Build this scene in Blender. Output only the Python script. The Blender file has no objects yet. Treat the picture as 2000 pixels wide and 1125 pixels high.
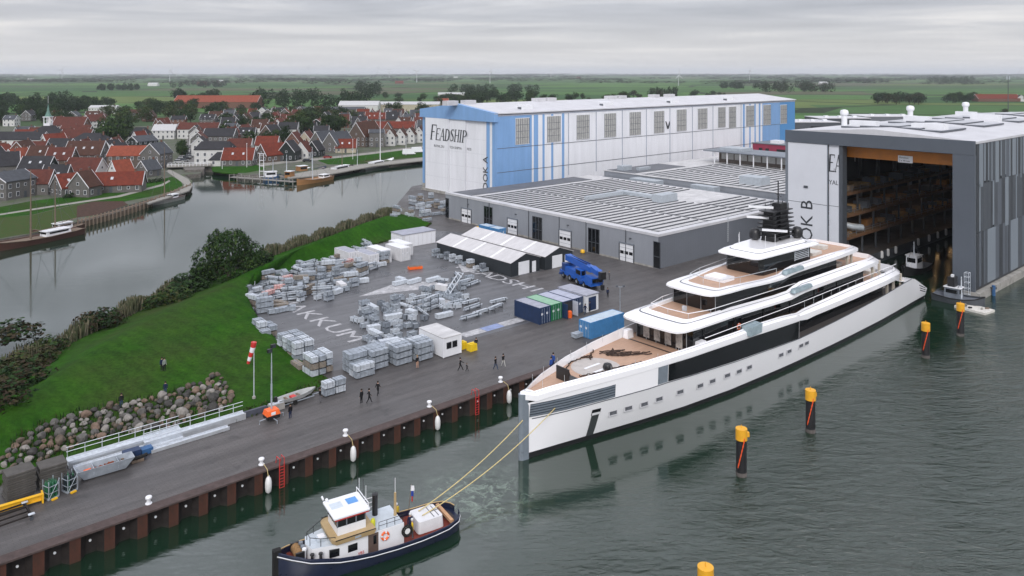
import bpy, bmesh, math, random
from mathutils import Vector, Matrix
from mathutils.geometry import tessellate_polygon
random.seed(7)
R = random.uniform
PI = math.pi
sc = bpy.context.scene
COL = sc.collection

# ------------------------------------------------------------------ camera, sky, sun, exposure
FPX, CAMH, HORIZ = 1500.0, 42.0, 142.0
ANG = math.radians(41.0)
UX, UY = math.cos(ANG), math.sin(ANG)
cam = bpy.data.cameras.new('camera')
cam.sensor_width = 36.0
cam.lens = FPX / 2000 * 36
cam.shift_y = -(562.5 - HORIZ) / 2000
cam.clip_start, cam.clip_end = 0.5, 60000
camo = bpy.data.objects.new('camera', cam)
COL.objects.link(camo)
camo.location = (0, 0, CAMH)
camo.rotation_euler = (PI / 2, 0, 0)
sc.camera = camo

SUN_EL, SUN_AZ = 38.0, 184.0     # azimuth clockwise from +Y
world = bpy.data.worlds.new('World')
sc.world = world
world.use_nodes = True
wn, wl = world.node_tree.nodes, world.node_tree.links
wn.clear()
wo = wn.new('ShaderNodeOutputWorld')
wb = wn.new('ShaderNodeBackground'); wb.inputs['Strength'].default_value = 0.1
sky = wn.new('ShaderNodeTexSky'); sky.sky_type = 'NISHITA'; sky.sun_disc = False
sky.sun_elevation = math.radians(SUN_EL); sky.sun_rotation = math.radians(SUN_AZ)
tc = wn.new('ShaderNodeTexCoord')
sep = wn.new('ShaderNodeSeparateXYZ'); wl.new(tc.outputs['Generated'], sep.inputs[0])
def wmath(op, a, b=None):
    n = wn.new('ShaderNodeMath'); n.operation = op
    for i, v in enumerate((a, b)):
        if v is None: continue
        if isinstance(v, (int, float)): n.inputs[i].default_value = v
        else: wl.new(v, n.inputs[i])
    return n.outputs[0]
zc = wmath('MAXIMUM', sep.outputs[2], 0.0)
den = wmath('ADD', zc, 0.035)
cx = wmath('DIVIDE', sep.outputs[0], den); cy = wmath('DIVIDE', sep.outputs[1], den)
cmb = wn.new('ShaderNodeCombineXYZ'); wl.new(wmath('MULTIPLY', cx, .33), cmb.inputs[0]); wl.new(wmath('MULTIPLY', cy, .5), cmb.inputs[1])
nz = wn.new('ShaderNodeTexNoise'); nz.inputs['Scale'].default_value = 0.75; nz.inputs['Detail'].default_value = 5; nz.inputs['Roughness'].default_value = .52
nz.inputs['Distortion'].default_value = .4
wl.new(cmb.outputs[0], nz.inputs['Vector'])
cr = wn.new('ShaderNodeValToRGB')
cr.color_ramp.elements[0].position = .27; cr.color_ramp.elements[0].color = (2.45, 2.5, 2.85, 1)
cr.color_ramp.elements[1].position = .80; cr.color_ramp.elements[1].color = (7.0, 6.7, 6.55, 1)
e = cr.color_ramp.elements.new(.52); e.color = (3.75, 3.78, 4.1, 1)
wl.new(nz.outputs['Fac'], cr.inputs[0])
# the layer thins to a pale band close to the horizon
hz = wn.new('ShaderNodeValToRGB')
hz.color_ramp.elements[0].position = 0.0; hz.color_ramp.elements[0].color = (1, 1, 1, 1)
hz.color_ramp.elements[1].position = .075; hz.color_ramp.elements[1].color = (0, 0, 0, 1)
wl.new(zc, hz.inputs[0])
mh = wn.new('ShaderNodeMixRGB'); mh.inputs[2].default_value = (6.6, 6.45, 6.4, 1)
hm = wmath('MULTIPLY', hz.outputs[0], .8)
wl.new(hm, mh.inputs[0]); wl.new(cr.outputs[0], mh.inputs[1])
ms = wn.new('ShaderNodeMixRGB'); ms.inputs[0].default_value = .93
wl.new(sky.outputs[0], ms.inputs[1]); wl.new(mh.outputs[0], ms.inputs[2])
# an overcast dome: brighter towards the zenith
br_ = wn.new('ShaderNodeMixRGB'); br_.blend_type = 'MULTIPLY'; br_.inputs[0].default_value = 1
gz_ = wmath('ADD', wmath('MULTIPLY', zc, 2.0), 1.0)
# broken cloud: a second, softer octave of lumps over the whole dome
d2 = wmath('ADD', zc, 0.06); c2 = wn.new('ShaderNodeCombineXYZ')
wl.new(wmath('MULTIPLY', wmath('DIVIDE', sep.outputs[0], d2), 2.6), c2.inputs[0]); wl.new(wmath('MULTIPLY', wmath('DIVIDE', sep.outputs[1], d2), 2.6), c2.inputs[1])
nz2 = wn.new('ShaderNodeTexNoise'); nz2.inputs['Scale'].default_value = 1.0; nz2.inputs['Detail'].default_value = 5; nz2.inputs['Roughness'].default_value = .6; wl.new(c2.outputs[0], nz2.inputs['Vector'])
mr2 = wn.new('ShaderNodeMapRange'); mr2.inputs['From Min'].default_value = .36; mr2.inputs['From Max'].default_value = .64; mr2.inputs['To Min'].default_value = .40; mr2.inputs['To Max'].default_value = 1.65; wl.new(nz2.outputs['Fac'], mr2.inputs[0])
# the lumps fade into the murk low down
fz = wn.new('ShaderNodeMapRange'); fz.inputs['From Min'].default_value = .07; fz.inputs['From Max'].default_value = .38; wl.new(zc, fz.inputs[0])
gz_ = wmath('MULTIPLY', gz_, wmath('ADD', 1.0, wmath('MULTIPLY', wmath('SUBTRACT', mr2.outputs[0], 1.0), fz.outputs[0])))
wl.new(ms.outputs[0], br_.inputs[1]); wl.new(gz_, br_.inputs[2])
wl.new(br_.outputs[0], wb.inputs['Color']); wl.new(wb.outputs[0], wo.inputs['Surface'])

sl = bpy.data.lights.new('sun', 'SUN'); sl.energy = 1.5; sl.angle = math.radians(20); sl.color = (1, .97, .93)
so = bpy.data.objects.new('sun', sl); COL.objects.link(so)
_e, _a = math.radians(SUN_EL), math.radians(SUN_AZ)
so.rotation_euler = Vector((-math.sin(_a) * math.cos(_e), -math.cos(_a) * math.cos(_e), -math.sin(_e))).to_track_quat('-Z', 'Y').to_euler()
so.location = (-60, -40, 160)
sc.view_settings.view_transform = 'Standard'; sc.view_settings.look = 'None'
sc.view_settings.exposure = 0.36; sc.view_settings.gamma = 1.0
sc.view_settings.use_curve_mapping = False
sc.cycles.max_bounces = 6; sc.cycles.diffuse_bounces = 3; sc.cycles.glossy_bounces = 3
sc.cycles.transmission_bounces = 3; sc.cycles.volume_bounces = 0; sc.cycles.transparent_max_bounces = 6
sc.cycles.use_denoising = True

# ------------------------------------------------------------------ coordinates
def W(u, v, z=0.0):
    "shipyard grid (u along the quay, v away from it) -> world"
    return Vector((u * UX - v * UY, u * UY + v * UX, z))
def ground(px, py, z=0.0):
    "where the sight line through photo pixel px,py meets height z"
    d = FPX * (CAMH - z) / (py - HORIZ)
    return Vector(((px - 1000) / FPX * d, d, z))
def to_uv(p): return (p.x * UX + p.y * UY, -p.x * UY + p.y * UX)
def v_at(px, u):
    t = (px - 1000) / FPX; y = u / (t * UX + UY)
    return to_uv(Vector((t * y, y, 0)))[1]
def u_at(px, v):
    t = (px - 1000) / FPX; y = v / (UX - t * UY)
    return to_uv(Vector((t * y, y, 0)))[0]

# ------------------------------------------------------------------ materials
MATS = {}
def mat(name, col, rough=.6, metal=0.0, var=.12, scale=1.5, bump=0.0, bscale=20, stretch=None, coat=0.0, spec=.5, col2=None, wobble=.1):
    if name in MATS: return MATS[name]
    m = bpy.data.materials.new(name); m.use_nodes = True
    n, l = m.node_tree.nodes, m.node_tree.links
    p = n['Principled BSDF']
    if rough >= .7 and spec == .5: spec = .18
    p.inputs['Roughness'].default_value = rough; p.inputs['Metallic'].default_value = metal
    p.inputs['Specular IOR Level'].default_value = spec
    p.inputs['Coat Weight'].default_value = coat
    t = n.new('ShaderNodeTexCoord'); src = t.outputs['Object']
    if stretch:
        mp = n.new('ShaderNodeMapping'); mp.inputs['Scale'].default_value = stretch
        l.new(src, mp.inputs[0]); src = mp.outputs[0]
    nt = n.new('ShaderNodeTexNoise'); nt.inputs['Scale'].default_value = scale; nt.inputs['Detail'].default_value = 5; nt.inputs['Roughness'].default_value = .65
    l.new(src, nt.inputs['Vector'])
    c2 = col2 or tuple(min(1, c * (1 + var)) for c in col); c1 = col if col2 else tuple(c * (1 - var) for c in col)
    rp = n.new('ShaderNodeValToRGB'); rp.color_ramp.elements[0].position = .3; rp.color_ramp.elements[1].position = .7
    rp.color_ramp.elements[0].color = (*c1, 1); rp.color_ramp.elements[1].color = (*c2, 1)
    l.new(nt.outputs['Fac'], rp.inputs[0]); l.new(rp.outputs[0], p.inputs['Base Color'])
    if wobble:
        mr = n.new('ShaderNodeMapRange'); mr.inputs['To Min'].default_value = max(.02, rough - wobble); mr.inputs['To Max'].default_value = min(1, rough + wobble)
        l.new(nt.outputs['Fac'], mr.inputs[0]); l.new(mr.outputs[0], p.inputs['Roughness'])
    if bump:
        b = n.new('ShaderNodeBump'); b.inputs['Strength'].default_value = bump; b.inputs['Distance'].default_value = .05
        nb = n.new('ShaderNodeTexNoise'); nb.inputs['Scale'].default_value = bscale; nb.inputs['Detail'].default_value = 3
        l.new(src, nb.inputs['Vector']); l.new(nb.outputs['Fac'], b.inputs['Height']); l.new(b.outputs[0], p.inputs['Normal'])
    MATS[name] = m
    return m
def tree_of(m): return m.node_tree.nodes, m.node_tree.links, m.node_tree.nodes['Principled BSDF']
def add_ribs(m, pitch, depth=.03, axis='X', strength=.6, dark=0.0):
    "trapezoid sheet profile in the bump channel (fine relief)"
    n, l, p = tree_of(m)
    t = n.new('ShaderNodeTexCoord'); w = n.new('ShaderNodeTexWave'); w.wave_type = 'BANDS'; w.bands_direction = axis
    w.inputs['Scale'].default_value = 0.314 / pitch
    l.new(t.outputs['Object'], w.inputs['Vector'])
    b = n.new('ShaderNodeBump'); b.inputs['Strength'].default_value = strength; b.inputs['Distance'].default_value = depth
    l.new(w.outputs['Fac'], b.inputs['Height']); l.new(b.outputs[0], p.inputs['Normal'])
def paving(name, c1, c2, mortar, bw, bh, rough=.6, big=.35):
    if name in MATS: return MATS[name]
    m = mat(name, c1, rough)
    n, l, p = tree_of(m)
    t = n.new('ShaderNodeTexCoord'); mp = n.new('ShaderNodeMapping'); mp.inputs['Rotation'].default_value = (0, 0, -ANG)
    l.new(t.outputs['Object'], mp.inputs[0])
    br = n.new('ShaderNodeTexBrick'); br.inputs['Color1'].default_value = (*c1, 1); br.inputs['Color2'].default_value = (*c2, 1); br.inputs['Mortar'].default_value = (*mortar, 1)
    br.inputs['Scale'].default_value = 1; br.inputs['Brick Width'].default_value = bw; br.inputs['Row Height'].default_value = bh; br.inputs['Mortar Size'].default_value = .02
    l.new(mp.outputs[0], br.inputs['Vector'])
    ns = n.new('ShaderNodeTexNoise'); ns.inputs['Scale'].default_value = .09; ns.inputs['Detail'].default_value = 8; ns.inputs['Roughness'].default_value = .7
    l.new(mp.outputs[0], ns.inputs['Vector'])
    rp = n.new('ShaderNodeValToRGB'); rp.color_ramp.elements[0].position = .3; rp.color_ramp.elements[1].position = .72
    rp.color_ramp.elements[0].color = (1 - big, 1 - big, 1 - big, 1); rp.color_ramp.elements[1].color = (1 + big * .6,) * 3 + (1,)
    l.new(ns.outputs['Fac'], rp.inputs[0])
    mx = n.new('ShaderNodeMixRGB'); mx.blend_type = 'MULTIPLY'; mx.inputs[0].default_value = 1
    l.new(br.outputs['Color'], mx.inputs[1]); l.new(rp.outputs[0], mx.inputs[2]); l.new(mx.outputs[0], p.inputs['Base Color'])
    # tyre tracks and oil drips drawn out along the quay
    m2_ = n.new('ShaderNodeMapping'); m2_.inputs['Scale'].default_value = (.05,.9,1); l.new(mp.outputs[0], m2_.inputs[0])
    n2_ = n.new('ShaderNodeTexNoise'); n2_.inputs['Scale'].default_value = 1; n2_.inputs['Detail'].default_value = 6; n2_.inputs['Roughness'].default_value = .65; l.new(m2_.outputs[0], n2_.inputs['Vector'])
    r2_ = n.new('ShaderNodeMapRange'); r2_.inputs['From Min'].default_value = .35; r2_.inputs['From Max'].default_value = .65; r2_.inputs['To Min'].default_value = .72; r2_.inputs['To Max'].default_value = 1.16; l.new(n2_.outputs['Fac'], r2_.inputs[0])
    n3_ = n.new('ShaderNodeTexNoise'); n3_.inputs['Scale'].default_value = .55; n3_.inputs['Detail'].default_value = 4; l.new(mp.outputs[0], n3_.inputs['Vector'])
    r3_ = n.new('ShaderNodeMapRange'); r3_.inputs['From Min'].default_value = .62; r3_.inputs['From Max'].default_value = .72; r3_.inputs['To Min'].default_value = 1; r3_.inputs['To Max'].default_value = .68; l.new(n3_.outputs['Fac'], r3_.inputs[0])
    mu_ = n.new('ShaderNodeMath'); mu_.operation = 'MULTIPLY'; l.new(r2_.outputs[0], mu_.inputs[0]); l.new(r3_.outputs[0], mu_.inputs[1])
    mx3 = n.new('ShaderNodeMixRGB'); mx3.blend_type = 'MULTIPLY'; mx3.inputs[0].default_value = 1; l.new(mx.outputs[0], mx3.inputs[1]); l.new(mu_.outputs[0], mx3.inputs[2]); l.new(mx3.outputs[0], p.inputs['Base Color'])
    mr = n.new('ShaderNodeMapRange'); mr.inputs['From Min'].default_value = .35; mr.inputs['From Max'].default_value = .65
    mr.inputs['To Min'].default_value = rough - .22; mr.inputs['To Max'].default_value = rough + .15
    l.new(ns.outputs['Fac'], mr.inputs[0]); l.new(mr.outputs[0], p.inputs['Roughness'])
    return m

white = mat('white_paint', (.72, .73, .76), .35, var=.05, scale=.6)
yacht_white = mat('gloss_white_hull_paint', (.86, .86, .89), .12, var=.015, scale=.2, coat=.5, wobble=.03)
grey_trim = mat('grey_trim', (.16, .18, .21), .45)
dark_grey = mat('dark_grey_metal', (.06, .068, .08), .5)
black = mat('black_paint', (.012, .012, .014), .4)
rubber = mat('black_rubber', (.016, .016, .016), .7)
galv = mat('galvanised_steel', (.36, .40, .45), .5, .35, var=.35, scale=2.2)
galv_lt = mat('pale_galvanised_steel', (.52, .56, .61), .5, .2, var=.25, scale=2.5)
alu = mat('aluminium', (.62, .65, .69), .35, .6, var=.1)
glass_dark = mat('dark_glass', (.006, .007, .009), .04, var=.05, spec=.6, wobble=.02)
glass_mid = mat('window_glass', (.03, .036, .045), .06, var=.4, scale=.4, wobble=.03)
teak = mat('teak_deck', (.42, .27, .19), .6, var=.16, scale=2.0, stretch=(.25, 3.5, 1))
concrete = mat('concrete', (.30, .29, .27), .8, var=.3, scale=.7, bump=.3)
yellow = mat('yellow_paint', (.75, .42, .02), .4, var=.1)
orange = mat('orange_paint', (.80, .13, .02), .4, var=.12)
red = mat('red_paint', (.50, .03, .025), .45, var=.15)
wood = mat('weathered_timber', (.17, .13, .10), .8, var=.35, scale=3, stretch=(1, 6, 1))
rope_brown = mat('dark_rope', (.045, .03, .025), .9)
rope_pale = mat('pale_rope', (.55, .45, .22), .9, var=.25, scale=6)

# ------------------------------------------------------------------ mesh builder
class MB:
    def __init__(s): s.v, s.f, s.m, s.mats, s.sm = [], [], [], [], []
    def mi(s, m):
        if m not in s.mats: s.mats.append(m)
        return s.mats.index(m)
    def add(s, vs, fs, m, smooth=False):
        o = len(s.v); s.v += [tuple(v) for v in vs]; k = s.mi(m)
        for f in fs: s.f.append([i + o for i in f]); s.m.append(k); s.sm.append(smooth)
        return s
    def box(s, a, b, m, rz=0.0, c=None):
        x0, y0, z0 = a; x1, y1, z1 = b
        vs = [(x0,y0,z0),(x1,y0,z0),(x1,y1,z0),(x0,y1,z0),(x0,y0,z1),(x1,y0,z1),(x1,y1,z1),(x0,y1,z1)]
        if rz:
            cx, cy = c or ((x0 + x1) / 2, (y0 + y1) / 2); ca, sa = math.cos(rz), math.sin(rz)
            vs = [(cx + (x-cx)*ca - (y-cy)*sa, cy + (x-cx)*sa + (y-cy)*ca, z) for x, y, z in vs]
        return s.add(vs, [(3,2,1,0),(4,5,6,7),(0,1,5,4),(1,2,6,5),(2,3,7,6),(3,0,4,7)], m)
    def cbox(s, c, d, m, rz=0.0):
        return s.box((c[0]-d[0]/2, c[1]-d[1]/2, c[2]-d[2]/2), (c[0]+d[0]/2, c[1]+d[1]/2, c[2]+d[2]/2), m, rz)
    def prism(s, poly, z0, z1, m, mtop=None, taper=1.0):
        n = len(poly); cx = sum(p[0] for p in poly)/n; cy = sum(p[1] for p in poly)/n
        area = sum(poly[i][0]*poly[(i+1)%n][1] - poly[(i+1)%n][0]*poly[i][1] for i in range(n))
        if area < 0: poly = poly[::-1]
        top = [(cx + (p[0]-cx)*taper, cy + (p[1]-cy)*taper) for p in poly]
        za = z0 if callable(z0) else (lambda x, y: z0)
        zb = z1 if callable(z1) else (lambda x, y: z1)
        vs = [(p[0], p[1], za(*p)) for p in poly] + [(p[0], p[1], zb(*p)) for p in top]
        s.add(vs, [(i, (i+1) % n, n + (i+1) % n, n + i) for i in range(n)], m)
        tri = tessellate_polygon([[Vector((p[0], p[1], 0)) for p in poly]])
        ft, fb = [], []
        for t in tri:
            a, b, c = (poly[i] for i in t)
            ccw = (b[0]-a[0])*(c[1]-a[1]) - (b[1]-a[1])*(c[0]-a[0]) > 0
            t = t if ccw else t[::-1]
            ft.append([i + n for i in t]); fb.append(list(t[::-1]))
        s.add(vs, ft, mtop or m); s.add(vs, fb, m)
        return s
    def tube(s, pts, r, m, n=6, cap=True):
        pts = [Vector(p) for p in pts]; rs = r if isinstance(r, (list, tuple)) else [r]*len(pts)
        vs, fs = [], []
        for i, p in enumerate(pts):
            d = (pts[min(i+1, len(pts)-1)] - pts[max(i-1, 0)])
            d = d.normalized() if d.length > 1e-9 else Vector((0,0,1))
            a = d.cross(Vector((0,0,1)) if abs(d.z) < .95 else Vector((1,0,0))).normalized(); b = d.cross(a)
            for k in range(n):
                t = 2*PI*k/n; vs.append(p + (a*math.cos(t) + b*math.sin(t))*rs[i])
        for i in range(len(pts)-1):
            for k in range(n): fs.append((i*n+k, i*n+(k+1)%n, (i+1)*n+(k+1)%n, (i+1)*n+k))
        s.add(vs, fs, m, n > 5)
        if cap: s.add(vs, [tuple(range(n)), tuple((len(pts)-1)*n + k for k in reversed(range(n)))], m)
        return s
    def lathe(s, c, prof, m, n=12, squash=(1, 1)):
        vs, fs = [], []
        for r, z in prof:
            for k in range(n):
                t = 2*PI*k/n; vs.append((c[0] + r*math.cos(t)*squash[0], c[1] + r*math.sin(t)*squash[1], c[2] + z))
        for i in range(len(prof)-1):
            for k in range(n): fs.append((i*n+k, i*n+(k+1)%n, (i+1)*n+(k+1)%n, (i+1)*n+k))
        s.add(vs, fs, m, True)
        s.add(vs, [tuple(reversed(range(n))), tuple((len(prof)-1)*n + k for k in range(n))], m)
        return s
    def loft(s, rings, m, closed=True, smooth=True, caps=True):
        n = len(rings[0]); vs = [p for r in rings for p in r]; fs = []
        for i in range(len(rings)-1):
            for k in range(n if closed else n-1): fs.append((i*n+k, i*n+(k+1)%n, (i+1)*n+(k+1)%n, (i+1)*n+k))
        s.add(vs, fs, m, smooth)
        if caps and closed: s.add(vs, [tuple(reversed(range(n))), tuple((len(rings)-1)*n + k for k in range(n))], m)
        return s
    def mesh(s, name):
        me = bpy.data.meshes.new(name); me.from_pydata(s.v, [], s.f)
        for m in s.mats: me.materials.append(m)
        me.polygons.foreach_set('material_index', s.m); me.polygons.foreach_set('use_smooth', s.sm)
        me.update()
        if any(s.sm): me.set_sharp_from_angle(angle=math.radians(38))
        return me
    def build(s, name, parent=None, loc=None, rz=0.0): return link(name, s.mesh(name), parent, loc, rz)
def link(name, data, parent=None, loc=None, rz=0.0, scale=None):
    o = bpy.data.objects.new(name, data); COL.objects.link(o)
    if parent: o.parent = parent
    if loc is not None: o.location = loc
    if rz: o.rotation_euler.z = rz
    if scale is not None: o.scale = scale if isinstance(scale, (tuple, list)) else (scale,)*3
    return o
def tag(o, label, cat, group=None, kind=None):
    if label: o['label'] = label
    if cat: o['category'] = cat
    if group: o['group'] = group
    if kind: o['kind'] = kind
    return o
def thing(name, label, cat, loc=(0,0,0), rz=0.0, group=None):
    return tag(link(name, None, None, loc, rz), label, cat, group)
def struct(o): o['kind'] = 'structure'; return o
def copy_tree(o, loc=None, rz=None, label=None, group=None, parent=None):
    c = o.copy(); COL.objects.link(c)
    if parent: c.parent = parent
    if loc is not None: c.location = loc
    if rz is not None: c.rotation_euler.z = rz
    if label: c['label'] = label
    if group: c['group'] = group
    for ch in o.children: copy_tree(ch, parent=c)
    return c
def text_mesh(txt, size, m, ext=.012, shear=0.0, align='LEFT', bold=0.0):
    cu = bpy.data.curves.new('lettering', 'FONT'); cu.body = txt; cu.size = size; cu.extrude = ext; cu.shear = shear; cu.align_x = align; cu.offset = bold*size
    cu.resolution_u = 2
    o = bpy.data.objects.new('lettering', cu); COL.objects.link(o)
    me = bpy.data.meshes.new_from_object(o.evaluated_get(bpy.context.evaluated_depsgraph_get()))
    bpy.data.objects.remove(o); bpy.data.curves.remove(cu)
    me.materials.clear(); me.materials.append(m)
    return me

# ------------------------------------------------------------------ the setting
water_m = bpy.data.materials.new('harbour_water'); water_m.use_nodes = True
n, l, p = tree_of(water_m)
p.inputs['Base Color'].default_value = (.007, .022, .012, 1); p.inputs['Roughness'].default_value = .06; p.inputs['IOR'].default_value = 1.92
p.inputs['Specular IOR Level'].default_value = .5
t = n.new('ShaderNodeTexCoord')
mp = n.new('ShaderNodeMapping'); mp.inputs['Rotation'].default_value = (0, 0, math.radians(-12)); mp.inputs['Scale'].default_value = (.65, 1.5, 1)
l.new(t.outputs['Object'], mp.inputs[0])
n1 = n.new('ShaderNodeTexNoise'); n1.inputs['Scale'].default_value = 1.15; n1.inputs['Detail'].default_value = 5; n1.inputs['Roughness'].default_value = .62; n1.inputs['Distortion'].default_value = .7
n2 = n.new('ShaderNodeTexNoise'); n2.inputs['Scale'].default_value = .045; n2.inputs['Detail'].default_value = 3
l.new(mp.outputs[0], n1.inputs['Vector']); l.new(t.outputs['Object'], n2.inputs['Vector'])
# wind: calm in the sheltered canal beyond the dike, ruffled in the open basin
sp = n.new('ShaderNodeSeparateXYZ'); l.new(t.outputs['Object'], sp.inputs[0])
def nm(op, a, b):
    k = n.new('ShaderNodeMath'); k.operation = op
    for i, v in enumerate((a, b)):
        if isinstance(v, (int, float)): k.inputs[i].default_value = v
        else: l.new(v, k.inputs[i])
    return k.outputs[0]
vv = nm('ADD', nm('MULTIPLY', sp.outputs[0], -UY), nm('MULTIPLY', sp.outputs[1], UX))
mr = n.new('ShaderNodeMapRange'); mr.inputs['From Min'].default_value = 44; mr.inputs['From Max'].default_value = 52; mr.inputs['To Min'].default_value = 1; mr.inputs['To Max'].default_value = .11
l.new(vv, mr.inputs[0])
r2 = n.new('ShaderNodeMapRange'); r2.inputs['From Min'].default_value = .40; r2.inputs['From Max'].default_value = .58; r2.inputs['To Min'].default_value = .22; r2.inputs['To Max'].default_value = .75
l.new(n2.outputs['Fac'], r2.inputs[0])
b = n.new('ShaderNodeBump'); b.inputs['Distance'].default_value = .31
# the open reach of the basin takes the wind
gu = n.new('ShaderNodeMapRange'); gu.inputs['From Min'].default_value = 50; gu.inputs['From Max'].default_value = 36; gu.inputs['To Min'].default_value = 0; gu.inputs['To Max'].default_value = .7
l.new(vv, gu.inputs[0])
lee = n.new('ShaderNodeMapRange'); lee.inputs['From Min'].default_value = 76; lee.inputs['From Max'].default_value = 90; lee.inputs['To Min'].default_value = 1; lee.inputs['To Max'].default_value = .3
l.new(vv, lee.inputs[0])
l.new(nm('MULTIPLY', nm('MULTIPLY', mr.outputs[0], lee.outputs[0]), nm('ADD', r2.outputs[0], gu.outputs[0])), b.inputs['Strength']); n5 = n.new('ShaderNodeTexNoise'); n5.inputs['Scale'].default_value = .36; n5.inputs['Detail'].default_value = 2; n5.inputs['Distortion'].default_value = .5; l.new(mp.outputs[0], n5.inputs['Vector'])
l.new(nm('ADD', nm('MULTIPLY', n1.outputs['Fac'], .8), nm('MULTIPLY', n5.outputs['Fac'], 1.3)), b.inputs['Height']); l.new(b.outputs[0], p.inputs['Normal'])
# propeller wash astern of the tug
wd = n.new('ShaderNodeVectorMath'); wd.operation = 'DISTANCE'; wd.inputs[1].default_value = tuple(ground(938,968,0)); l.new(t.outputs['Object'], wd.inputs[0])
n4 = n.new('ShaderNodeTexNoise'); n4.inputs['Scale'].default_value = .9; n4.inputs['Detail'].default_value = 7; n4.inputs['Roughness'].default_value = .7; n4.inputs['Distortion'].default_value = 1.2; l.new(t.outputs['Object'], n4.inputs['Vector'])
w1 = n.new('ShaderNodeMapRange'); w1.inputs['From Min'].default_value = 7.5; w1.inputs['From Max'].default_value = .5; l.new(wd.outputs['Value'], w1.inputs[0])
w2 = n.new('ShaderNodeMapRange'); w2.inputs['From Min'].default_value = .46; w2.inputs['From Max'].default_value = .66; l.new(n4.outputs['Fac'], w2.inputs[0])
wm_ = n.new('ShaderNodeMixRGB'); wm_.inputs[1].default_value = p.inputs['Base Color'].default_value; wm_.inputs[2].default_value = (.16,.22,.17,1)
l.new(nm('MULTIPLY', w1.outputs[0], w2.outputs[0]), wm_.inputs[0]); l.new(wm_.outputs[0], p.inputs['Base Color'])
struct(MB().add([(-700,-120,0),(700,-120,0),(700,560,0),(-700,560,0)], [(0,1,2,3)], water_m).build('water'))

pave_quay = paving('quay_brick_paving', (.078,.072,.071), (.094,.087,.086), (.05,.046,.046), .9, .28, .55, .28)
asphalt = paving('yard_asphalt', (.103,.104,.112), (.112,.113,.121), (.083,.084,.09), 6, 3, .42, .38)
grass = mat('mown_grass', (.009,.044,.003), .9, scale=.35, col2=(.025,.088,.005), bump=.7, bscale=7, spec=.06)
n, l, p = tree_of(grass)
# mowing stripes and worn brownish patches
t = n.new('ShaderNodeTexCoord'); ns = n.new('ShaderNodeTexNoise'); ns.inputs['Scale'].default_value = .028; ns.inputs['Detail'].default_value = 6; ns.inputs['Roughness'].default_value = .6
l.new(t.outputs['Object'], ns.inputs['Vector'])
rp = n.new('ShaderNodeValToRGB'); rp.color_ramp.elements[0].position = .50; rp.color_ramp.elements[0].color = (0,0,0,1); rp.color_ramp.elements[1].position = .68; rp.color_ramp.elements[1].color = (.75,.75,.75,1)
l.new(ns.outputs['Fac'], rp.inputs[0])
mx = n.new('ShaderNodeMixRGB'); mx.inputs[2].default_value = (.034,.042,.013,1)
old = p.inputs['Base Color'].links[0].from_socket
l.new(rp.outputs[0], mx.inputs[0]); l.new(old, mx.inputs[1])
wv = n.new('ShaderNodeTexWave'); wv.inputs['Scale'].default_value = .16; wv.inputs['Distortion'].default_value = 9; wv.inputs['Detail'].default_value = 3; wv.inputs['Detail Scale'].default_value = .4
mpw = n.new('ShaderNodeMapping'); mpw.inputs['Rotation'].default_value = (0,0,-.9); l.new(t.outputs['Object'], mpw.inputs[0]); l.new(mpw.outputs[0], wv.inputs['Vector'])
fw = n.new('ShaderNodeTexNoise'); fw.inputs['Scale'].default_value = 2.2; fw.inputs['Detail'].default_value = 6; fw.inputs['Roughness'].default_value = .75; l.new(t.outputs['Object'], fw.inputs['Vector'])
rw = n.new('ShaderNodeMapRange'); rw.inputs['To Min'].default_value = .93; rw.inputs['To Max'].default_value = 1.08; l.new(wv.outputs['Fac'], rw.inputs[0])
rv = n.new('ShaderNodeMapRange'); rv.inputs['From Min'].default_value = .3; rv.inputs['From Max'].default_value = .7; rv.inputs['To Min'].default_value = .6; rv.inputs['To Max'].default_value = 1.4; l.new(fw.outputs['Fac'], rv.inputs[0])
mm_ = n.new('ShaderNodeMath'); mm_.operation = 'MULTIPLY'; l.new(rw.outputs[0], mm_.inputs[0]); l.new(rv.outputs[0], mm_.inputs[1])
mg = n.new('ShaderNodeMixRGB'); mg.blend_type = 'MULTIPLY'; mg.inputs[0].default_value = 1; l.new(mx.outputs[0], mg.inputs[1]); l.new(mm_.outputs[0], mg.inputs[2]); l.new(mg.outputs[0], p.inputs['Base Color'])
rough_grass = mat('rough_grass', (.055,.06,.022), .95, scale=.6, col2=(.035,.075,.018), bump=.8, bscale=5, spec=.06)

def sheet(name, poly, z, m, bottom=-2.0, side=None):
    o = MB().prism([tuple(p)[:2] for p in poly], bottom, z, side or m, m).build(name); return struct(o)
QZ = 2.2
quay_poly = [W(-95,75.35), W(163,75.35), W(270,75.35), W(270,52), W(420,52), (700,560), (60,560), W(215,240), W(150,226), W(126,198), W(118,172), W(109,168), W(92,160), W(74,148), W(60,139), W(46,126), W(38,118), W(24,104), W(8,92), W(-95,89)]
sheet('quay_pavement', quay_poly, QZ, pave_quay, -2, concrete)
asphalt_poly = [W(49,93), W(47.5,113), W(47.5,124), W(53,132.5), W(59,140), W(72,146), W(86,152), W(98,155.5), W(112,160), W(117,150), W(117,112.5), W(97,112.5), W(97,90.5), W(62,90.5)]
struct(MB().prism([tuple(p)[:2] for p in asphalt_poly], QZ-.2, QZ+.004, asphalt).build('yard_asphalt'))

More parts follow.
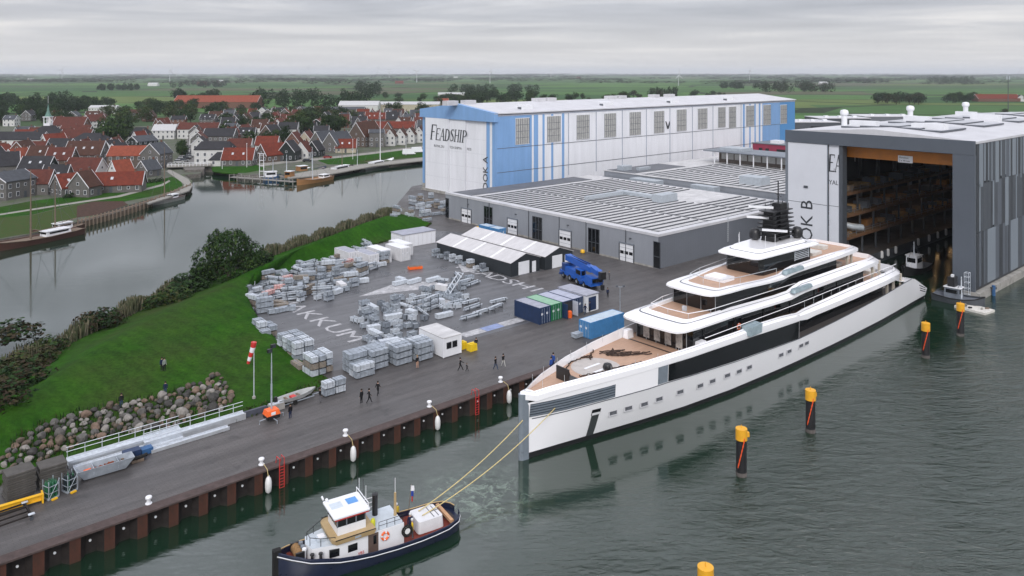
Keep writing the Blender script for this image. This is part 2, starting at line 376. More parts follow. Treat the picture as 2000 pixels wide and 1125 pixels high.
# the grass dike between the canal and the yard: rises from the yard, rounded crest, drops to the reeds
dike_rows = [((-60,86),(-60,95),(-60,120)), ((5,88),(8,97),(5,128)), ((15,88.5),(17,104),(20,134)), ((25,88),(24,113),(30,143)), ((33,87.5),(31,119.5),(37,148)), ((40,88),(38.4,126),(43,153)),
             ((47.5,90),(46,130.5),(50,158)), ((47.5,100),(50,133.5),(56,162)), ((47,113),(55,138),(62,166)), ((46.5,124),(60,142),(70,170.5)), ((52,133),(66,146),(78,175)), ((58.5,140.7),(74,151.8),(86,179)),
             ((71.8,146.8),(83,157.5),(96,184)), ((85.8,152.7),(92,163.3),(105,189)), ((97.4,156.5),(101,168.5),(114,194)), ((110,161),(109,171.5),(121,198)), ((117,167),(117,175),(126,200))]
def _row(a, k):
    out = []
    for i in range(25):
        f = i / 24; H = 3.0 if a[1][0] < 105 else 3.0 - (a[1][0]-105)*.2
        if f <= .6:
            g = f/.6; q = [a[0][j] + (a[1][j]-a[0][j])*g for j in (0, 1)]; z = QZ + .02 + H*(g*g*(3-2*g))
        else:
            g = (f-.6)/.4; q = [a[1][j] + (a[2][j]-a[1][j])*g for j in (0, 1)]
            z = QZ + .02 + H*(1-g)**2.2 - 1.6*min(1, g*1.5) - (1.6*max(0, g-.8)/.2)
        out.append(W(q[0], q[1], z + .07*math.sin(q[0]*.5 + q[1]*.33)*math.sin(min(1, f)*PI)))
    return out
_fr = []
for a, b2 in zip(dike_rows, dike_rows[1:]):
    for k in range(4): _fr.append(tuple(tuple(x + (y-x)*k/4 for x, y in zip(p1, p2)) for p1, p2 in zip(a, b2)))
_fr.append(dike_rows[-1])
dike = struct(MB().loft([_row(a, 0) for a in _fr], grass, closed=False).build('grass_dike'))
from mathutils.bvhtree import BVHTree
_bv = BVHTree.FromPolygons([v.co.copy() for v in dike.data.vertices], [tuple(q.vertices) for q in dike.data.polygons])
def gz(x, y):
    h = _bv.ray_cast(Vector((x, y, 60)), Vector((0, 0, -1)))
    return max(h[0].z, -.2) if h[0] else QZ
def on_dike(px, py):
    z = 3.5
    for _ in range(12):
        q = ground(px, py, z); z = gz(q.x, q.y)
    return Vector((q.x, q.y, z))

# farmland to the horizon
farm = bpy.data.materials.new('farmland'); farm.use_nodes = True
n, l, p = tree_of(farm); p.inputs['Roughness'].default_value = .95; p.inputs['Specular IOR Level'].default_value = .1
t = n.new('ShaderNodeTexCoord'); mp = n.new('ShaderNodeMapping'); mp.inputs['Rotation'].default_value = (0,0,.13); mp.inputs['Scale'].default_value = (.0021,.0040,1)
l.new(t.outputs['Object'], mp.inputs[0])
vo = n.new('ShaderNodeTexVoronoi'); vo.distance = 'CHEBYCHEV'; vo.inputs['Scale'].default_value = 1; vo.inputs['Randomness'].default_value = .8
l.new(mp.outputs[0], vo.inputs['Vector'])
sx = n.new('ShaderNodeSeparateColor'); l.new(vo.outputs['Color'], sx.inputs[0])
rp = n.new('ShaderNodeValToRGB'); rp.color_ramp.interpolation = 'CONSTANT'
els = [(0,(.036,.088,.030)),(.22,(.060,.132,.036)),(.40,(.044,.076,.032)),(.55,(.074,.150,.038)),(.72,(.088,.088,.055)),(.80,(.052,.112,.034)),(.92,(.10,.14,.042))]
rp.color_ramp.elements[0].color = (*els[0][1],1); rp.color_ramp.elements[1].position = els[1][0]; rp.color_ramp.elements[1].color = (*els[1][1],1)
for q, c in els[2:]:
    e = rp.color_ramp.elements.new(q); e.color = (*c,1)
l.new(sx.outputs[0], rp.inputs[0])
ns = n.new('ShaderNodeTexNoise'); ns.inputs['Scale'].default_value = .02; ns.inputs['Detail'].default_value = 5; l.new(t.outputs['Object'], ns.inputs['Vector'])
r2 = n.new('ShaderNodeMapRange'); r2.inputs['To Min'].default_value = .65; r2.inputs['To Max'].default_value = 1.3; l.new(ns.outputs['Fac'], r2.inputs[0])
mx = n.new('ShaderNodeMixRGB'); mx.blend_type = 'MULTIPLY'; mx.inputs[0].default_value = 1; l.new(rp.outputs[0], mx.inputs[1]); l.new(r2.outputs[0], mx.inputs[2])
# ditches between the fields
vd = n.new('ShaderNodeTexVoronoi'); vd.feature = 'DISTANCE_TO_EDGE'; vd.inputs['Scale'].default_value = 1; vd.inputs['Randomness'].default_value = .8; l.new(mp.outputs[0], vd.inputs['Vector'])
dd = n.new('ShaderNodeMath'); dd.operation = 'LESS_THAN'; dd.inputs[1].default_value = .018; l.new(vd.outputs['Distance'], dd.inputs[0])
m2 = n.new('ShaderNodeMixRGB'); m2.inputs[2].default_value = (.022,.035,.016,1); l.new(dd.outputs[0], m2.inputs[0]); l.new(mx.outputs[0], m2.inputs[1]); l.new(m2.outputs[0], p.inputs['Base Color'])
struct(MB().add([(-24000,500,1.0),(24000,500,1.0),(24000,24000,1.0),(-24000,24000,1.0)], [(0,1,2,3)], farm).build('farmland'))
town_m = mat('town_ground', (.11,.105,.10), .85, scale=.15, col2=(.06,.085,.035))
bank = [ground(-260,470,0), ground(-60,492,0), ground(60,470,0), ground(150,446,0), ground(240,415,0), ground(330,388,0), ground(372,372,0), ground(376,362,0), ground(360,350,0), ground(392,347,0), ground(398,336,0), ground(448,336,0), ground(470,350,0), ground(560,349,0), ground(640,343,0), ground(730,325,0), ground(830,314,0), (-15,400)]
tp = [tuple(q)[:2] for q in bank] + [(60,420), (60,580), (-900,580), (-900,200)]
TZ = 1.7
sheet('town_ground', tp, TZ, town_m, -2, mat('stone_embankment', (.13,.12,.11), .9, var=.4, scale=1.2))
# haze round everything
hb = MB().box((-26000,-400,-6), (26000,26000,150), white).mesh('haze'); hb.materials.clear()
hm_ = bpy.data.materials.new('haze_air'); hm_.use_nodes = True
hn = hm_.node_tree.nodes; hn.clear(); ho = hn.new('ShaderNodeOutputMaterial'); hv = hn.new('ShaderNodeVolumePrincipled')
hv.inputs['Color'].default_value = (.88,.93,1,1); hv.inputs['Density'].default_value = 6.5e-5; hv.inputs['Anisotropy'].default_value = 0
hm_.node_tree.links.new(hv.outputs[0], ho.inputs['Volume']); hb.materials.append(hm_)
haze = link('haze', hb); tag(haze, 'pale haze over the far fields', None, None, 'stuff')
# ------------------------------------------------------------------ covered docks and halls
def lettering(parent, me, origin, xdir, up, name='letter', sx=1.0):
    "lay a flat text mesh on a wall: origin, reading direction, up"
    X = Vector(xdir).normalized(); Y = Vector(up).normalized(); Z = X.cross(Y)
    o = link(name, me, parent)
    o.matrix_local = Matrix(((X.x*sx, Y.x, Z.x, origin[0]), (X.y*sx, Y.y, Z.y, origin[1]), (X.z*sx, Y.z, Z.z, origin[2]), (0,0,0,1)))
    return o
# stroke letters with thick stems, thin arms and serifs: units of cap height
SERIF = {
 'F': [(.12,0,.12,1,.15),(.05,.97,.62,.97,.06),(.12,.53,.45,.53,.06),(0,.02,.26,.02,.05),(.62,.97,.6,.8,.04)],
 'E': [(.12,0,.12,1,.15),(.05,.97,.6,.97,.06),(.12,.53,.45,.53,.06),(.05,.03,.62,.03,.06),(.6,.97,.58,.8,.04),(.62,.03,.62,.2,.04)],
 'A': [(.08,0,.34,1,.06),(.36,1,.62,0,.15),(.2,.36,.55,.36,.05),(0,.02,.18,.02,.05),(.5,.02,.74,.02,.05)],
 'D': [(.12,0,.12,1,.15),(.02,.97,.32,.97,.06),(.02,.03,.32,.03,.06),(.32,.97,.52,.85,.1),(.52,.85,.6,.5,.14),(.6,.5,.52,.15,.14),(.52,.15,.32,.03,.1)],
 'S': [(.5,.8,.46,.95,.05),(.46,.95,.2,.96,.07),(.2,.96,.08,.76,.12),(.08,.76,.46,.36,.15),(.46,.36,.44,.1,.12),(.44,.1,.12,.03,.07),(.12,.03,.06,.22,.05)],
 'H': [(.12,0,.12,1,.14),(.58,0,.58,1,.14),(.12,.52,.58,.52,.06),(0,.02,.25,.02,.05),(.46,.02,.7,.02,.05),(0,.98,.25,.98,.05),(.46,.98,.7,.98,.05)],
 'I': [(.12,0,.12,1,.15),(0,.02,.25,.02,.05),(0,.98,.25,.98,.05)],
 'P': [(.12,0,.12,1,.15),(.02,.97,.36,.97,.06),(.36,.97,.54,.82,.1),(.54,.82,.54,.64,.14),(.54,.64,.36,.48,.1),(.36,.48,.12,.48,.06),(0,.02,.26,.02,.05)]}
WID = {'F':.7,'E':.72,'A':.82,'D':.68,'S':.66,'H':.86,'I':.4,'P':.7}
def stroke_letter(ch, h, m, shear=.18, t=.02):
    b = MB()
    for k, (x0,y0,x1,y1,w) in enumerate(SERIF[ch]):
        dx, dy = x1-x0, y1-y0; L = math.hypot(dx, dy); nx, ny = -dy/L*w/2, dx/L*w/2
        q = [(x0+nx,y0+ny),(x0-nx,y0-ny),(x1-nx,y1-ny),(x1+nx,y1+ny)]
        b.prism([((x + y*shear)*h, y*h) for x, y in q], 0, t + .0012*k, m)
    return b.mesh('letter')

blue_clad = mat('sky_blue_cladding', (.19,.345,.60), .4, var=.09, scale=.5, stretch=(1,1,.12))
white_clad = mat('white_cladding', (.74,.75,.79), .42, var=.07, scale=.5, stretch=(1,1,.12))
add_ribs(blue_clad, .9, .02, 'X', .25); add_ribs(white_clad, .9, .02, 'X', .25)
door_white = mat('white_dock_door', (.74,.75,.79), .4, var=.06, scale=.5, stretch=(1,1,.12))
roof_white = mat('white_roof_membrane', (.52,.52,.545), .45, var=.12, scale=.25)
roof_dirty = mat('weathered_roof_sheet', (.50,.495,.50), .5, var=.24, scale=.45, stretch=(.6,1,1))
seam = mat('dark_seam', (.10,.11,.13), .6)
pane_milky = mat('milky_glazing', (.40,.40,.385), .4, var=.2, scale=1.2)

# ---- dock A: big blue and white covered dock.  local x along its long side, y to the left of it
dA = thing('covered_dock', 'long white dock hall with sky blue ends, lettered gable door and tall windows', 'dock hall', (-4.9,234.9,0), math.radians(42))
LA, WA, HA = 184.0, 38.0, 29.3
bA = math.radians(42); cAx, cAy = math.cos(bA), math.sin(bA)
def sA(px):
    t = (px-1000)/FPX; return (234.9*t + 4.9)/(cAx - t*cAy)
def zA(px, py):
    return CAMH - (py-HORIZ)*(234.9 + sA(px)*cAy)/FPX
b = MB().box((.4,0,0), (LA,WA,HA-.3), white_clad); b.build('wall', dA)
for x0, x1, m in ((.42, sA(1038.5), blue_clad), (sA(1042.5), sA(1051), blue_clad), (sA(1059.5), sA(1063.5), blue_clad), (sA(1076.5), sA(1080.5), blue_clad), (sA(1097.5), sA(1102), blue_clad),
                  (sA(1451), sA(1454.5), blue_clad), (sA(1463.5), sA(1466), blue_clad), (sA(1473.5), sA(1476), blue_clad), (sA(1482), sA(1485), blue_clad), (sA(1489), sA(1522), blue_clad)):
    MB().box((x0,-.05,.5), (x1,.01,HA-.4), m).build('cladding_stripe', dA)
MB().box((sA(1522.4),-.05,.5), (LA,.01,HA-.4), mat('mid_blue_cladding', (.075,.25,.52), .4, var=.05)).build('cladding_stripe', dA)
for z in (18.6, 11.2): MB().box((.45,-.09,z), (LA-13,-.05,z+.16), seam).build('wall_joint', dA)
MB().box((.45,-.12,HA-.75), (LA,-.05,HA-.4), mat('gutter_grey', (.35,.38,.45), .4)).build('gutter', dA)
for px in (1110,1164,1215,1262,1308,1352,1392,1447): MB().box((sA(px)-.1,-.22,8.0), (sA(px)+.1,-.06,HA-.76), MATS['gutter_grey']).build('downpipe', dA)
# roof: low gable with white membrane
ov = 1.1
r = MB()
def rz_(y): return HA + .25 + 2.4*(1-abs(y-WA/2)/(WA/2))
ys = [-.5, WA*.25, WA/2, WA*.75, WA+.5]
r.loft([[(x, y, rz_(min(max(y,0),WA))) for y in ys] + [(x, y, rz_(min(max(y,0),WA))-.3) for y in reversed(ys)] for x in (-ov, LA*.25, LA*.5, LA*.75, LA+.4)], roof_white, smooth=False)
r.build('roof', dA)
# blue gable fascia
fa = MB()
for i in range(len(ys)-1):
    y0, y1 = ys[i], ys[i+1]
    q = [(-ov-.12,y0,rz_(max(y0,0))+.12),(-ov-.12,y1,rz_(min(y1,WA))+.12),(-ov-.12,y1,HA-2.4),(-ov-.12,y0,HA-2.4)]
    q2 = [(.42,a,z) for _, a, z in q]
    fa.add(q + q2, [(0,1,2,3),(4,7,6,5),(0,4,5,1),(2,6,7,3),(1,5,6,2),(0,3,7,4)], blue_clad)
fa.build('gable_fascia', dA)
# front jambs
for y0, y1, m in ((0, 1.4, blue_clad), (1.4, 2.5, white), (2.5, 4.1, blue_clad), (WA-2.6, WA, blue_clad)):
    MB().box((-.35,y0,1.0), (.41,y1,HA-2.42), m).build('door_jamb', dA)
MB().box((-.36,WA-2.7,0), (.42,WA+.05,4.4), concrete).build('corner_pier', dA)
MB().box((-1.6,4.1,1.6), (.38,WA-1,3.0), concrete).build('door_threshold', dA)
# three sliding door leaves, each stepping out in front of the next
leaf = [(4.1, 14.2, -.25), (13.9, 22.6, -.75), (22.3, WA-2.6, -1.25)]
for y0, y1, x in leaf:
    d = MB().box((x,y0,3.02), (x+.42,y1,HA-2.45), door_white).build('door_leaf', dA)
    for z in (7.5, 12, 16.5, 21): MB().box((x-.02,y0+.05,z), (x,y1-.05,z+.05), mat('faint_joint', (.5,.51,.55), .5)).build('panel_joint', d)
    MB().box((x-.06,y1-.25,3.1), (x,y1-.02,HA-2.5), seam).build('leaf_edge', d)
    MB().box((x-.04,y0+.02,3.1), (x,y0+.2,HA-2.5), mat('pale_edge', (.45,.46,.5), .5)).build('leaf_edge', d)
ink = mat('dark_lettering', (.03,.033,.04), .6)
def leafx(y):
    for y0, y1, x in reversed(leaf):
        if y0 <= y <= y1: return x
    return -.25
# FEADSHIP reads left to right = falling y
y = 32.4; hcap = 4.0
for i, ch in enumerate('FEADSHIP'):
    h = hcap*1.28 if i == 0 else hcap
    w = WID[ch]*h*.86
    o = lettering(dA, stroke_letter(ch, h, ink), (leafx(y - w*.5)-.03 - (.03 if abs(y-w*.5-22) < 1 or abs(y-w*.5-13.9) < 1 else 0), y, 19.6), (0,-1,0), (0,0,1))
    o.scale.x *= .92
    y -= w*.95
lettering(dA, text_mesh('ROYAL DU', 1.15, ink), (-1.29, 30.2, 17.3), (0,-1,0), (0,0,1))
lettering(dA, text_mesh('TCH SHIPYA', 1.15, ink), (-.79, 22.3, 17.3), (0,-1,0), (0,0,1))
lettering(dA, text_mesh('RDS', 1.15, ink), (-.29, 13.7, 17.3), (0,-1,0), (0,0,1))
lettering(dA, text_mesh('DOK A', 3.3, ink), (-.38, 3.5, 5.6), (0,0,1), (0,1,0))
# tall windows
WPX = [(1020,26,231,281),(1081,25,227,277),(1138,24,224.5,271.5),(1191,22,221.5,267.5),(1240,21,219,263.5),(1286.5,19,217,259.5),(1330.5,18,214,255.5),(1371.5,17.5,212,251.5),(1409,13.5,209.5,248.5),(1430,13,208.5,249.5),(1464.5,15,206.5,246),(1497.5,14,205,243.5),(1530,12,205,241)]
for cx_, w_, t_, b_ in WPX:
    x0, x1 = sA(cx_-w_/2), sA(cx_+w_/2); z0, z1 = zA(cx_, b_), zA(cx_, t_)
    wnd = MB().box((x0-.15,-.16,z0-.15), (x1+.15,-.052,z1+.15), white).build('window', dA)
    nc = 6
    for k in range(nc):
        a, c = x0 + (x1-x0)*k/nc, x0 + (x1-x0)*(k+1)/nc
        MB().box((a+.12,-.2+.03*(k%2),z0), (c-.06,-.165,z1), pane_milky).build('pane', wnd)
    fr = MB()
    for k in range(nc+1): fr.cbox((x0+(x1-x0)*k/nc, -.23, (z0+z1)/2), (.14,.06,z1-z0), seam)
    for k in (1,2,3): fr.cbox(((x0+x1)/2, -.215, z0+(z1-z0)*k/4), (x1-x0,.05,.1), seam)
    fr.build('glazing_bar', wnd)
bk = MB(); xv = sA(1304)
bk.add([(xv-1.6,-.13,23.6),(xv-.9,-.13,23.4),(xv,-.13,21.6),(xv+.9,-.13,23.4),(xv+1.6,-.13,23.6),(xv+.5,-.13,20.6),(xv-.5,-.13,20.6)], [(0,6,2,1),(6,5,2),(2,5,4,3)], ink)
bk.build('wall_emblem', dA)
# roof vents
for px in (942, 978, 1118, 1140, 1260, 1280, 1345, 1375):
    MB().box((sA(px), WA*.5-1.6, HA+2.2), (sA(px)+4.5, WA*.5+1, HA+3.7), roof_white).build('roof_vent', dA)
for px in (1036, 1196, 1327, 1437):
    v_ = MB().box((sA(px), 4, HA+.6), (sA(px)+5, 6.4, HA+2.3), white).build('roof_vent', dA)
    MB().box((sA(px)-.06, 4.3, HA+.7), (sA(px)+4, 6, HA+1.6), seam).build('louvre', v_)

# ---- low grey hall with saw-tooth roof (grid frame: local x = u, y = v)
clad_grey = mat('pale_grey_cladding', (.25,.265,.295), .45, var=.08, scale=.4, stretch=(1,1,.2)); add_ribs(clad_grey, .6, .02, 'Y', .35)
clad_side = mat('grey_cladding_side', (.135,.147,.17), .45, var=.06, scale=.25)  # darker than the front cladding: the side wall's shade is put into the colour
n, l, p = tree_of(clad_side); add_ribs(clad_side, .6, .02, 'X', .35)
saw_glass = mat('rooflight_glass', (.075,.08,.09), .3)  # dark glass of the steep saw-tooth faces
hall = thing('workshop_hall', 'low pale grey workshop hall with saw-tooth rooflights and roller doors facing the yard', 'workshop', (0,0,0), ANG)
U0, U1, V0, V1, HT = 124.5, 182.0, 98.0, 171.0, 9.2
MB().box((U0,V0+.05,QZ-.5), (U1,V1,HT-.35), clad_grey).build('wall', hall)
MB().box((U0+.05,V0,QZ-.4), (U1,V0+.04,HT-.36), clad_side).build('shaded_side_cladding', hall)
MB().box((U0+1.2,V0+1.2,HT-.36), (U1,V1-.4,HT-.2), roof_dirty).build('roof', hall)
MB().box((U0-.12,V0-.12,HT-.5), (U0+1.3,V1+.1,HT+.05), roof_white).build('parapet', hall)
MB().box((U0+1.32,V0-.12,HT-.5), (U1,V0+1.5,HT+.05), roof_white).build('parapet', hall)
MB().box((U0+1.32,V1-8.5,HT-.22), (U1-8,V1-.5,HT-.1), mat('dark_roof_felt', (.10,.105,.12), .55, var=.25, scale=.3)).build('roof_felt', hall)
sawm = {}
def saw_unit(L, pitch):
    k = (round(L,2), round(pitch,2))
    if k not in sawm:
        s = MB(); z1 = .27
        s.add([(0,0,0),(L,0,0),(0,.12,z1),(L,.12,z1),(0,pitch,0),(L,pitch,0)], [(0,1,3,2)], saw_glass)
        s.add([(0,0,0),(L,0,0),(0,.12,z1),(L,.12,z1),(0,pitch,0),(L,pitch,0)], [(2,3,5,4),(0,2,4),(1,5,3)], roof_dirty)
        s.add([(0,.0,-.01),(0,pitch,-.01),(0,.12,z1),(-.35,0,-.01),(-.35,pitch,-.01)], [(0,3,4,1),(0,2,3),(2,1,4),(2,4,3)], saw_glass)
        sawm[k] = s.mesh('rooflight')
    return sawm[k]
for u0, L in ((U0+3.2, 16.2), (U0+20.6, 17), (U0+38.8, 16.6)):
    nn = 26; v = V0+1.7; pitch = (V1-9.6-v)/nn
    for k in range(nn):
        if u0 > U0+38 and 7 <= k <= 12: continue
        link('rooflight', saw_unit(L, pitch), hall, (u0, v + pitch*k, HT-.2))
duct = mat('duct_metal', (.42,.46,.50), .4, .3)
for (x, y, z, a, c2, d2) in ((U0+30.5, 121, HT, 6.5, 3.0, 1.9), (U0+34, 124, HT, 2.2, 15, .8), (U0+19.4, 136, HT+.1, 14, 1.1, .9)):
    MB().box((x,y,z), (x+a,y+c2,z+d2), duct).build('air_handling_unit', hall)
# yard-facing doors and strip windows
def hall_front(px0, px1): return v_at(px1, U0), v_at(px0, U0)
for a, c in ((902,920),(992,1010),(1093,1115),(1211,1237)):
    v0, v1 = hall_front(a, c)
    d = MB().box((U0-.06,v0,QZ+.02), (U0-.01,v1,QZ+3.6), white).build('roller_door', hall)
    MB().box((U0-.12,v0-.25,QZ+.02), (U0-.01,v0-.02,QZ+3.9), dark_grey).build('door_jamb', d)
    MB().box((U0-.12,v1+.02,QZ+.02), (U0-.01,v1+.25,QZ+3.9), dark_grey).build('door_jamb', d)
    MB().box((U0-.16,v0-.25,QZ+3.62), (U0-.01,v1+.25,QZ+3.9), grey_trim).build('door_head', d)
    for k in range(3): MB().box((U0-.09,v0+(v1-v0)*(k+.12)/3,QZ+1.5), (U0-.062,v0+(v1-v0)*(k+.9)/3,QZ+2.15), glass_dark).build('door_window', d)
    for k in (.75,2.8): MB().box((U0-.075,v0+.05,QZ+k), (U0-.062,v1-.05,QZ+k+.05), grey_trim).build('panel_joint', d)
for a, c in ((870.5,877),(945.5,962),(1040,1059),(1149,1171),(1276.5,1290)):
    v0, v1 = hall_front(a, c)
    w_ = MB().box((U0-.05,v0,QZ+.1), (U0-.01,v1,HT-1.5), glass_dark).build('window', hall)
    f = MB()
    for k in range(4 if c-a > 14 else 2): f.box((U0-.1,v0+(v1-v0-.12)*k/(3 if c-a>14 else 1),QZ+.1), (U0-.052,v0+.12+(v1-v0-.12)*k/(3 if c-a>14 else 1),HT-1.5), dark_grey)
    for z in (QZ+.1, QZ+2.4, HT-1.6): f.box((U0-.09,v0+.1,z), (U0-.053,v1-.1,z+.1), dark_grey)
    f.build('window_frame', w_)
for px in (905, 998, 1100, 1222): link('wall_lamp', MB().box((-.35,-.2,0),(0,.2,.16),dark_grey).mesh('wall_lamp'), hall, (U0-.01, v_at(px+10,U0), QZ+5.0))
for v in (106.5,118,126.5,137,152,161): MB().box((U0-.13,v,QZ), (U0-.005,v+.14,HT-.4), dark_grey).build('downpipe', hall)
MB().box((U0-.03,V0+.06,QZ), (U0-.004,V1,QZ+.35), concrete).build('plinth', hall)
lad = MB()
for s_ in (-.25,.25): lad.tube([(149.0+s_, V0-.15, QZ+2),(149.0+s_, V0-.15, HT+1)], .04, alu, 4)
for k in range(16): lad.tube([(148.75, V0-.15, QZ+2.2+k*.42),(149.25, V0-.15, QZ+2.2+k*.42)], .03, alu, 4)
lad.build('ladder', hall)

# ---- second low hall behind, with a sunk strip between
hall2 = thing('workshop_hall', 'second saw-tooth roofed workshop hall behind the first, between the two big docks', 'workshop', (0,0,0), ANG)
A0, A1 = 190.0, 262.0
MB().box((A0,92,QZ-.5), (A1,172,HT+.3), clad_grey).build('wall', hall2)
MB().box((A0-.2,91.8,HT+.31), (A1+.2,172.2,HT+.5), roof_dirty).build('roof', hall2)
MB().box((A0-8,100,QZ-.5), (A0-.25,171,HT-1.2), clad_side).build('link_building', hall2)
MB().box((A0+1,160,HT+.52), (A0+28,171.5,HT+.62), MATS['dark_roof_felt']).build('roof_felt', hall2)
for u0, L in ((A0+2, 17), (A0+20.5, 17), (A0+39, 17), (A0+57, 14)):
    nn = 22; pitch = 2.75
    for k in range(nn): link('rooflight', saw_unit(L, pitch), hall2, (u0, 98+pitch*k, HT+.5))
for (x, y, a, c, d) in ((A0+6,118,5,7,2.4),(A0+16,101,7,3,2.0),(A0+24,103,3,9,1.5),(A0-5,126,3,8,1.6),(A0-6,146,4,10,1.3),(A0+3,166,4,3,1.6),(A0+7,163,6,1.2,1)):
    MB().box((x,y,HT+.5 if x > A0 else HT-1.18), (x+a,y+c,HT+.5+d if x > A0 else HT-1.2+d), duct).build('air_handling_unit', hall2)

# ---- canteen with a roof terrace canopy
brown = mat('brown_brick', (.12,.10,.09), .8, var=.2, scale=3)
cant = thing('canteen_building', 'brown canteen building with long flat canopy on posts above the saw-tooth roofs', 'canteen', (0,0,0), ANG)
c0 = ground(1400,330,9.5); cu, cv = to_uv(c0)
ux0, ux1, vy0, vy1 = 238.0, 247.0, 118.0, 160.0
MB().box((ux0,vy0,HT+.52), (ux1,vy1,HT+4.2), brown).build('wall', cant)
for k in range(6): MB().box((ux0-.08,vy0+9+k*5.4,HT+1.9), (ux0-.01,vy0+13.9+k*5.4,HT+4.0), pane_milky).build('window', cant)
MB().box((ux0-.1,vy0+2.2,HT+.9), (ux0-.01,vy0+5.6,HT+3.8), mat('deep_blue_door', (.02,.05,.12), .4)).build('door', cant)
MB().box((ux0-4,vy0-1,HT+4.6), (ux1+1,vy1+4,HT+5.0), grey_trim).build('canopy', cant)
for k in range(9): MB().cbox((ux0-3.4, vy0+k*5.2, HT+2.55), (.3,.3,4.06), white).build('canopy_post', cant)
MB().box((ux0-1,vy1-10,HT+5.02), (ux1-3,vy1-1,HT+6.1), duct).build('air_handling_unit', cant)
# ---- crimson office block
redclad = mat('crimson_cladding', (.27,.028,.065), .5, var=.08, scale=.3)
rb = thing('office_block', 'crimson flat roofed office block beside the blue end of the white dock', 'office', (0,0,0), ANG)
MB().box((286,138,QZ), (300,176,12.6), redclad).build('wall', rb)
MB().box((285.7,137.7,12.62), (300.3,176.3,12.95), grey_trim).build('roof', rb)
for vv_ in (171.5,168.5,157.5): MB().box((285.9,vv_,9.6), (285.98,vv_+(1.5 if vv_ > 160 else 7.5),10.9), glass_dark).build('window', rb)
for (x, y) in ((289,150),(292,158),(288,165)): MB().box((x,y,12.96), (x+4,y+4,14.2), white).build('air_handling_unit', rb)
# ---- dark sheds beyond
for i, (pxa, pxb, py, dep, h, m, lb) in enumerate(((1553,1640,262,30,7.5,dark_grey,'dark flat roofed shed behind the blue dock end, with white roof units'),(1600,1700,256,26,8.5,MATS['mid_blue_cladding'] if 0 else dark_grey,'dark shed next to the conical evergreen behind the grey dock'),(1690,1800,250,30,8,clad_side,'white roofed shed mostly hidden behind the grey dock roof'))):
    a, c = ground(pxa,py,QZ), ground(pxb,py,QZ)
    s_ = thing('storage_shed', lb, 'shed', (a.x,a.y,QZ), math.atan2(c.y-a.y, c.x-a.x)); w_ = (c-a).length
    MB().box((0,0,0), (w_,dep,h), m).build('wall', s_)
    MB().box((-.3,-.3,h+.01), (w_+.3,dep+.3,h+.4), roof_white).build('roof', s_)
    for k in range(3): MB().box((w_*(.2+.28*k),dep*.3,h+.42), (w_*(.2+.28*k)+2.5,dep*.3+2.5,h+1.6), white).build('roof_vent', s_)
    if i == 0: MB().box((w_*.35,-.06,2.5), (w_*.6,-.01,5), glass_dark).build('window', s_)

# ---- dock B: grey covered dock with the open door the yacht came out of
dB = thing('covered_dock', 'dark grey covered dock with its door open to the water and striped side cladding', 'dock hall', (0,0,0), ANG)
UB, VB0, VB1, UB1, HB = 158.0, 51.0, 88.6, 268.0, 29.2
gB = mat('slate_grey_cladding', (.082,.096,.118), .45, var=.05, scale=.3); add_ribs(gB, .5, .02, 'Y', .3)
gB2 = mat('dark_slate_cladding', (.024,.028,.035), .45, var=.07, scale=.3)
gB3 = mat('mid_slate_cladding', (.052,.061,.074), .45, var=.06, scale=.3)
gB4 = mat('pale_slate_cladding', (.185,.215,.25), .4, var=.05, scale=.3)
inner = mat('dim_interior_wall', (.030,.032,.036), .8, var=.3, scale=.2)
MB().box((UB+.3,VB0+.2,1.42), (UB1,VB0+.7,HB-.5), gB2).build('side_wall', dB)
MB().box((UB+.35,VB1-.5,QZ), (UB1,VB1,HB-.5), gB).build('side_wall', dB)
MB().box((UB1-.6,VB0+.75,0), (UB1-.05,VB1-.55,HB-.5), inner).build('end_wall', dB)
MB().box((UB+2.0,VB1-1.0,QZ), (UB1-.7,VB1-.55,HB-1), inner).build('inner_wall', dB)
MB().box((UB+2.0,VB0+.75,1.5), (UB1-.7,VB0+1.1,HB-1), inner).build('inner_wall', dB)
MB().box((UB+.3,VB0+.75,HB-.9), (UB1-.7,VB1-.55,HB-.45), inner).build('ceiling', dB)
# roof
rr = MB(); yy = [VB0-.1, (VB0+VB1)/2, VB1+.1]; zz = [HB, HB+1.3, HB]
rr.loft([[(x,y,z) for y, z in zip(yy,zz)] + [(x,y,HB-.44) for y in reversed(yy)] for x in (UB+.15, UB1+.2)], roof_white, smooth=False); rr.build('roof', dB)
def rzB(v): return HB + 1.3*(1-abs(v-(VB0+VB1)/2)/((VB1-VB0)/2))
# front: fascia, pillar, door leaves
MB().box((UB-.35,VB0,26.7), (UB+.12,VB1+.3,HB+.12), gB).build('fascia', dB)
MB().box((UB-.3,VB0,1.4), (UB+.28,54.8,26.68), gB).build('front_pillar', dB)
MB().box((UB-.28,VB1-.3,QZ), (UB+.1,VB1+.3,26.68), grey_trim).build('front_corner', dB)
pale_leaf = mat('pale_dock_door', (.60,.62,.67), .42, var=.04, scale=.2); add_ribs(pale_leaf, .5, .015, 'Y', .25)
for y0, y1, x in ((v_at(1617.5,UB)+.1, VB1-.32, -.22), (v_at(1638,UB), v_at(1617.5,UB)-.15, .1)):
    d = MB().box((UB+x,y0,QZ+.05), (UB+x+.4,y1,26.66), pale_leaf).build('door_leaf', dB)
    MB().box((UB+x-.03,y0,13.7), (UB+x,y1,13.8), seam).build('panel_joint', d)
    MB().box((UB+x-.05,y0-.12,QZ+.05), (UB+x+.38,y0-.005,26.6), grey_trim).build('leaf_edge', d)
MB().box((UB+.0,v_at(1645.5,UB),QZ), (UB+2.0,v_at(1638,UB)-.14,26.66), dark_grey).build('door_jamb', dB)
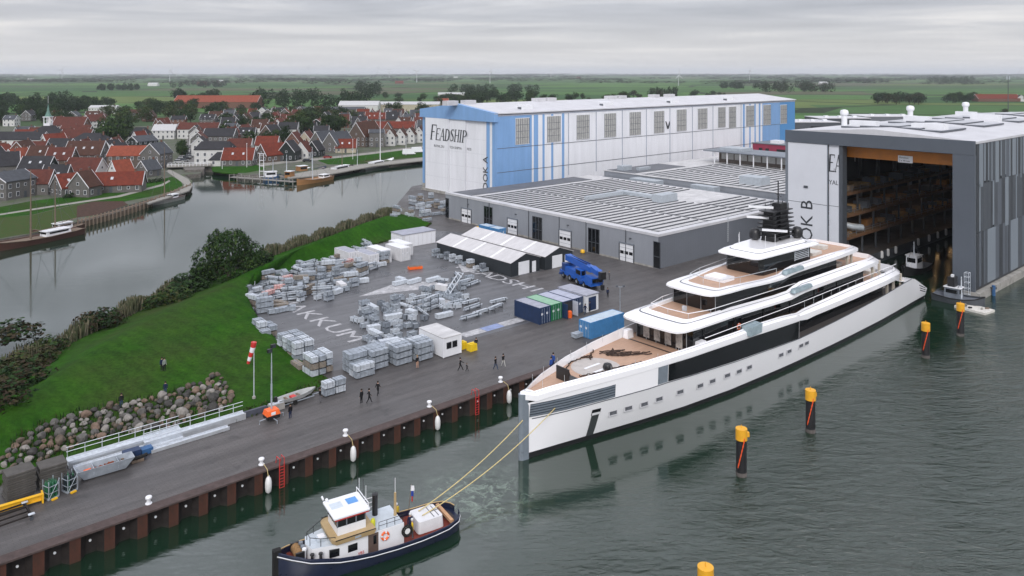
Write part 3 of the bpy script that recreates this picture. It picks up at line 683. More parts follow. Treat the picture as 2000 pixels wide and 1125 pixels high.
o = lettering(dB, text_mesh('DOK B', 3.9, ink), (UB-.25, 82.6, 2.4), (0,0,1), (0,1,0))
yl = v_at(1617,UB)
for ch, dy in (('E',0),('A',1.35)):
    lettering(dB, stroke_letter(ch, 3.7, ink, .1), (UB+.07, yl-.05-dy, 21.0-.0), (0,-1,0), (0,0,1)).scale.x *= .55
lettering(dB, text_mesh('YAL', 1.35, ink), (UB+.08, yl-.2, 18.3), (0,-1,0), (0,0,1), sx=.85)
MB().cbox((UB-.3, v_at(1575,UB), 17.2), (.14,.9,.5), dark_grey).build('wall_lamp', dB)
# orange crane beam across the opening with its load sign
bm_ = MB().box((UB+3,55.2,24.1), (UB+5,VB1-1.1,26.3), mat('crane_orange', (.42,.145,.015), .5, var=.15, scale=.6)).build('crane_beam', dB)
sg = MB().box((UB+2.86,v_at(1783,UB+3),23.9), (UB+2.97,v_at(1754.5,UB+3),25.3), white).build('load_sign', bm_)
lettering(sg, text_mesh('Elevation', .5, ink), (UB+2.84, v_at(1756.5,UB+3), 24.75), (0,-1,0), (0,0,1))
lettering(sg, text_mesh('2 x 40 ton', .5, ink), (UB+2.84, v_at(1756.5,UB+3), 24.12), (0,-1,0), (0,0,1))
# striped cladding: three tiers of tall panels, light strips among dark
random.seed(21)
u = UB+1.7
tiers = ((21.2,HB-.55),(12.2,21.15),(2.0,12.15))
pat = [(1.6,1),(1.6,4),(1.0,2),(.6,4),(1.3,1),(.7,4),(1.0,2),(.6,4),(2.0,2),(1.5,4),(1.4,1),(.6,4),(1.8,2),(.6,4),(1.6,3),(.7,4)]
for ti, (z0, z1) in enumerate(tiers):
    u = UB+.35; k = ti*4
    while u < UB1-2:
        w, c = pat[k % len(pat)]; w *= 1.0 + .35*math.sin(k*2.3+ti); k += 1
        if ti == 1 and c == 4 and k % 3: c = 2
        if ti == 2 and c == 4 and k % 2 == 0: c = 3
        if ti == 2 and k % 9 == 5: w, c = 4.4, 4
        if u < UB+1.0 and ti < 3: w, c = 1.5, 1
        zt_ = z0 + (0 if c != 4 else R(-.9,.9)) if z0 > 2 else z0
        MB().box((u,VB0-.02 - (.04 if c == 4 else 0),zt_), (min(u+w-.03,UB1),VB0+.19,z1), [gB2,gB2,gB3,gB,gB4][c]).build('cladding_panel', dB)
        u += w
MB().box((UB-.6,VB0-.9,-1), (UB1,VB0+.9,1.35), concrete).build('concrete_base', dB)
MB().box((UB-.6,VB0+.92,-1), (UB+1.5,55.3,1.38), concrete).build('concrete_base', dB)
# roof furniture
for px, py in ((1649,240),(1778,232),(1886,223)):
    q = ground(px,py,HB+.8); a, c = to_uv(q)
    v_ = MB().lathe((a,c,rzB(c)-.1), [(.66,0),(.66,2.6),(.9,2.7),(1.0,3.3),(.8,3.8),(.2,3.95)], white, 14).build('roof_vent', dB)
for px, py, L in ((1712,250,6),(1815,240,6),(1905,229,5),(1745,243,.1)):
    q = ground(px,py,HB+.8); a, c = to_uv(q)
    if L > 1: MB().box((a,c,rzB(c)-.2), (a+1.6,c+L,rzB(c)+1.2), white).build('roof_vent', dB)
for px, py in ((1845,257),(1952,238)):
    q = ground(px,py,HB+.8); a, c = to_uv(q)
    MB().box((a,c,rzB(c)-.2), (a+2.0,c+6.5,rzB(c)+1.6), white).build('roof_vent', dB)
sk = mat('rooflight_sheet', (.42,.43,.46), .35, var=.15, scale=.6)
for u0 in (UB+9, UB+33, UB+57, UB+81):
    for k in range(5): 
        y0 = VB0+9+k*4.2
        s_ = MB().box((u0,y0,rzB(y0+2)-.05), (u0+13,y0+3.9,rzB(y0+2)+.35), sk).build('rooflight', dB)
        MB().box((u0-.12,y0-.12,rzB(y0+2)-.02), (u0+13.1,y0-.005,rzB(y0+2)+.3), seam).build('rooflight_kerb', s_)
        MB().box((u0-.12,y0+.005,rzB(y0+2)-.02), (u0-.005,y0+3.9,rzB(y0+2)+.3), seam).build('rooflight_kerb', s_)
# inside: quay with fenders, three scaffold galleries, ducts and stores on the far wall
for k, z in enumerate((6.4, 11.0, 15.6)):
    y0 = 77.2 + k*.5
    g = MB().box((UB+4,y0,z), (UB+95,VB1-1.1,z+.25), mat('scaffold_boards', (.20,.125,.07), .8, var=.3, scale=1, stretch=(.3,4,1))).build('gallery', dB)
    MB().box((UB+4,y0-.1,z-.35), (UB+95,y0-.01,z+.3), mat('rusty_edge', (.16,.085,.045), .7, var=.3, scale=2)).build('gallery_edge', g)
    rl = MB()
    for q in range(24): rl.cbox((UB+5+q*3.9, y0+.05, z+.8), (.07,.07,1.1), grey_trim)
    for zz_ in (.8,1.3): rl.box((UB+4,y0+.02,z+zz_), (UB+95,y0+.07,z+zz_+.06), grey_trim)
    rl.build('guard_rail', g)
    for q in range(14): MB().cbox((UB+6+q*6.8, y0+.6, z-2.1 if k else z-2.1), (.35,.35,4.0), dark_grey).build('gallery_post', g)
    for q in range(26):
        a = UB+6+q*3.4+R(-1,1); h = R(.6,1.7)
        MB().box((a,y0+R(.8,3),z+.26), (a+R(.8,2.2),y0+R(3.6,5),z+.26+h), random.choice([mat('plywood', (.42,.27,.12), .7, var=.25),mat('plywood_orange', (.40,.20,.07), .7),mat('carton', (.30,.22,.15), .8),dark_grey,grey_trim,MATS['plywood']])).build('stored_crate', g)
lamp_e = bpy.data.materials.new('work_light'); lamp_e.use_nodes = True
tree_of(lamp_e)[2].inputs['Emission Color'].default_value = (1,.62,.28,1); tree_of(lamp_e)[2].inputs['Emission Strength'].default_value = 3
for k, z in enumerate((6.4,11.0,15.6)):
    for q in range(7): MB().box((UB+10+q*9,77.9+k*.5,z-.5),(UB+12+q*9,78.1+k*.5,z-.38),lamp_e).build('work_light', dB)
dt = MB(); dt.tube([(UB+5,86,13),(UB+6,83.5,11.5),(UB+7.5,81,9),(UB+9,78.5,8.2),(UB+11,76.9,7.9)], .75, duct, 10); dt.build('ventilation_duct', dB)
for k in range(9): MB().box((UB+12+k*10,VB1-1.45,4), (UB+13.4+k*10,VB1-1.02,HB-3), grey_trim).build('inner_column', dB)
slit = mat('painted_daylight_slit', (.7,.72,.75), .5)  # pale colour stands in for daylight showing through the wall
for k in (0,1,2): MB().box((UB+30+k*14,VB1-1.12,20), (UB+30.5+k*14,VB1-1.01,24), slit).build('wall_slit', dB)
MB().box((UB+3,VB1-7,QZ+.05), (UB+6,VB1-3,QZ+6), white).build('site_cabin', dB)
for k, px in enumerate((1722,1734,1749,1793,1814,1831,1847)):
    fnd = MB().lathe((0,0,0), [(.1,0),(.33,.2),(.36,.7),(.33,1.5),(.1,1.75)], mat('fender_white', (.68,.68,.68), .5, var=.1), 10).build('fender', None, tuple(W(u_at(px,74.9),74.85,.7)))
    tag(fnd, ['first','second','third','fourth','fifth','sixth','innermost'][k] + ' white fender from the mouth inside the dark open dock', 'fender', 'fenders on the quay inside the dock')
# ------------------------------------------------------------------ quay wall of steel sheet piles
random.seed(5)
rust = mat('rusty_sheet_pile', (.045,.024,.018), .75, var=.5, scale=1.3, stretch=(1,1,.4), col2=(.095,.036,.024))
rust_d = mat('dark_sheet_pile', (.022,.018,.017), .75, var=.4, scale=1.3)
qw = thing('quay_wall', 'rusty steel sheet pile quay wall along the water in front of the yard', 'quay wall', (0,0,0), ANG)
pitch = 2.7
s = MB(); prof = [(0,74.95),(.5,74.25),(1.35,74.25),(1.85,74.95),(2.7,74.95)]
for (a, c), (a2, c2) in zip(prof, prof[1:]):
    m = rust if c == c2 == 74.25 else rust_d  # outer pans get the lit tone, recessed faces a darker one with shade painted in
    s.add([(a,c,-1.2),(a2,c2,-1.2),(a2,c2,QZ-.12),(a,c,QZ-.12)], [(0,1,2,3)], m)
sp_me = s.mesh('sheet_pile')
ub = -40.0; k = 0
while ub < 158:
    pl = link('sheet_pile', sp_me, qw, (ub,0,0))
    if ub > -5: link('anchor_bolt', MATS.setdefault('_bolt', MB().lathe((0,0,0), [(.09,0),(.11,.06),(.11,.12)], white, 8).mesh('anchor_bolt')), pl, (2.2,74.9,1.15)).rotation_euler.x = PI/2
    ub += pitch; k += 1
MB().box((-60,74.1,QZ-.13), (163,75.36,QZ+.03), mat('capping_beam', (.075,.055,.052), .7, var=.3, scale=1.5)).build('capping_beam', qw)
MB().box((-60,74.9,-1.5), (163,75.34,QZ-.14), rust_d).build('backing', qw)
MB().box((158,75.0,-1.5), (262,75.34,QZ+.02), dark_grey).build('inner_quay_face', qw)
for px in (602, 928):
    uu = u_at(px, 74.1) if px != 602 else 33.2
    lad = MB()
    for a in (0,.5): lad.tube([(uu+a,74.0,-.5),(uu+a,74.0,QZ+.2),(uu+a,74.0,QZ+.75),(uu+a,74.7,QZ+.75),(uu+a,74.9,QZ)], .045, red, 5)
    for q in range(9): lad.tube([(uu,74.0,-.3+q*.3),(uu+.5,74.0,-.3+q*.3)], .03, red, 4)
    lad.build('ladder', qw)
fend_m = MATS['fender_white']
bol = MB().lathe((0,0,0), [(.30,0),(.30,.06),(.18,.08),(.16,.42),(.28,.47),(.30,.6),(.25,.68),(.08,.72)], white, 12).mesh('bollard')
for i, (px, py) in enumerate(((293,988),(517,914),(684,858),(848,800),(985,750))):
    q = ground(px, py, QZ); a, c = to_uv(q)
    o = thing('bollard', ['lone white bollard on the quay edge nearest the stacked dark plates','white bollard above the fender beside the red ladder behind the tug','white bollard on the quay edge between the two red ladders','white bollard on the quay edge in front of the three walkers','white bollard on the quay edge closest to the yacht bow'][i], 'bollard', W(a, 75.5, QZ+.03), 0, 'white bollards along the quay edge')
    link('post', bol, o)
    if i:
        f = thing('fender', ['white fender hanging on the quay wall above the tug','white fender on the quay wall between the two red ladders','white fender on the quay wall in front of the three walkers','white fender on the quay wall closest to the yacht bow'][i-1], 'fender', W(a, 73.8, 0), 0, 'white fenders along the quay wall')
        MB().lathe((0,0,.05), [(.1,0),(.28,.18),(.33,.6),(.33,1.05),(.25,1.45),(.1,1.65)], fend_m, 12).build('fender_body', f)
        MB().tube([(0,0,1.65),(UY*-.3,UX*.3,QZ+.1),(-UY*1.2,UX*1.2,QZ+.3)], .03, rope_pale, 5).build('rope', f)
# ------------------------------------------------------------------ markings on the yard
mark = mat('white_road_paint', (.20,.20,.21), .6, scale=1.6, col2=(.52,.52,.54))
mark_b = mat('blue_road_paint', (.20,.25,.42), .6, var=.2, scale=1.2)
def yard_word(txt, u0, v0, pitch, size, sx):
    g = thing('painted_word', f'word {txt} painted in big white capitals on the yard', 'road marking', W(u0, v0, QZ+.009), ANG - PI/2)
    g['kind'] = 'structure'
    for i, ch in enumerate(txt):
        o = link('letter', text_mesh(ch, size, mark, .001, bold=0.0, align='CENTER'), g, (i*pitch, 0, 0)); o.scale.x = sx
yard_word('FEADSHIP', 94.3, 125.2, 3.65, 4.5, 1.38)
yard_word('MAKKUM', 56.2, 126.6, 4.65, 4.7, 1.4)
mk = MB()
for a, c, m in ((70.6,74.6,mark),(74.65,78.2,mark_b),(78.25,82.5,mark)): mk.box((a,91.7,QZ+.004), (c,93.6,QZ+.009), m)
tag(mk.build('painted_strip', None, None, ANG), 'white and blue strip painted on the yard beside the dark blue container', 'road marking', None, 'structure')
mk = MB().box((57.2,94.6,QZ+.004), (60.3,98.2,QZ+.009), mark_b)
tag(mk.build('painted_square', None, None, ANG), 'pale blue square painted on the yard behind the front row of stacks', 'road marking', None, 'structure')
emb = MB()
for poly in ([(69,121),(80.5,124.5),(88,116),(86,115),(77,118.5)], [(72,109.5),(85,113.5),(83,110.5),(78,104)], [(93,122),(98,131),(99.5,130),(95.5,121)]):
    emb.prism([tuple(W(*q))[:2] for q in poly], QZ+.003, QZ+.009, mark)
tag(emb.build('painted_emblem'), 'large white sweeping emblem painted in the middle of the yard under the crates', 'road marking', None, 'structure')

# ------------------------------------------------------------------ tents, containers, cabins
tent_roof = mat('white_tent_roof', (.50,.49,.50), .5, var=.12, scale=.8, stretch=(.3,1,1))
tent_wall = mat('black_tent_wall', (.018,.023,.028), .55, var=.15)
def store_tent(u0, v0, L, w, label):
    t_ = thing('storage_tent', label, 'storage tent', W(u0, v0, QZ), ANG)
    MB().prism([(0,0),(w,0),(w,L),(0,L)], 0, 2.75, tent_wall).build('wall', t_)
    for y in (-.01, L-.06):
        MB().add([(0,y,2.76),(w,y,2.76),(w/2,y,4.0),(0,y+.07,2.76),(w,y+.07,2.76),(w/2,y+.07,4.0)], [(0,1,2),(3,5,4),(0,3,4,1),(1,4,5,2),(2,5,3,0)], tent_wall).build('gable', t_)
    n_ = 4
    for k in range(n_):
        y0, y1 = -.15 + (L+.3)*k/n_, -.15 + (L+.3)*(k+1)/n_
        for x0, x1, z0, z1 in ((-.22,w/2,2.72,4.1),(w+.22,w/2,2.72,4.1)):
            p_ = MB().add([(x0,y0,z0),(x1,y0,z1),(x1,y1,z1),(x0,y1,z0),(x0,y0,z0-.09),(x1,y0,z1-.09),(x1,y1,z1-.09),(x0,y1,z0-.09)], [(0,1,2,3),(4,7,6,5),(0,4,5,1),(1,5,6,2),(2,6,7,3),(3,7,4,0)], tent_roof).build('roof_panel', t_)
        if k: 
            for sx_ in (-1, 1):
                x0, x1 = (-.23, w/2) if sx_ < 0 else (w+.23, w/2)
                MB().add([(x0,y0-.35,2.745),(x1,y0-.35,4.125),(x1,y0+.35,4.125),(x0,y0+.35,2.745)], [(0,1,2,3)], mat('pale_roof_strip', (.72,.72,.73), .4)).build('roof_strip', t_)
    MB().box((1.9,-.1,.05), (4.7,-.012,2.55), white).build('roller_door', t_)
    MB().box((5.5,-.1,.05), (6.5,-.012,2.2), white).build('door', t_)
    return t_
store_tent(98.0, 113.0, 24.8, 7.6, 'black walled store tent with white roof nearer the crates')
store_tent(106.6, 112.4, 27.5, 7.8, 'black walled store tent with white roof nearer the workshop hall')
def container_mesh(L, w, h, m, mt):
    b = MB(); n_ = int(L/.28)
    # corrugated sides between solid corner posts and rails
    for x0, x1, fx in ((-.0,0.06,0),(w-.06,w,1)):
        pass
    def side(fixed, axis, lo, hi, out):
        q = []; k = 0; s_ = lo+.12
        while s_ < hi-.12:
            d = (0, .035)[k % 2]; e = min(s_+.14, hi-.12)
            q += [(s_,d),(e,d)]; s_ = e; k += 1
        vs = []
        for z in (.14, h-.12):
            for a, d in q: vs.append((fixed - out*d, a, z) if axis == 'y' else (a, fixed - out*d, z))
        N = len(q); fs = [(i,i+1,N+i+1,N+i) if (axis == 'y') == (out > 0) else (i+1,i,N+i,N+i+1) for i in range(N-1)]
        b.add(vs, fs, m)
    side(w, 'y', 0, L, 1); side(0, 'y', 0, L, -1); side(0, 'x', 0, w, -1); side(L, 'x', 0, w, 1)
    for x in (0,w-.12):
        for y in (0,L-.12): b.box((x,y,0), (x+.12,y+.12,h), m)
    for z in (0,h-.12):
        b.box((0,.12,z), (.1,L-.12,z+.13), m); b.box((w-.1,.12,z), (w,L-.12,z+.13), m)
        b.box((.12,0,z), (w-.12,.1,z+.13), m); b.box((.12,L-.1,z), (w-.12,L,z+.13), m)
    b.box((.05,.05,h-.06), (w-.05,L-.05,h-.01), mt or m)
    return b
def doors(parent, w, h, m, y=-.03, lh=None):
    for k in (0,1):
        d = MB().box((.13+k*(w-.26)/2,y-.03,.15), (.13+(k+1)*(w-.26)/2-.02,y+.02,h-.14), m).build('door', parent)
        bar = MB()
        for q in (.3,.75): bar.tube([(.13+(k+q)*(w-.26)/2,y-.07,.12),(.13+(k+q)*(w-.26)/2,y-.07,h-.12)], .028, galv, 5)
        bar.build('lock_bar', d)
        MB().box((.2+k*(w-.26)/2+.1,y-.042,h*.55), (.2+k*(w-.26)/2+.45,y-.031,h*.68), white).build('plate', d)
c_navy = mat('navy_container', (.012,.030,.085), .5, var=.2, scale=1.5)
c_green = mat('green_container', (.014,.14,.055), .5, var=.2, scale=1.5)
c_blue = mat('blue_container', (.025,.09,.22), .5, var=.2, scale=1.5)
c_light = mat('light_blue_container', (.055,.20,.42), .5, var=.15, scale=1.5)
top_grey = mat('grey_container_roof', (.30,.31,.37), .45, var=.2, scale=1.2)
top_green = mat('green_container_roof', (.22,.40,.27), .5, var=.15, scale=1.2)
top_lav = mat('lavender_container_roof', (.36,.38,.47), .45, var=.15, scale=1.2)
def container(u, v, rz, label, m, mt, L=6.06, h=2.59, group='containers on the yard', dr=True, z=QZ, open_=False):
    c = thing('shipping_container', label, 'container', W(u,v,z), rz, group)
    container_mesh(L, 2.44, h, m, mt).build('container_body', c)
    if dr and not open_: doors(c, 2.44, h, m)
    return c
# the row stands side by side along u, doors to the quay
base_u, base_v = 82.8, 88.6
container(base_u, base_v, ANG, 'navy container at the end of the row next to the painted strip', c_navy, top_grey)
container(base_u+2.5, base_v, ANG, 'green container standing second in the row of containers', c_green, top_green)
oc = container(base_u+5.0, base_v, ANG, 'navy container with one door swung open in the row', c_navy, top_lav, open_=True)
MB().box((.14,-.02,.16), (2.3,.0,2.44), mat('dark_container_inside', (.03,.03,.035), .8)).build('door_opening', oc)
MB().box((2.36,-1.25,.15), (2.42,-.05,2.45), mat('pale_door', (.42,.45,.52), .5)).build('door', oc)
MB().box((.05,-1.2,.15), (.11,-.05,2.45), c_navy).build('door', oc)
tk = tag(MB().lathe((0,0,0), [(.4,0),(.45,.5),(.4,1.0),(.2,1.1)], orange, 10).build('drum', None, tuple(W(base_u+6.2, base_v-.5, QZ))), 'orange drum standing in the doorway of the open container', 'drum')
container(base_u+7.5, base_v, ANG, 'navy container fourth in the row beside the white site unit', c_navy, top_lav)
wu = thing('site_unit', 'white site unit with a dark window at the crane end of the container row', 'site cabin', W(base_u+10.05, base_v-.6, QZ), ANG)
MB().box((0,0,0), (2.9,6.6,2.7), white).build('cabin_wall', wu)
MB().box((-.1,-.1,2.71), (3.0,6.7,2.9), top_grey).build('roof', wu)
MB().box((2.91,.6,1.0), (2.96,2.6,2.2), glass_dark).build('window', wu)
MB().box((.5,-.05,.2), (2.3,-.01,2.4), c_navy).build('door', wu)
container(83.7, 77.9, ANG-PI/2, 'light blue container standing alone beside the yacht', c_light, mat('pale_blue_roof', (.42,.50,.58), .45, var=.15), h=2.45, L=7.6).location = W(84.0, 81.2, QZ)
# light blue ones by the hall
for k in range(2):
    q = ground(938+k*20, 448+k*5, QZ); a, c = to_uv(q)
    container(118.2, v_at(940, 118.2)-2.6-k*3.9, ANG, ['light blue container against the grey hall, farther from the tents','light blue container against the grey hall, nearer the tents'][k], c_light, MATS['pale_blue_roof'], L=3.6, h=2.3, group='light blue containers by the hall')
# white cabin with two windows
wc = thing('site_cabin', 'white office cabin with two dark windows on the quay side of the yard', 'site cabin', W(62.9, 86.9, QZ), ANG)
MB().box((0,0,.12), (3.1,6.0,2.72), white).build('cabin_wall', wc)
MB().box((-.05,-.05,2.73), (3.15,6.05,2.85), roof_dirty).build('roof', wc)
MB().box((.1,.1,0), (3.0,5.9,.11), dark_grey).build('base_frame', wc)
for x in (.95, 1.95):
    w_ = MB().box((x-.42,-.05,1.2), (x+.42,-.01,2.1), dark_grey).build('window', wc)
    MB().box((x-.36,-.07,1.26), (x+.36,-.052,2.04), glass_dark).build('pane', w_)
for x in (-.03, 3.03): MB().box((x-.04,-.06,.1), (x+.1,.05,2.75), door_white).build('corner_post', wc)
# yellow tanks
tm = MB().prism([(0,0),(1.25,0),(1.25,1.0),(0,1.0)], 0, 1.0, mat('tank_yellow', (.72,.50,.02), .4, var=.1), taper=.92).box((.35,.3,1.0), (.9,.7,1.12), MATS['tank_yellow'])
for x in (.2,.55,.9): tm.box((x,.02,.05), (x+.14,-.03,.95), MATS['tank_yellow'])
me = tm.mesh('tank')
for k, (a, c) in enumerate(((67.3,86.4),(66.6,87.9))): tag(link('tank', me, None, W(a,c,QZ), ANG), ['yellow liquid tank nearest the man in black','yellow liquid tank tucked against the white office cabin'][k], 'tank', 'yellow tanks')
# white containers by the dike
c_white = mat('white_container', (.60,.60,.62), .5, var=.12, scale=1)
for k, (px, py, L, h, lb, ro) in enumerate(((766,521,6.06,2.6,'white container with door bars nearest the crates',top_grey),(733,527,6.06,2.6,'white container with grey roof at the dike end of the group',top_grey),(752,513,6.06,2.75,'white container behind the two front ones',white),(776,510,6.06,2.75,'white container at the back corner of the group',white),(800,503,6.06,2.6,'white container by the passage to the tents',white))):
    q = ground(px,py,QZ); a, c = to_uv(q)
    cc = container([80.6,78.6,84.2,88.4,91.2][k], [137.2,141.9,138.2,137.4,140.6][k], ANG + (0 if k != 4 else .0), lb, c_white, ro, L=L, h=h, group='white containers by the dike')
q = ground(815,483,QZ)
ws = thing('storage_shed', 'white shed with double doors between the dike and the tents', 'shed', W(95.5,147.5,QZ), ANG)
MB().box((0,0,0), (9,5,2.9), c_white).build('wall', ws); MB().box((-.1,-.1,2.91), (9.1,5.1,3.05), top_grey).build('roof', ws)
for k in range(5): MB().box((-.05,.25+k*.95,.1), (-.01,1.1+k*.95,2.5), door_white).build('door', ws)
for k in range(7): MB().box((.6+k*1.2,-.05,.1), (1.7+k*1.2,-.01,2.6), door_white).build('door', ws)

# ------------------------------------------------------------------ blue crane
cb = mat('crane_blue', (.012,.095,.42), .35, var=.1)
cb_d = mat('crane_dark_blue', (.008,.04,.17), .4)
ca = to_uv(ground(1100,570,QZ)); cz = to_uv(ground(1185,592,QZ))
cr_ = thing('mobile_crane', 'bright blue mobile crane with its telescopic boom folded over the cab', 'crane', W(106.8,107.0,QZ), ANG - math.radians(106))
MB().box((.3,-1.3,.9), (12,1.3,1.5), cb).build('chassis', cr_)
for k in range(4):
    for s_ in (-1.15,1.15):
        w_ = MB().lathe((0,0,-.2), [(.3,0),(.62,.02),(.66,.1),(.66,.3),(.62,.38),(.3,.4)], rubber, 14).build('wheel', cr_, (1.6+k*2.6,s_,.66)); w_.rotation_euler.x = PI/2
        link('rim', MB().lathe((0,0,-.22), [(.28,0),(.28,.44)], galv, 10).mesh('rim'), w_)
MB().prism([(9.6,-1.3),(12.2,-1.3),(12.2,1.3),(9.6,1.3)], 1.5, 2.5, cb, taper=.94).box((12.1,-1.1,1.6), (12.25,1.1,2.3), glass_dark).build('cab', cr_)
MB().box((2.2,-1.2,1.5), (6.0,1.2,2.4), cb).box((1.0,-1.25,1.5), (2.19,1.25,2.9), cb_d).build('counterweight', cr_)
oc_ = MB().box((6.2,-1.25,1.55), (8.4,-.3,3.0), cb).build('operator_cab', cr_)
MB().box((6.5,-1.28,2.1), (8.2,-1.255,2.9), glass_dark).box((8.41,-1.15,2.1), (8.44,-.4,2.9), glass_dark).build('window', oc_)
bo = MB()
for k, (x0, x1, w_) in enumerate(((1.0,10.5,.62),(10.4,12.6,.52),(12.5,13.6,.44))):
    z0 = 3.15 - k*.06
    bo.add([(x0,.1-w_,z0+.15),(x1,.1-w_,z0-.1),(x1,.1+w_,z0-.1),(x0,.1+w_,z0+.15),(x0,.1-w_,z0+1.25-k*.12),(x1,.1-w_,z0+.85-k*.1),(x1,.1+w_,z0+.85-k*.1),(x0,.1+w_,z0+1.25-k*.12)], [(3,2,1,0),(4,5,6,7),(0,1,5,4),(1,2,6,5),(2,3,7,6),(3,0,4,7)], cb)
bo.build('boom', cr_)
MB().box((13.3,-.5,2.6), (14.2,.6,3.9), black).build('boom_head', cr_)
for y in (-.3,.4): MB().box((2,y-.05,4.15), (9,y+.05,4.4), cb_d).build('boom_guide', cr_)
hk = MB().tube([(13.9,0,2.6),(13.9,0,1.6)], .05, black, 5).box((13.6,-.25,.7), (14.2,.25,1.6), black).build('hook_block', cr_)
for x in (1.2,8.9):
    for s_ in (-1,1): MB().box((x,min(s_*1.3,s_*2.0),.85), (x+.5,max(s_*1.3,s_*2.0),1.2), cb_d).build('outrigger', cr_)

# ------------------------------------------------------------------ crates and scaffold bundles
def bundle(l, w, h, m, layers=5, rows=3):
    b = MB(); lh = (h-.14)/layers
    for x in (l*.15, l*.85): b.box((x-.06,0,0), (x+.06,w,.12), dark_grey)
    for k in range(layers):
        o = R(-.03,.03)
        b.box((o,R(0,.03),.12+k*lh+.018), (l+o,w-R(0,.03),.12+(k+1)*lh), m)
    for k in range(1, rows): b.box((-.012,w*k/rows-.012,.3), (l+.012,w*k/rows+.012,h+.004), galv)
    for x in (l*.22, l*.78): b.box((x-.015,-.015,.1), (x+.015,w+.015,h+.012), grey_trim)
    return b.mesh('bundle')
def crate(l, w, h, m):
    b = MB(); t = .06
    for x in (0,l-.09):
        for y in (0,w-.09): b.box((x,y,0), (x+.09,y+.09,h), m)
    b.box((0,0,.16), (l,t,h-.05), m); b.box((0,w-t,.16), (l,w,h-.05), m); b.box((0,t,.16), (t,w-t,h-.05), m); b.box((l-t,t,.16), (l,w-t,h-.05), m)
    b.box((t,t,.16), (l-t,w-t,.2), m)
    for k in range(5): b.box((R(.08,.2),t+.04+k*(w-.2)/5,.3), (l-R(.08,.2),t+.1+k*(w-.2)/5+.08,h-R(.1,.4)), random.choice([galv,galv_lt,grey_trim]))
    return b.mesh('crate')
def rack(L, w, h, m):
    b = MB()
    for x in (L*.2, L*.8):
        b.box((x-.05,0,0), (x+.05,w,.12), dark_grey)
        for y in (0,w-.08): b.box((x-.05,y,.12), (x+.05,y+.08,h), dark_grey)
    for k in range(7):
        y = .12 + R(0, w-.3); z = .2 + R(0,h-.3); a = R(0,.5)
        b.box((a-.2,y,z), (a+L-R(.2,.8),y+R(.08,.22),z+.1), random.choice([m,galv_lt]))
    return b.mesh('rack')
def case(l, w, h, m):
    b = MB().box((0,0,.1), (l,w,h), m)
    for k in range(5): b.box((l*k/4-.03 if k else -.02,-.03,.1), (l*k/4+.04,w+.03,h+.02), m)
    for x in (.1,l-.25): b.box((x,.05,0), (x+.15,w-.05,.1), dark_grey)
    return b.mesh('case')
BUN = [bundle(2.7,.95,.86,galv), bundle(2.7,.95,.86,galv_lt), bundle(2.55,.9,.8,galv,4,2)]
BUN += [bundle(2.6,.95,.8,mat('grey_timber_boards', (.22,.19,.16), .8, var=.3, scale=3),5,2)]
CUB = [bundle(1.35,1.2,.86,galv,3,2), bundle(1.3,1.15,.86,galv_lt,4,2), bundle(1.35,1.2,.86,galv,4,2), bundle(1.3,1.15,.86,galv_lt,3,2), bundle(1.3,1.2,.8,MATS['grey_timber_boards'],3,2)]
CRT = [crate(1.3,.95,.85,galv), crate(1.25,.9,.8,galv_lt), crate(1.6,1.0,.75,galv), crate(1.1,.9,.9,grey_trim)]
RCK = [rack(4.2,.9,.8,galv), rack(3.6,.9,.75,galv_lt), rack(4.6,1.0,.9,galv)]
CAS = [case(2.6,1.1,1.1,c_white), case(1.9,1.0,.9,galv_lt), case(2.9,.9,.8,galv_lt)]
RED = [bundle(2.4,.9,.8,mat('red_white_boards', (.45,.05,.035), .6, scale=3, col2=(.62,.58,.56)),4,2)]
cnt = {}
def piece(kind, u, v, z, rz, label, group, cat='crate', pool=None):
    nm_ = {'BUN':'scaffold_bundle','CUB':'scaffold_pallet','CRT':'steel_crate','RCK':'pipe_rack','CAS':'storage_case','RED':'board_bundle'}[kind]
    return tag(link(nm_, random.choice(pool or globals()[kind]), None, W(u,v,z), ANG+rz), label, cat, group)
# front row: neat blocks, three bundles high
blocks = [(50.0,88.2,2,2,'nearest the rocks side'),(50.2,90.4,3,2,''),(53.0,89.4,3,3,''),(56.3,88.6,3,3,''),(59.4,88.0,3,3,'')]
names = ['in the low front block of the quayside row','in the tall block behind the low one','in the second block of the quayside row','in the third block of the quayside row','in the block next to the white office cabin']
for bi, (u, v, nz_, nv_, _) in enumerate(blocks):
    for a in range(nv_):
        for z in range(nz_):
            lb = ['galvanised scaffold bundle at the bottom','galvanised scaffold bundle in the middle','galvanised scaffold bundle on top'][z if nz_ == 3 else z*2]
            piece('BUN', u+R(-.04,.04), v+a*1.0, QZ+.01+z*.875, R(-.012,.012), f'{lb} {names[bi]}', 'scaffold bundles in the quayside row', 'bundle', BUN[:3])
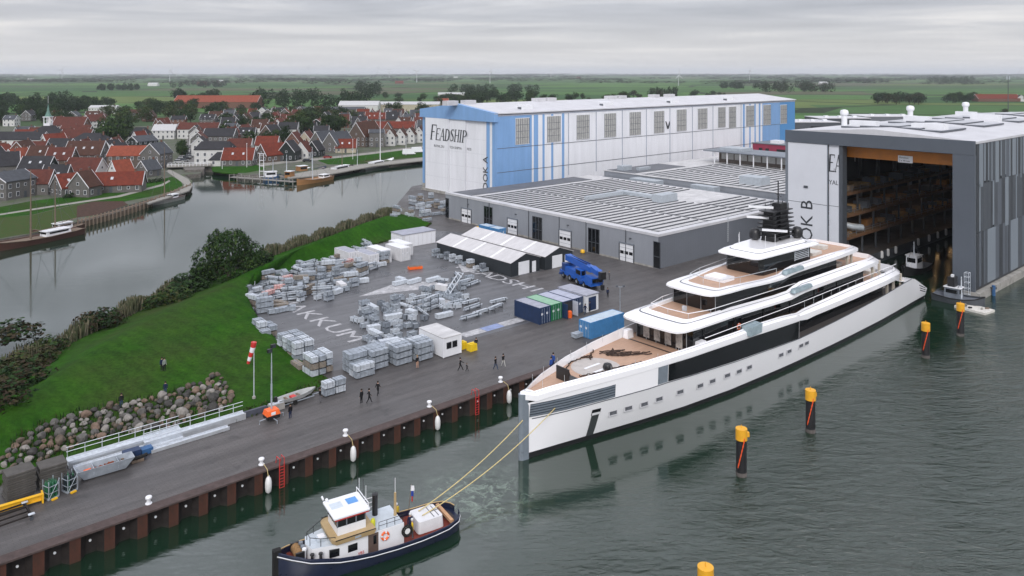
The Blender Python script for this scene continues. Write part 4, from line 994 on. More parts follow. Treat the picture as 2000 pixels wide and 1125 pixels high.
# stacks beyond the low block and along the yard edge by the grass
for (u, v, rz, nz_, k_, lb) in [(46.9,92.6,PI/2,3,'BUN','weathered bundle stack between lawn and quayside row'),(48.0,92.6,PI/2,3,'BUN','weathered bundle stack between lawn and quayside row'),(49.1,92.8,PI/2,3,'BUN','weathered bundle stack between lawn and quayside row'),(46.6,95.7,PI/2,1,'BUN','low bundle lying at the lawn edge beyond the weathered stack')]:
    for z in range(nz_): piece(k_, u, v, QZ+.01+z*.875, rz+R(-.02,.02), lb, 'bundles at the lawn corner', 'bundle')
for k in range(9):
    for r in range(2):
        nz_ = 3 if k < 4 or (k > 6 and r == 0) else (1 if k in (4,5) else 2)
        if r and k in (4,5,6): continue
        for z in range(nz_):
            piece('CUB', 46.6 + r*1.55 + .12*math.sin(k) + (k > 4)*-.25, 99.0+k*1.55+(k > 3)*.9, QZ+.01+z*.875, R(-.06,.06), ('top' if z == nz_-1 else 'lower') + ' pallet in the stacks lining the yard along the lawn' + (' farther row' if r else ''), 'pallets stacked along the lawn', 'pallet')
# the two stacks by the boat
for k in range(2):
    for z in range(2): piece('CUB', 44.4+k*1.5, 85.9, QZ+.03+z*.875, 0, ('upper' if z else 'lower') + ' pallet of the ' + ('right' if k else 'left') + ' stack by the small dinghy', 'pallets beside the dinghy', 'pallet')
# crowded heaps: rejection sampling inside outlines on the ground
taken = []
KN = {'BUN':'strapped board bundle','CUB':'strapped pallet','CRT':'open steel crate','RCK':'rack of scaffold tubes','CAS':'pale lidded case','RED':'red and white board bundle'}
def heap(poly_px, n_, kinds, label, group, rot=.5, stackp=.25, cat='crate', gap=.95):
    P = [to_uv(ground(a,c,QZ)) for a, c in poly_px]
    us = [q[0] for q in P]; vs = [q[1] for q in P]; made = tries = 0
    while made < n_ and tries < n_*60:
        tries += 1
        u, v = R(min(us),max(us)), R(min(vs),max(vs)); ins = False
        for (x0,y0),(x1,y1) in zip(P, P[1:]+P[:1]):
            if (y0 > v) != (y1 > v) and u < (x1-x0)*(v-y0)/(y1-y0)+x0: ins = not ins
        if not ins: continue
        k = random.choice(kinds); rz = random.choice((0,0,PI/2)) + R(-rot,rot)
        big = k in ('BUN','RCK','CAS','RED'); r_ = 1.25 if big else .85
        cx_ = u + .9*math.cos(rz); cy_ = v + .9*math.sin(rz)
        if any((cx_-a)**2 + (cy_-c)**2 < ((r_+q)*gap)**2 for a, c, q in taken): continue
        taken.append((cx_,cy_,r_)); hgt = 1
        while random.random() < stackp and hgt < 3: hgt += 1
        for z in range(hgt):
            piece(k, u, v, QZ+.01+z*.88, rz + R(-.04,.04)*(z > 0), KN[k] + ' ' + label[label.index(' in ') if ' in ' in label else label.index(' '):].strip() + (', upper layer' if z else ''), group, cat); made += 1
heap([(445,595),(505,553),(600,528),(660,520),(640,556),(570,612),(480,624)], 140, ['BUN','CRT','CRT','CUB','RCK','BUN'], 'scaffold piece in the crowded heap at the foot of the dike', 'heap at the foot of the dike', .5, .5, gap=.56)
heap([(640,512),(735,492),(745,520),(700,548),(650,558)], 64, ['BUN','RCK','CRT','BUN'], 'piece in the heap beside the white containers', 'heap beside the white containers', .4, .42, gap=.6)
heap([(530,585),(640,552),(710,552),(640,590)], 16, ['CAS','CRT'], 'box standing loose before the dike heap', 'loose boxes before the dike heap', .4, .1)
heap([(745,606),(830,568),(900,566),(910,592),(840,644),(760,648)], 58, ['CRT','CRT','CAS','CRT','RCK'], 'galvanised crate in the cluster in the middle of the yard', 'cluster in the middle of the yard', .3, .12, gap=.72)
heap([(690,620),(760,590),(790,620),(770,670),(740,690),(705,650)], 30, ['CAS','CRT','CRT'], 'crate standing between painted letters and the central cluster', 'crates beside the painted word', .25, .06, gap=.85)
heap([(860,548),(915,545),(915,578),(880,584)], 7, ['RCK','RCK','CRT'], 'rack near the tilted frame', 'tube racks near the tilted frame', .5, .05)
heap([(900,600),(960,590),(985,612),(900,630)], 6, ['RCK'], 'rack near the navy container', 'tube racks near the navy container', .25, .1)
heap([(742,655),(800,645),(805,680),(750,690)], 5, ['CAS','CRT'], 'crate just behind the quayside row of bundles', 'crates behind the quayside row', .2, 0)
heap([(770,560),(790,545),(850,550),(840,568)], 4, ['CAS'], 'case on open ground beside the painted emblem', 'white cases by the emblem', .15, 0)
heap([(772,425),(800,400),(850,388),(868,398),(868,420),(830,436)], 52, ['BUN','CUB','BUN'], 'bundle in the stacks between the dike and the big white dock', 'stacks by the big white dock', .12, .5, 'bundle', .8)
for k in range(9):
    q = 136.0 - k*2.1
    for z in range(2 if k in (0,2,3,4,6,8) else 1):
        piece('CRT' if k not in (6,) else 'CUB', 95.9+R(-.25,.25), q, QZ+.01+z*.86, R(-.06,.06), ('upper' if z else 'lower') + ' crate in the row against the nearer black tent', 'crates against the black tent')
for u, v, rz in ((76.5,139.5,.3),(61.5,136.0,.2),(58.0,131.5,-.3),(55.0,128.5,.4)): piece('RED', u, v, QZ+.9, rz, 'bundle of red and white boards in the dike heap', 'red and white board bundles', 'bundle')
for px, py, lb in ((800,528,'orange pallet box beside the white containers'),(812,527,'orange box lying flat beside the white containers')):
    q = ground(px,py,QZ); tag(MB().box((0,0,.05),(1.5,1.1,.55),orange).box((.1,.1,0),(.3,1,.05),wood).box((1.2,.1,0),(1.4,1,.05),wood).box((.1,.1,.55),(1.4,1,.6),wood).build('pallet_box', None, tuple(q), .5), lb, 'box')
# tilted lattice frame
tf = thing('lattice_frame', 'tilted galvanised lattice frame propped up in the middle of the yard', 'frame', tuple(ground(905,572,QZ)), .9)
b = MB()
for y in (0,1.1): b.tube([(-4,y,.3),(0,y,3.6)], .09, galv_lt, 5)
for k in range(8): b.tube([(-4+k*.55,0,.3+k*.455),(-4+(k+1)*.55 if k < 7 else -.2,1.1,.3+min(7.3,k+1)*.455)], .06, galv_lt, 4)
b.build('lattice', tf)
b = MB()
for y in (0,1.1): b.tube([(0,y,3.6),(.4,y,0)], .05, galv, 4)
b.build('prop', tf)
MB().box((-4.3,-.3,0), (-2.2,1.4,.35), galv).build('base_box', tf)

# ------------------------------------------------------------------ things along the lawn edge of the quay
slab_m = mat('dark_mat_boards', (.085,.08,.075), .75, var=.25, scale=1.2)
for i, (u, v, n_, rz, lb) in enumerate(((11.4,84.2,11,.08,'tall stack of dark grey ground mats with tidy top'),(14.0,84.7,9,.0,'lower uneven stack of dark ground mats beside the skip'))):
    st = thing('mat_stack', lb, 'stack', W(u,v,QZ+.02), ANG+rz)
    for k in range(n_):
        MB().box((0,0,.03), (2.3,1.9,.20), slab_m).build('ground_mat', st, (R(-.09,.09),R(-.07,.07),.03+k*.215), R(-.025,.025))
        for x in (.3,1.9): MB().box((x,.1,-.02), (x+.12,1.8,.03), wood).build('spacer', st, (0,0,.03+k*.215))
yb_ = thing('lifting_beam', 'yellow steel lifting beam lying beside the taller stack of mats', 'lifting beam', W(10.0,82.6,QZ+.02), ANG-.05)
b = MB().box((0,-.05,.25), (3.9,.05,.65), yellow).box((0,-.2,.65), (3.9,.2,.72), yellow).box((0,-.2,.18), (3.9,.2,.25), yellow); b.build('beam', yb_)
for x in (0,3.8): MB().box((x,-.45,0), (x+.14,.45,.85), yellow).build('end_plate', yb_)
fr_ = thing('steel_trestle', 'rectangular dark steel frame with pale pads lying near the quay edge', 'frame', W(9.0,79.4,QZ+.02), ANG+.05)
b = MB()
for y in (0,.9,1.8,2.6): b.box((0,y,.35), (3.6,y+.1,.47), rust_d)
for x in (0,3.5): b.box((x,0,.3), (x+.14,2.7,.48), rust_d)
b.build('frame_bar', fr_)
for x in (0,3.5):
    for y in (0,2.6):
        MB().box((x-.05,y-.05,0), (x+.2,y+.15,.3), dark_grey).build('leg', fr_)
        MB().box((x-.18,y-.12,.49), (x+.32,y+.2,.56), galv_lt).build('pad', fr_)
for i, (u, v, lb) in enumerate(((14.3,82.0,'rack of green gas bottles nearer the yellow beam'),(15.9,82.2,'rack of dark gas bottles next to the skip'))):
    g = thing('gas_bottle_rack', lb, 'bottle rack', W(u,v,QZ+.02), ANG + .35)
    f = MB().box((0,0,0), (1.0,1.0,.1), galv)
    for x in (0,.95):
        for y in (0,.95): f.box((x,y,.1), (x+.06,y+.06,1.75), galv)
    for z in (.6,1.2): f.box((0,-.01,z), (1.0,.03,z+.06), galv); f.box((-.01,0,z), (.03,1.0,z+.06), galv); f.box((.97,0,z), (1.01,1.0,z+.06), galv)
    f.tube([(.0,-.02,.1),(1,-.02,1.7)], .025, galv, 4); f.build('rack_frame', g)
    for a in range(3):
        for c in range(3):
            MB().lathe((.2+a*.3,.2+c*.3,.1), [(.12,0),(.125,1.2),(.08,1.4),(.035,1.45),(.035,1.6)], [mat('bottle_green', (.012,.10,.045), .4),mat('bottle_dark', (.012,.02,.025), .4)][i if (a+c) % 3 else 0], 8).build('gas_bottle', g)
    MB().box((.2,-.3,0), (.7,-.05,.12), yellow).build('foot', g)
skp = thing('skip', 'long grey steel skip holding orange and brown scrap in three bays', 'skip', W(16.9,83.5,QZ+.02), ANG-.04)
b = MB(); o_ = [(0,0),(5.2,0),(5.2,1.5),(0,1.5)]
b.add([(.7,.25,.1),(4.4,.25,.1),(4.4,1.25,.1),(.7,1.25,.1)]+[(x,y,1.1) for x, y in o_]+[(x+(.08 if x < 1 else -.08),y+(.08 if y < 1 else -.08),1.1) for x, y in o_]+[(.8,.35,.35),(4.3,.35,.35),(4.3,1.15,.35),(.8,1.15,.35)],
      [(3,2,1,0),(0,1,5,4),(1,2,6,5),(2,3,7,6),(3,0,4,7),(4,5,9,8),(5,6,10,9),(6,7,11,10),(7,4,8,11),(8,9,13,12),(9,10,14,13),(10,11,15,14),(11,8,12,15),(12,13,14,15)], mat('skip_grey', (.27,.30,.34), .5, var=.2))
b.build('skip_body', skp)
for x in (1.5,3.7): MB().box((x,.1,.4), (x+.06,1.4,1.08), galv).build('divider', skp)
for x0, x1, m in ((.9,1.45,orange),(1.6,3.65,mat('rusty_scrap', (.20,.06,.03), .8, var=.5, scale=4)),(3.8,4.4,wood)):
    q = MB()
    for k in range(26): q.cbox((R(x0,x1),R(.3,1.2),R(.45,.75)), (R(.1,.4),R(.1,.3),.12), m, R(0,3))
    o = q.build('scrap', skp); o['kind'] = 'stuff'
# long gangways with handrails
def gangway(u, v, L, lb, rail=True, z=0, tiers=1, w=1.1, rz=0.0):
    g = thing('gangway', lb, 'gangway', W(u,v,QZ+.02+z), ANG+rz, 'aluminium gangways on the quay')
    for k in range(tiers):
        MB().box((0,0,k*.36), (L,.1,k*.36+.34), alu).box((0,w-.1,k*.36), (L,w,k*.36+.34), alu).box((0,.1,k*.36+.16), (L,w-.1,k*.36+.22), galv_lt).build('deck', g)
    if rail:
        r_ = MB(); top = tiers*.36+1.0
        for q in range(int(L/1.6)+1): r_.tube([(.1+q*1.6,w-.05,tiers*.36-.02),(.1+q*1.6,w-.05,top)], .035, alu, 4)
        for zz_ in (top-.02, top-.45): r_.tube([(0,w-.05,zz_),(L,w-.05,zz_)], .035, alu, 4)
        r_.build('handrail', g)
gangway(17.0,87.4,11.0,'stacked aluminium gangways with white handrail lying under the rocks',True,0,2,1.2)
gangway(17.3,86.0,10.5,'aluminium gangway without rail next to the skip',False,0,1,1.1)
gangway(24.0,86.6,10.8,'aluminium gangway pair with rail along the lawn edge',True,0,2,1.0)
gangway(24.2,85.2,8.2,'short aluminium gangway lying in front on the paving',False,0,1,.7)
bb = thing('spare_parts_pallet', 'dark blue pump unit on the paving between the gangways', 'pump', W(21.6,85.0,QZ+.02), ANG)
MB().box((0,.2,.1), (1.6,1.2,.8), c_navy).build('pump_housing', bb); MB().box((1.7,.3,.05), (2.8,1.2,.6), c_blue).build('tank', bb)
b = MB(); b.tube([(.3,-.5,.35),(1.4,-.6,.4),(2.0,-.2,.3)], .18, rubber, 6); b.build('hose', bb); MB().box((.4,-.8,0), (1.6,-.2,.25), wood).build('pallet', bb)
tl = tag(MB().prism([(0,0),(3.6,.0),(3.9,.3),(3.6,.6),(0,.6)], 0, .5, mat('dark_tarp', (.05,.055,.075), .5, var=.3), taper=.8).prism([(.3,.1),(3.2,.1),(3.2,.5),(.3,.5)], .5, .62, MATS['dark_tarp'], taper=.9).build('tarpaulin_roll', None, tuple(W(34.4,86.9,QZ+.02)), ANG), 'dark tarpaulin roll lying between the gangways and the concrete block', 'tarpaulin')
tag(MB().prism([(0,0),(1.8,0),(1.8,.9),(0,.9)], 0, .75, concrete, taper=.95).prism([(.1,.1),(1.7,.1),(1.7,.8),(.1,.8)], .75, .8, galv_lt).build('concrete_block', None, tuple(W(37.6,86.3,QZ+.02)), ANG), 'pale concrete block behind the orange lighting mast', 'block')
# lighting mast on its orange trailer
lm = thing('lighting_mast', 'orange wheeled lighting tower with tall grey mast and twin lamps', 'lighting tower', W(36.9,84.4,QZ+.02), ANG)
MB().prism([(-.75,-.6),(.75,-.6),(.75,.6),(-.75,.6)], .35, .75, black, taper=1.05).build('base', lm)
MB().prism([(-.8,-.65),(.8,-.65),(.8,.65),(-.8,.65)], .76, 1.3, orange, taper=.82).build('hood', lm)
MB().box((-.3,-.68,.85), (.2,-.6,1.15), white).build('label_plate', lm)
b = MB()
for s_ in (-1,1): b.tube([(0,s_*.1,.45),(s_*1.5,s_*.2,.4),(s_*1.5,s_*.2,.02)], .05, galv, 5)
b.tube([(0,-.5,.4),(.1,-1.3,.35),(.1,-1.3,.02)], .05, galv, 5); b.build('outrigger', lm)
b = MB(); b.tube([(0,0,1.3),(0,0,4.2)], .11, galv, 8).tube([(0,0,4.2),(0,0,6.6)], .08, galv, 8).tube([(0,0,6.6),(0,0,8.4)], .055, galv, 8); b.build('mast', lm)
for x, z in ((-.22,8.0),(.2,8.45)): 
    h_ = MB().box((-.28,-.16,-.2), (.28,.16,.2), black).build('lamp', lm, (x,0,z), .3*x); MB().box((-.2,-.19,-.14), (.2,-.165,.14), glass_mid).build('lamp_glass', h_)
# dinghy on its trailer
dg = thing('dinghy', 'small grey open dinghy with outboard motor on a trailer at the lawn edge', 'dinghy', W(41.2,87.2,QZ+.03), ANG+.05)
b = MB(); rings = []
for x, w_, zb in ((-2.4,.62,.45),(-1,.75,.35),(.6,.75,.35),(1.8,.5,.5),(2.6,.06,.85)): rings.append([(x,-w_,.95+max(0,x)*.06),(x,-w_*.8,zb+.15),(x,0,zb),(x,w_*.8,zb+.15),(x,w_,.95+max(0,x)*.06),(x,w_*.86,.93+max(0,x)*.06),(x,w_*.6,zb+.25),(x,0,zb+.2),(x,-w_*.6,zb+.25),(x,-w_*.86,.93+max(0,x)*.06)])
b.loft(rings, mat('dinghy_grey', (.33,.34,.34), .5, var=.15)); b.build('hull', dg)
for x in (-1.4,.2): MB().box((x,-.62,.72), (x+.3,.62,.78), wood).build('thwart', dg)
MB().box((-.7,-.4,.62), (-.1,.35,.85), red).build('fuel_box', dg)
MB().prism([(-2.85,-.2),(-2.45,-.2),(-2.45,.2),(-2.85,.2)], .8, 1.35, black, taper=.75).box((-2.72,-.07,.15), (-2.6,.07,.8), black).build('outboard_motor', dg)
b = MB().box((-2.2,-.5,.2), (2.2,-.42,.3), galv).box((-2.2,.42,.2), (2.2,.5,.3), galv).box((2.2,-.05,.2), (4.2,.05,.28), galv); b.build('trailer_frame', dg)
for s_ in (-.75,.75): MB().lathe((0,0,-.08), [(.2,0),(.28,.03),(.28,.13),(.2,.16)], rubber, 12).build('wheel', dg, (-.5,s_,.28)).rotation_euler.x = PI/2
# windsock
q = on_dike(496,778)
wsx = thing('windsock', 'red and white striped windsock drooping from a thin mast on the lawn', 'windsock', tuple(q))
MB().tube([(0,0,0),(0,0,6.9)], [.07,.045], galv_lt, 6).build('mast', wsx); MB().lathe((0,0,0), [(.22,0),(.22,.25),(.1,.3)], concrete, 8).build('base', wsx)
pts = [Vector((0,0,6.85)),Vector((-.1,0,6.25)),Vector((-.28,0,5.65)),Vector((-.45,0,5.1)),Vector((-.6,0,4.6)),Vector((-.7,0,4.25))]
for k in range(5): MB().tube([pts[k],pts[k+1]], [.34-.03*k,.31-.03*k], [red,white][k % 2], 10).build('sock_band', wsx)
# lamp post by the yacht
lp = thing('lamp_post', 'thin grey yard lamp post with two lamp heads beyond the light blue container', 'lamp post', tuple(ground(1211,622,QZ)))
MB().tube([(0,0,0),(0,0,5.2)], [.09,.05], galv, 6).build('post', lp)
MB().tube([(-.5,0,5.1),(.6,0,5.1)], .035, galv, 4).build('cross_arm', lp)
for x in (-.5,.6): MB().prism([(x-.2,-.15),(x+.2,-.15),(x+.2,.15),(x-.2,.15)], 5.1, 5.4, dark_grey, taper=.7).build('lamp', lp)
tag(MB().box((0,0,.1), (1.9,1.1,.7), galv).box((.1,.1,0),(.25,1,.1),dark_grey).box((1.6,.1,0),(1.75,1,.1),dark_grey).build('steel_crate', None, tuple(W(82.4,80.2,QZ+.01)), ANG), 'low steel crate at the end of the lone light blue container', 'crate')
for px, py in ((933,449),(1138,495)):
    q = ground(px,py,QZ); tag(MB().lathe((0,0,0), [(.3,0),(.5,.2),(.5,.6),(.3,.85),(.1,.9)], yellow, 10).box((-.35,-.5,-.01),(.35,.5,.08),dark_grey).build('water_barrel', None, tuple(q)), 'yellow barrel by the hall wall ' + ('near the light blue containers' if px < 1000 else 'left of the wide dark strip window'), 'barrel')
# ------------------------------------------------------------------ yacht (local x = metres aft of the stem, y = port)
yz = thing('motor_yacht', 'huge white motor yacht with black glass bands and three tiers of teak decks', 'yacht', W(55.4,62.3,0), ANG)
def lin(tab, x):
    if x <= tab[0][0]: return tab[0][1]
    for (a, p_), (c, q_) in zip(tab, tab[1:]):
        if x <= c: f = (x-a)/(c-a); return p_ + (q_-p_)*f
    return tab[-1][1]
BD = [(0,.30),(2,1.2),(5,2.25),(10,3.6),(16,4.75),(23,5.6),(32,6.25),(45,6.6),(60,6.7),(75,6.5),(86,6.0),(97,5.3)]
BW = [(0,.28),(5,.95),(10,1.8),(16,2.9),(23,4.1),(32,5.1),(45,5.75),(60,5.9),(75,5.7),(86,5.2),(97,4.6)]
ZK = [(0,4.2),(10,4.75),(20,4.85),(32,4.5),(48,4.05),(60,4.35),(72,4.75),(85,5.25),(89,5.2),(91,4.4),(97,1.7)]
ZT = [(0,6.95),(4,7.6),(10,7.9),(22,8.1),(38,8.2),(44,8.0),(47.5,7.65),(63,8.15),(84,8.15)]
def bk_(s): return lin(BD, s) - .12 - .25*max(0, 1-s/14)
def hull_y(s, z):
    zk = lin(ZK, s)
    if z <= zk: f = max(0, min(1, z/zk)); return lin(BW, s) + (bk_(s)-lin(BW, s))*f**.8
    return bk_(s) + (lin(BD, s)-bk_(s))*min(1, (z-zk)/(lin(ZT, min(s,84))-zk+.01))
ST = [0,.6,1.5,3,5,7.5,10,13,16,19.2,23,27,32,38,43,47.3,52,58,64,70,76,81,85,88,89.5,91,93,95,96.4]
def hull_strip(z0, z1, s0, s1, m, name, parent, off=0.0, nz_=2, thick=.0, ss=None):
    "a strip of plating on both sides between two heights (numbers or tables)"
    sl = [s0] + [s for s in (ss or ST) if s0 < s < s1] + [s1]
    f0 = (lambda s: lin(z0, s)) if isinstance(z0, list) else (lambda s: z0)
    f1 = (lambda s: lin(z1, s)) if isinstance(z1, list) else (lambda s: z1)
    b = MB()
    for sg in (-1, 1):
        rows = []
        for s in sl:
            zs = [f0(s) + (f1(s)-f0(s))*k/nz_ for k in range(nz_+1)]
            rows.append([(s, sg*(hull_y(s,z)+off), z) for z in zs] + ([(s, sg*(hull_y(s,f1(s))+off-thick), f1(s)), (s, sg*(hull_y(s,f0(s))+off-thick), f0(s))] if thick else []))
        if sg > 0: rows = rows[::-1]
        b.loft(rows, m, closed=bool(thick), smooth=not thick, caps=bool(thick))
    return b.build(name, parent)
hb_ = hull_strip(-1.3, .62, 0, 96.4, black, 'boot_top', yz)
hull_ = hull_strip(.62, ZK, 0, 96.4, yacht_white, 'hull', yz, nz_=4)
hull_strip(ZK, [(a, c-.95 if a < 47 else c) for a, c in ZT], 0, 47.3, yacht_white, 'upper_hull', yz, off=.02)
hull_strip([(a, c-.06) for a, c in ZK], [(a, c+.05) for a, c in ZK], 1.2, 88, seam, 'rubbing_strake', yz, off=.035, thick=.05, nz_=1)
hull_strip([(19.2,4.95),(32,4.62),(47.2,4.15)], [(19.2,7.0),(32,7.05),(47.2,6.62)], 19.2, 47.2, glass_dark, 'window_band', yz, off=.05, thick=.04, nz_=1)
hull_strip([(17.4,4.95),(19.2,4.95)], 7.0, 17.5, 19.1, mat('yacht_grey', (.17,.20,.235), .3), 'grey_panel', yz, off=.05, thick=.04, nz_=1)
lv = hull_strip([(0,4.42),(11.2,4.9)], [(0,5.9),(11.2,6.35)], .9, 11.2, mat('louvre_grey', (.035,.045,.06), .4), 'louvre_recess', yz, off=.03, thick=.03, nz_=1)
for k in range(5):
    z0 = .08 + k*.29
    hull_strip([(0,4.42+z0),(11.2,4.9+z0)], [(0,4.42+z0+.15),(11.2,4.9+z0+.15)], .9, 11.1, mat('slat_grey', (.15,.18,.215), .35), 'louvre_slat', lv, off=.10, thick=.06, nz_=1)
st_ = MB(); st_.prism([(-.25,-.08),(-.25,.08),(.0,.34),(.75,.50),(.75,-.50),(.0,-.34)], -1.3, 7.1, MATS['yacht_grey']); st_.build('stem', yz)
# transom closing plate and sloping stern steps
b = MB()
tr = [(-1,-1.3),(-1,.4),(-1,1.7),(1,1.7),(1,.4),(1,-1.3)]
b.add([(96.41, sg*hull_y(96.4,max(z,0)), z) for sg, z in tr], [tuple(range(6))], yacht_white); b.build('transom', yz)
sl_ = [85,88,89.5,91,93,95,96.4]
b = MB().loft([[(s,-hull_y(s,lin(ZK,s))+.02,lin(ZK,s)-.03),(s,hull_y(s,lin(ZK,s))-.02,lin(ZK,s)-.03)] for s in sl_], yacht_white, closed=False); b.build('stern_ramp', yz)
for k in range(3):
    hull_strip([(92,3.35-k*.45),(96,1.95-k*.32)], [(92,3.5-k*.45),(96,2.08-k*.32)], 92.3+k*.4, 95.6+k*.2, glass_dark, 'stern_slot', yz, off=.02, thick=.02, nz_=1)
# main deck aft with the recessed glass house
def outline(tab, inset=0): return [(s, -max(.05, lin(tab, s)-inset)) for s in ST if tab[0][0] <= s <= tab[-1][0]] + [(s, max(.05, lin(tab, s)-inset)) for s in reversed(ST) if tab[0][0] <= s <= tab[-1][0]]
deck_grey = mat('grey_side_deck', (.17,.15,.14), .7, var=.15)
ss_ = [47.3,52,58,64,70,76,81,85,88]
MB().prism([(s,-(bk_(s)-.25)) for s in ss_] + [(s,bk_(s)-.25) for s in reversed(ss_)], 3.4, 3.9, yacht_white, mat('dark_side_deck', (.07,.062,.06), .6)).build('main_deck', yz)
MB().prism([(46,-5.0),(79,-4.6),(79,4.6),(46,5.0)], 3.91, 6.5, glass_dark).build('main_deck_house', yz)
for s in (82.5,85.5,80): 
    for y in (-4.9,4.9): MB().cbox((s,y,5.2), (.45,.3,2.6), mat('warm_column', (.50,.45,.38), .4)).build('deck_column', yz)
# ribbons: the broad white edges of each deck; rows = (outer s, outer y, z bottom, z edge, inner s, inner y, z top, z deck)
def ribbon(rows, name, parent, m=yacht_white, line=True):
    full = rows + [(a,-c,d,e_,f,-g,h,i) for a, c, d, e_, f, g, h, i in reversed(rows[:-1])] if abs(rows[-1][1]) < .01 else rows
    b = MB(); rings = [[(a,c,d),(a,c,e_),(f,g,h),(f+.01*(0 if abs(g) > .3 else 1),g*.985,h),(f,g*.97,i),(a+(f-a)*.5,c*.93,d)] for a, c, d, e_, f, g, h, i in full]
    b.loft(rings, m, caps=True, smooth=True); o = b.build(name, parent)
    if line:
        q = MB()
        for frac in (.62,):
            rr_ = []
            for a, c, d, e_, f, g, h, i in full:
                P0, P1 = Vector((a,c,e_)), Vector((f,g,h)); dv = (P1-P0); nrm = Vector((0,0,1))
                m0 = P0 + dv*frac + nrm*.02; m1 = P0 + dv*(frac+.06) + nrm*.02
                rr_.append([m0,m1])
            q.loft(rr_, seam, closed=False)
        q.build('seam_line', o)
    return o
def rrows(tab): return [tuple(r) for r in tab]
UD = 6.9
# upper deck edge (hull band forward, ribbon aft)
ra = [(84.9,0,6.5,7.3,83.9,0,8.1,UD),(84.7,-3.9,6.5,7.3,83.8,-3.6,8.1,UD),(84.0,-5.4,6.5,7.3,83.0,-4.7,8.15,UD),(82,-6.15,6.5,7.3,81.4,-5.4,8.15,UD)]
for s in (76,70,64,58,52,49.5): ra.append((s,-lin(BD,s),6.5 if s > 50 else 6.4,7.25,s,-lin(BD,s)+.75,lin(ZT,s),UD))
for s in (47.3,45.5,43,38,32,27,23,19.2,16,13,10,7.5,5,3,1.5): ra.append((s,-lin(BD,s)-.03,lin(ZT,s)-.97,lin(ZT,s)-.35,s,-max(.3,lin(BD,s)-.45),lin(ZT,s),UD))
ra.append((.5,-.6,6.5,7.1,1.2,-.3,7.35,UD)); ra.append((-.05,0,6.5,7.1,1.0,0,7.35,UD))
ribbon(ra, 'upper_deck_bulwark', yz)
dk = [s for s in ST if 1 < s < 84]
MB().prism([(s,-max(.2,lin(BD,s)-.42)) for s in dk] + [(s,max(.2,lin(BD,s)-.42)) for s in reversed(dk)], 6.45, UD, yacht_white, teak).build('upper_deck', yz)
# three deckhouses of dark glass
def house(s0, s1, yf, ya, z0, z1, name, rake=.5):
    b = MB(); f = .55
    lo = [(s0+f,-yf),(s1,-ya),(s1,ya),(s0+f,yf),(s0,yf-f),(s0,-yf+f)]; 
    b.prism(lo, z0, z1, glass_dark); return b.build(name, yz)
h1 = house(24.3, 71, 4.55, 4.9, UD+.01, 9.8, 'owners_deckhouse')
h2 = house(31.4, 63, 3.95, 4.3, 10.25, 12.75, 'bridge_deckhouse')
h3 = house(43.2, 56.6, 3.1, 3.3, 13.0, 15.55, 'sky_lounge')
mull = mat('window_mullion', (.30,.32,.34), .4)
for h, s0, yf, z0, z1, n_ in ((h1,24.26,4.0,UD,9.8,5),(h2,31.36,3.4,10.25,12.75,3)):
    for k in range(n_+1): MB().cbox((s0, -yf+2*yf*k/n_, (z0+z1)/2), (.06,.07,z1-z0), mull).build('mullion', h)
for k in range(4): MB().box((24.2,-3.4+k*1.75,UD+.3), (24.24,-2.4+k*1.75,9.3), mat('cabin_blind', (.34,.32,.30), .6, var=.5, scale=2)).build('window_blind', h1)
for k in range(6): MB().cbox((27+k*7, -4.75-.02*k, 8.4), (.08,.12,2.6), black).build('mullion', h1)
lvs = MB()
for k in range(6): lvs.box((52.2,-3.32,13.9+k*.26), (56.0,-3.25,14.02+k*.26), galv_lt)
lvs.box((52,-3.30,13.8), (52.15,-3.22,15.4), galv_lt).box((56,-3.33,13.8), (56.2,-3.25,15.4), galv_lt); lvs.build('louvre_panel', h3)
def tier(front, aft, hf, ha, zb, ze, zt_, zd, step, dz, vis, name, deckname):
    rows = [(aft,0,zb,ze+.3,aft-1,0,zt_,zd),(aft-.2,-ha*.68,zb,ze+.3,aft-1.1,-ha*.62,zt_,zd),(aft-1.2,-ha*.93,zb,ze+.3,aft-2,-ha*.80,zt_,zd),(aft-4,-ha,zb,ze+.35,aft-4.4,-ha+.8,zt_,zd)]
    for s in (aft-10, step+7, step+4): rows.append((s,-ha-.35,zb+.1,ze+.4,s,-ha+.45,zt_+dz*.5,zd))
    rows += [(step+2.4,-ha-.38,zb+.1,ze+.45,step+2.2,-ha+.42,zt_+dz*.55,zd),(step+.6,-ha-.38,zb,ze+.2,step+.4,-ha+.42,zt_+.12,zd),(step-1.4,-ha-.36,zb-.2,ze-.05,step-1.4,-ha+.5,zt_-.35,zd)]
    s = step-5; rows.append((s,-ha-.3,zb-.12,ze-.02,s,-ha+.65,zt_-.4,zd))
    s = (front+step)/2 - 1; rows.append((s,-(ha+hf)/2-.15,zb-.05,ze,s,-(ha+hf)/2+1.1,zt_-.4,zd))
    rows += [(front+4.2,-hf-.45,zb,ze,front+vis+2.0,-hf+1.15,zt_-.4,zd),(front+1.6,-hf-.15,zb,ze,front+vis+.9,-hf+1.25,zt_-.42,zd),(front+.6,-hf+.35,zb,ze,front+vis+.35,-hf+1.5,zt_-.44,zd),(front+.25,-hf+1.2,zb,ze,front+vis+.15,-hf+2.0,zt_-.45,zd),(front,0,zb,ze,front+vis,0,zt_-.45,zd)]
    o = ribbon(rows, name, yz)
    pts = [(r[4],r[5]*.98) for r in rows]
    MB().prism(pts + [(a,-c) for a, c in reversed(pts[1:-1])], zb+.05, zd, yacht_white, teak).build(deckname, yz)
    return rows
rB = tier(21.3, 77.5, 4.65, 5.5, 9.85, 10.1, 11.05, 10.22, 48, .7, 3.9, 'owners_roof_ribbon', 'bridge_deck')
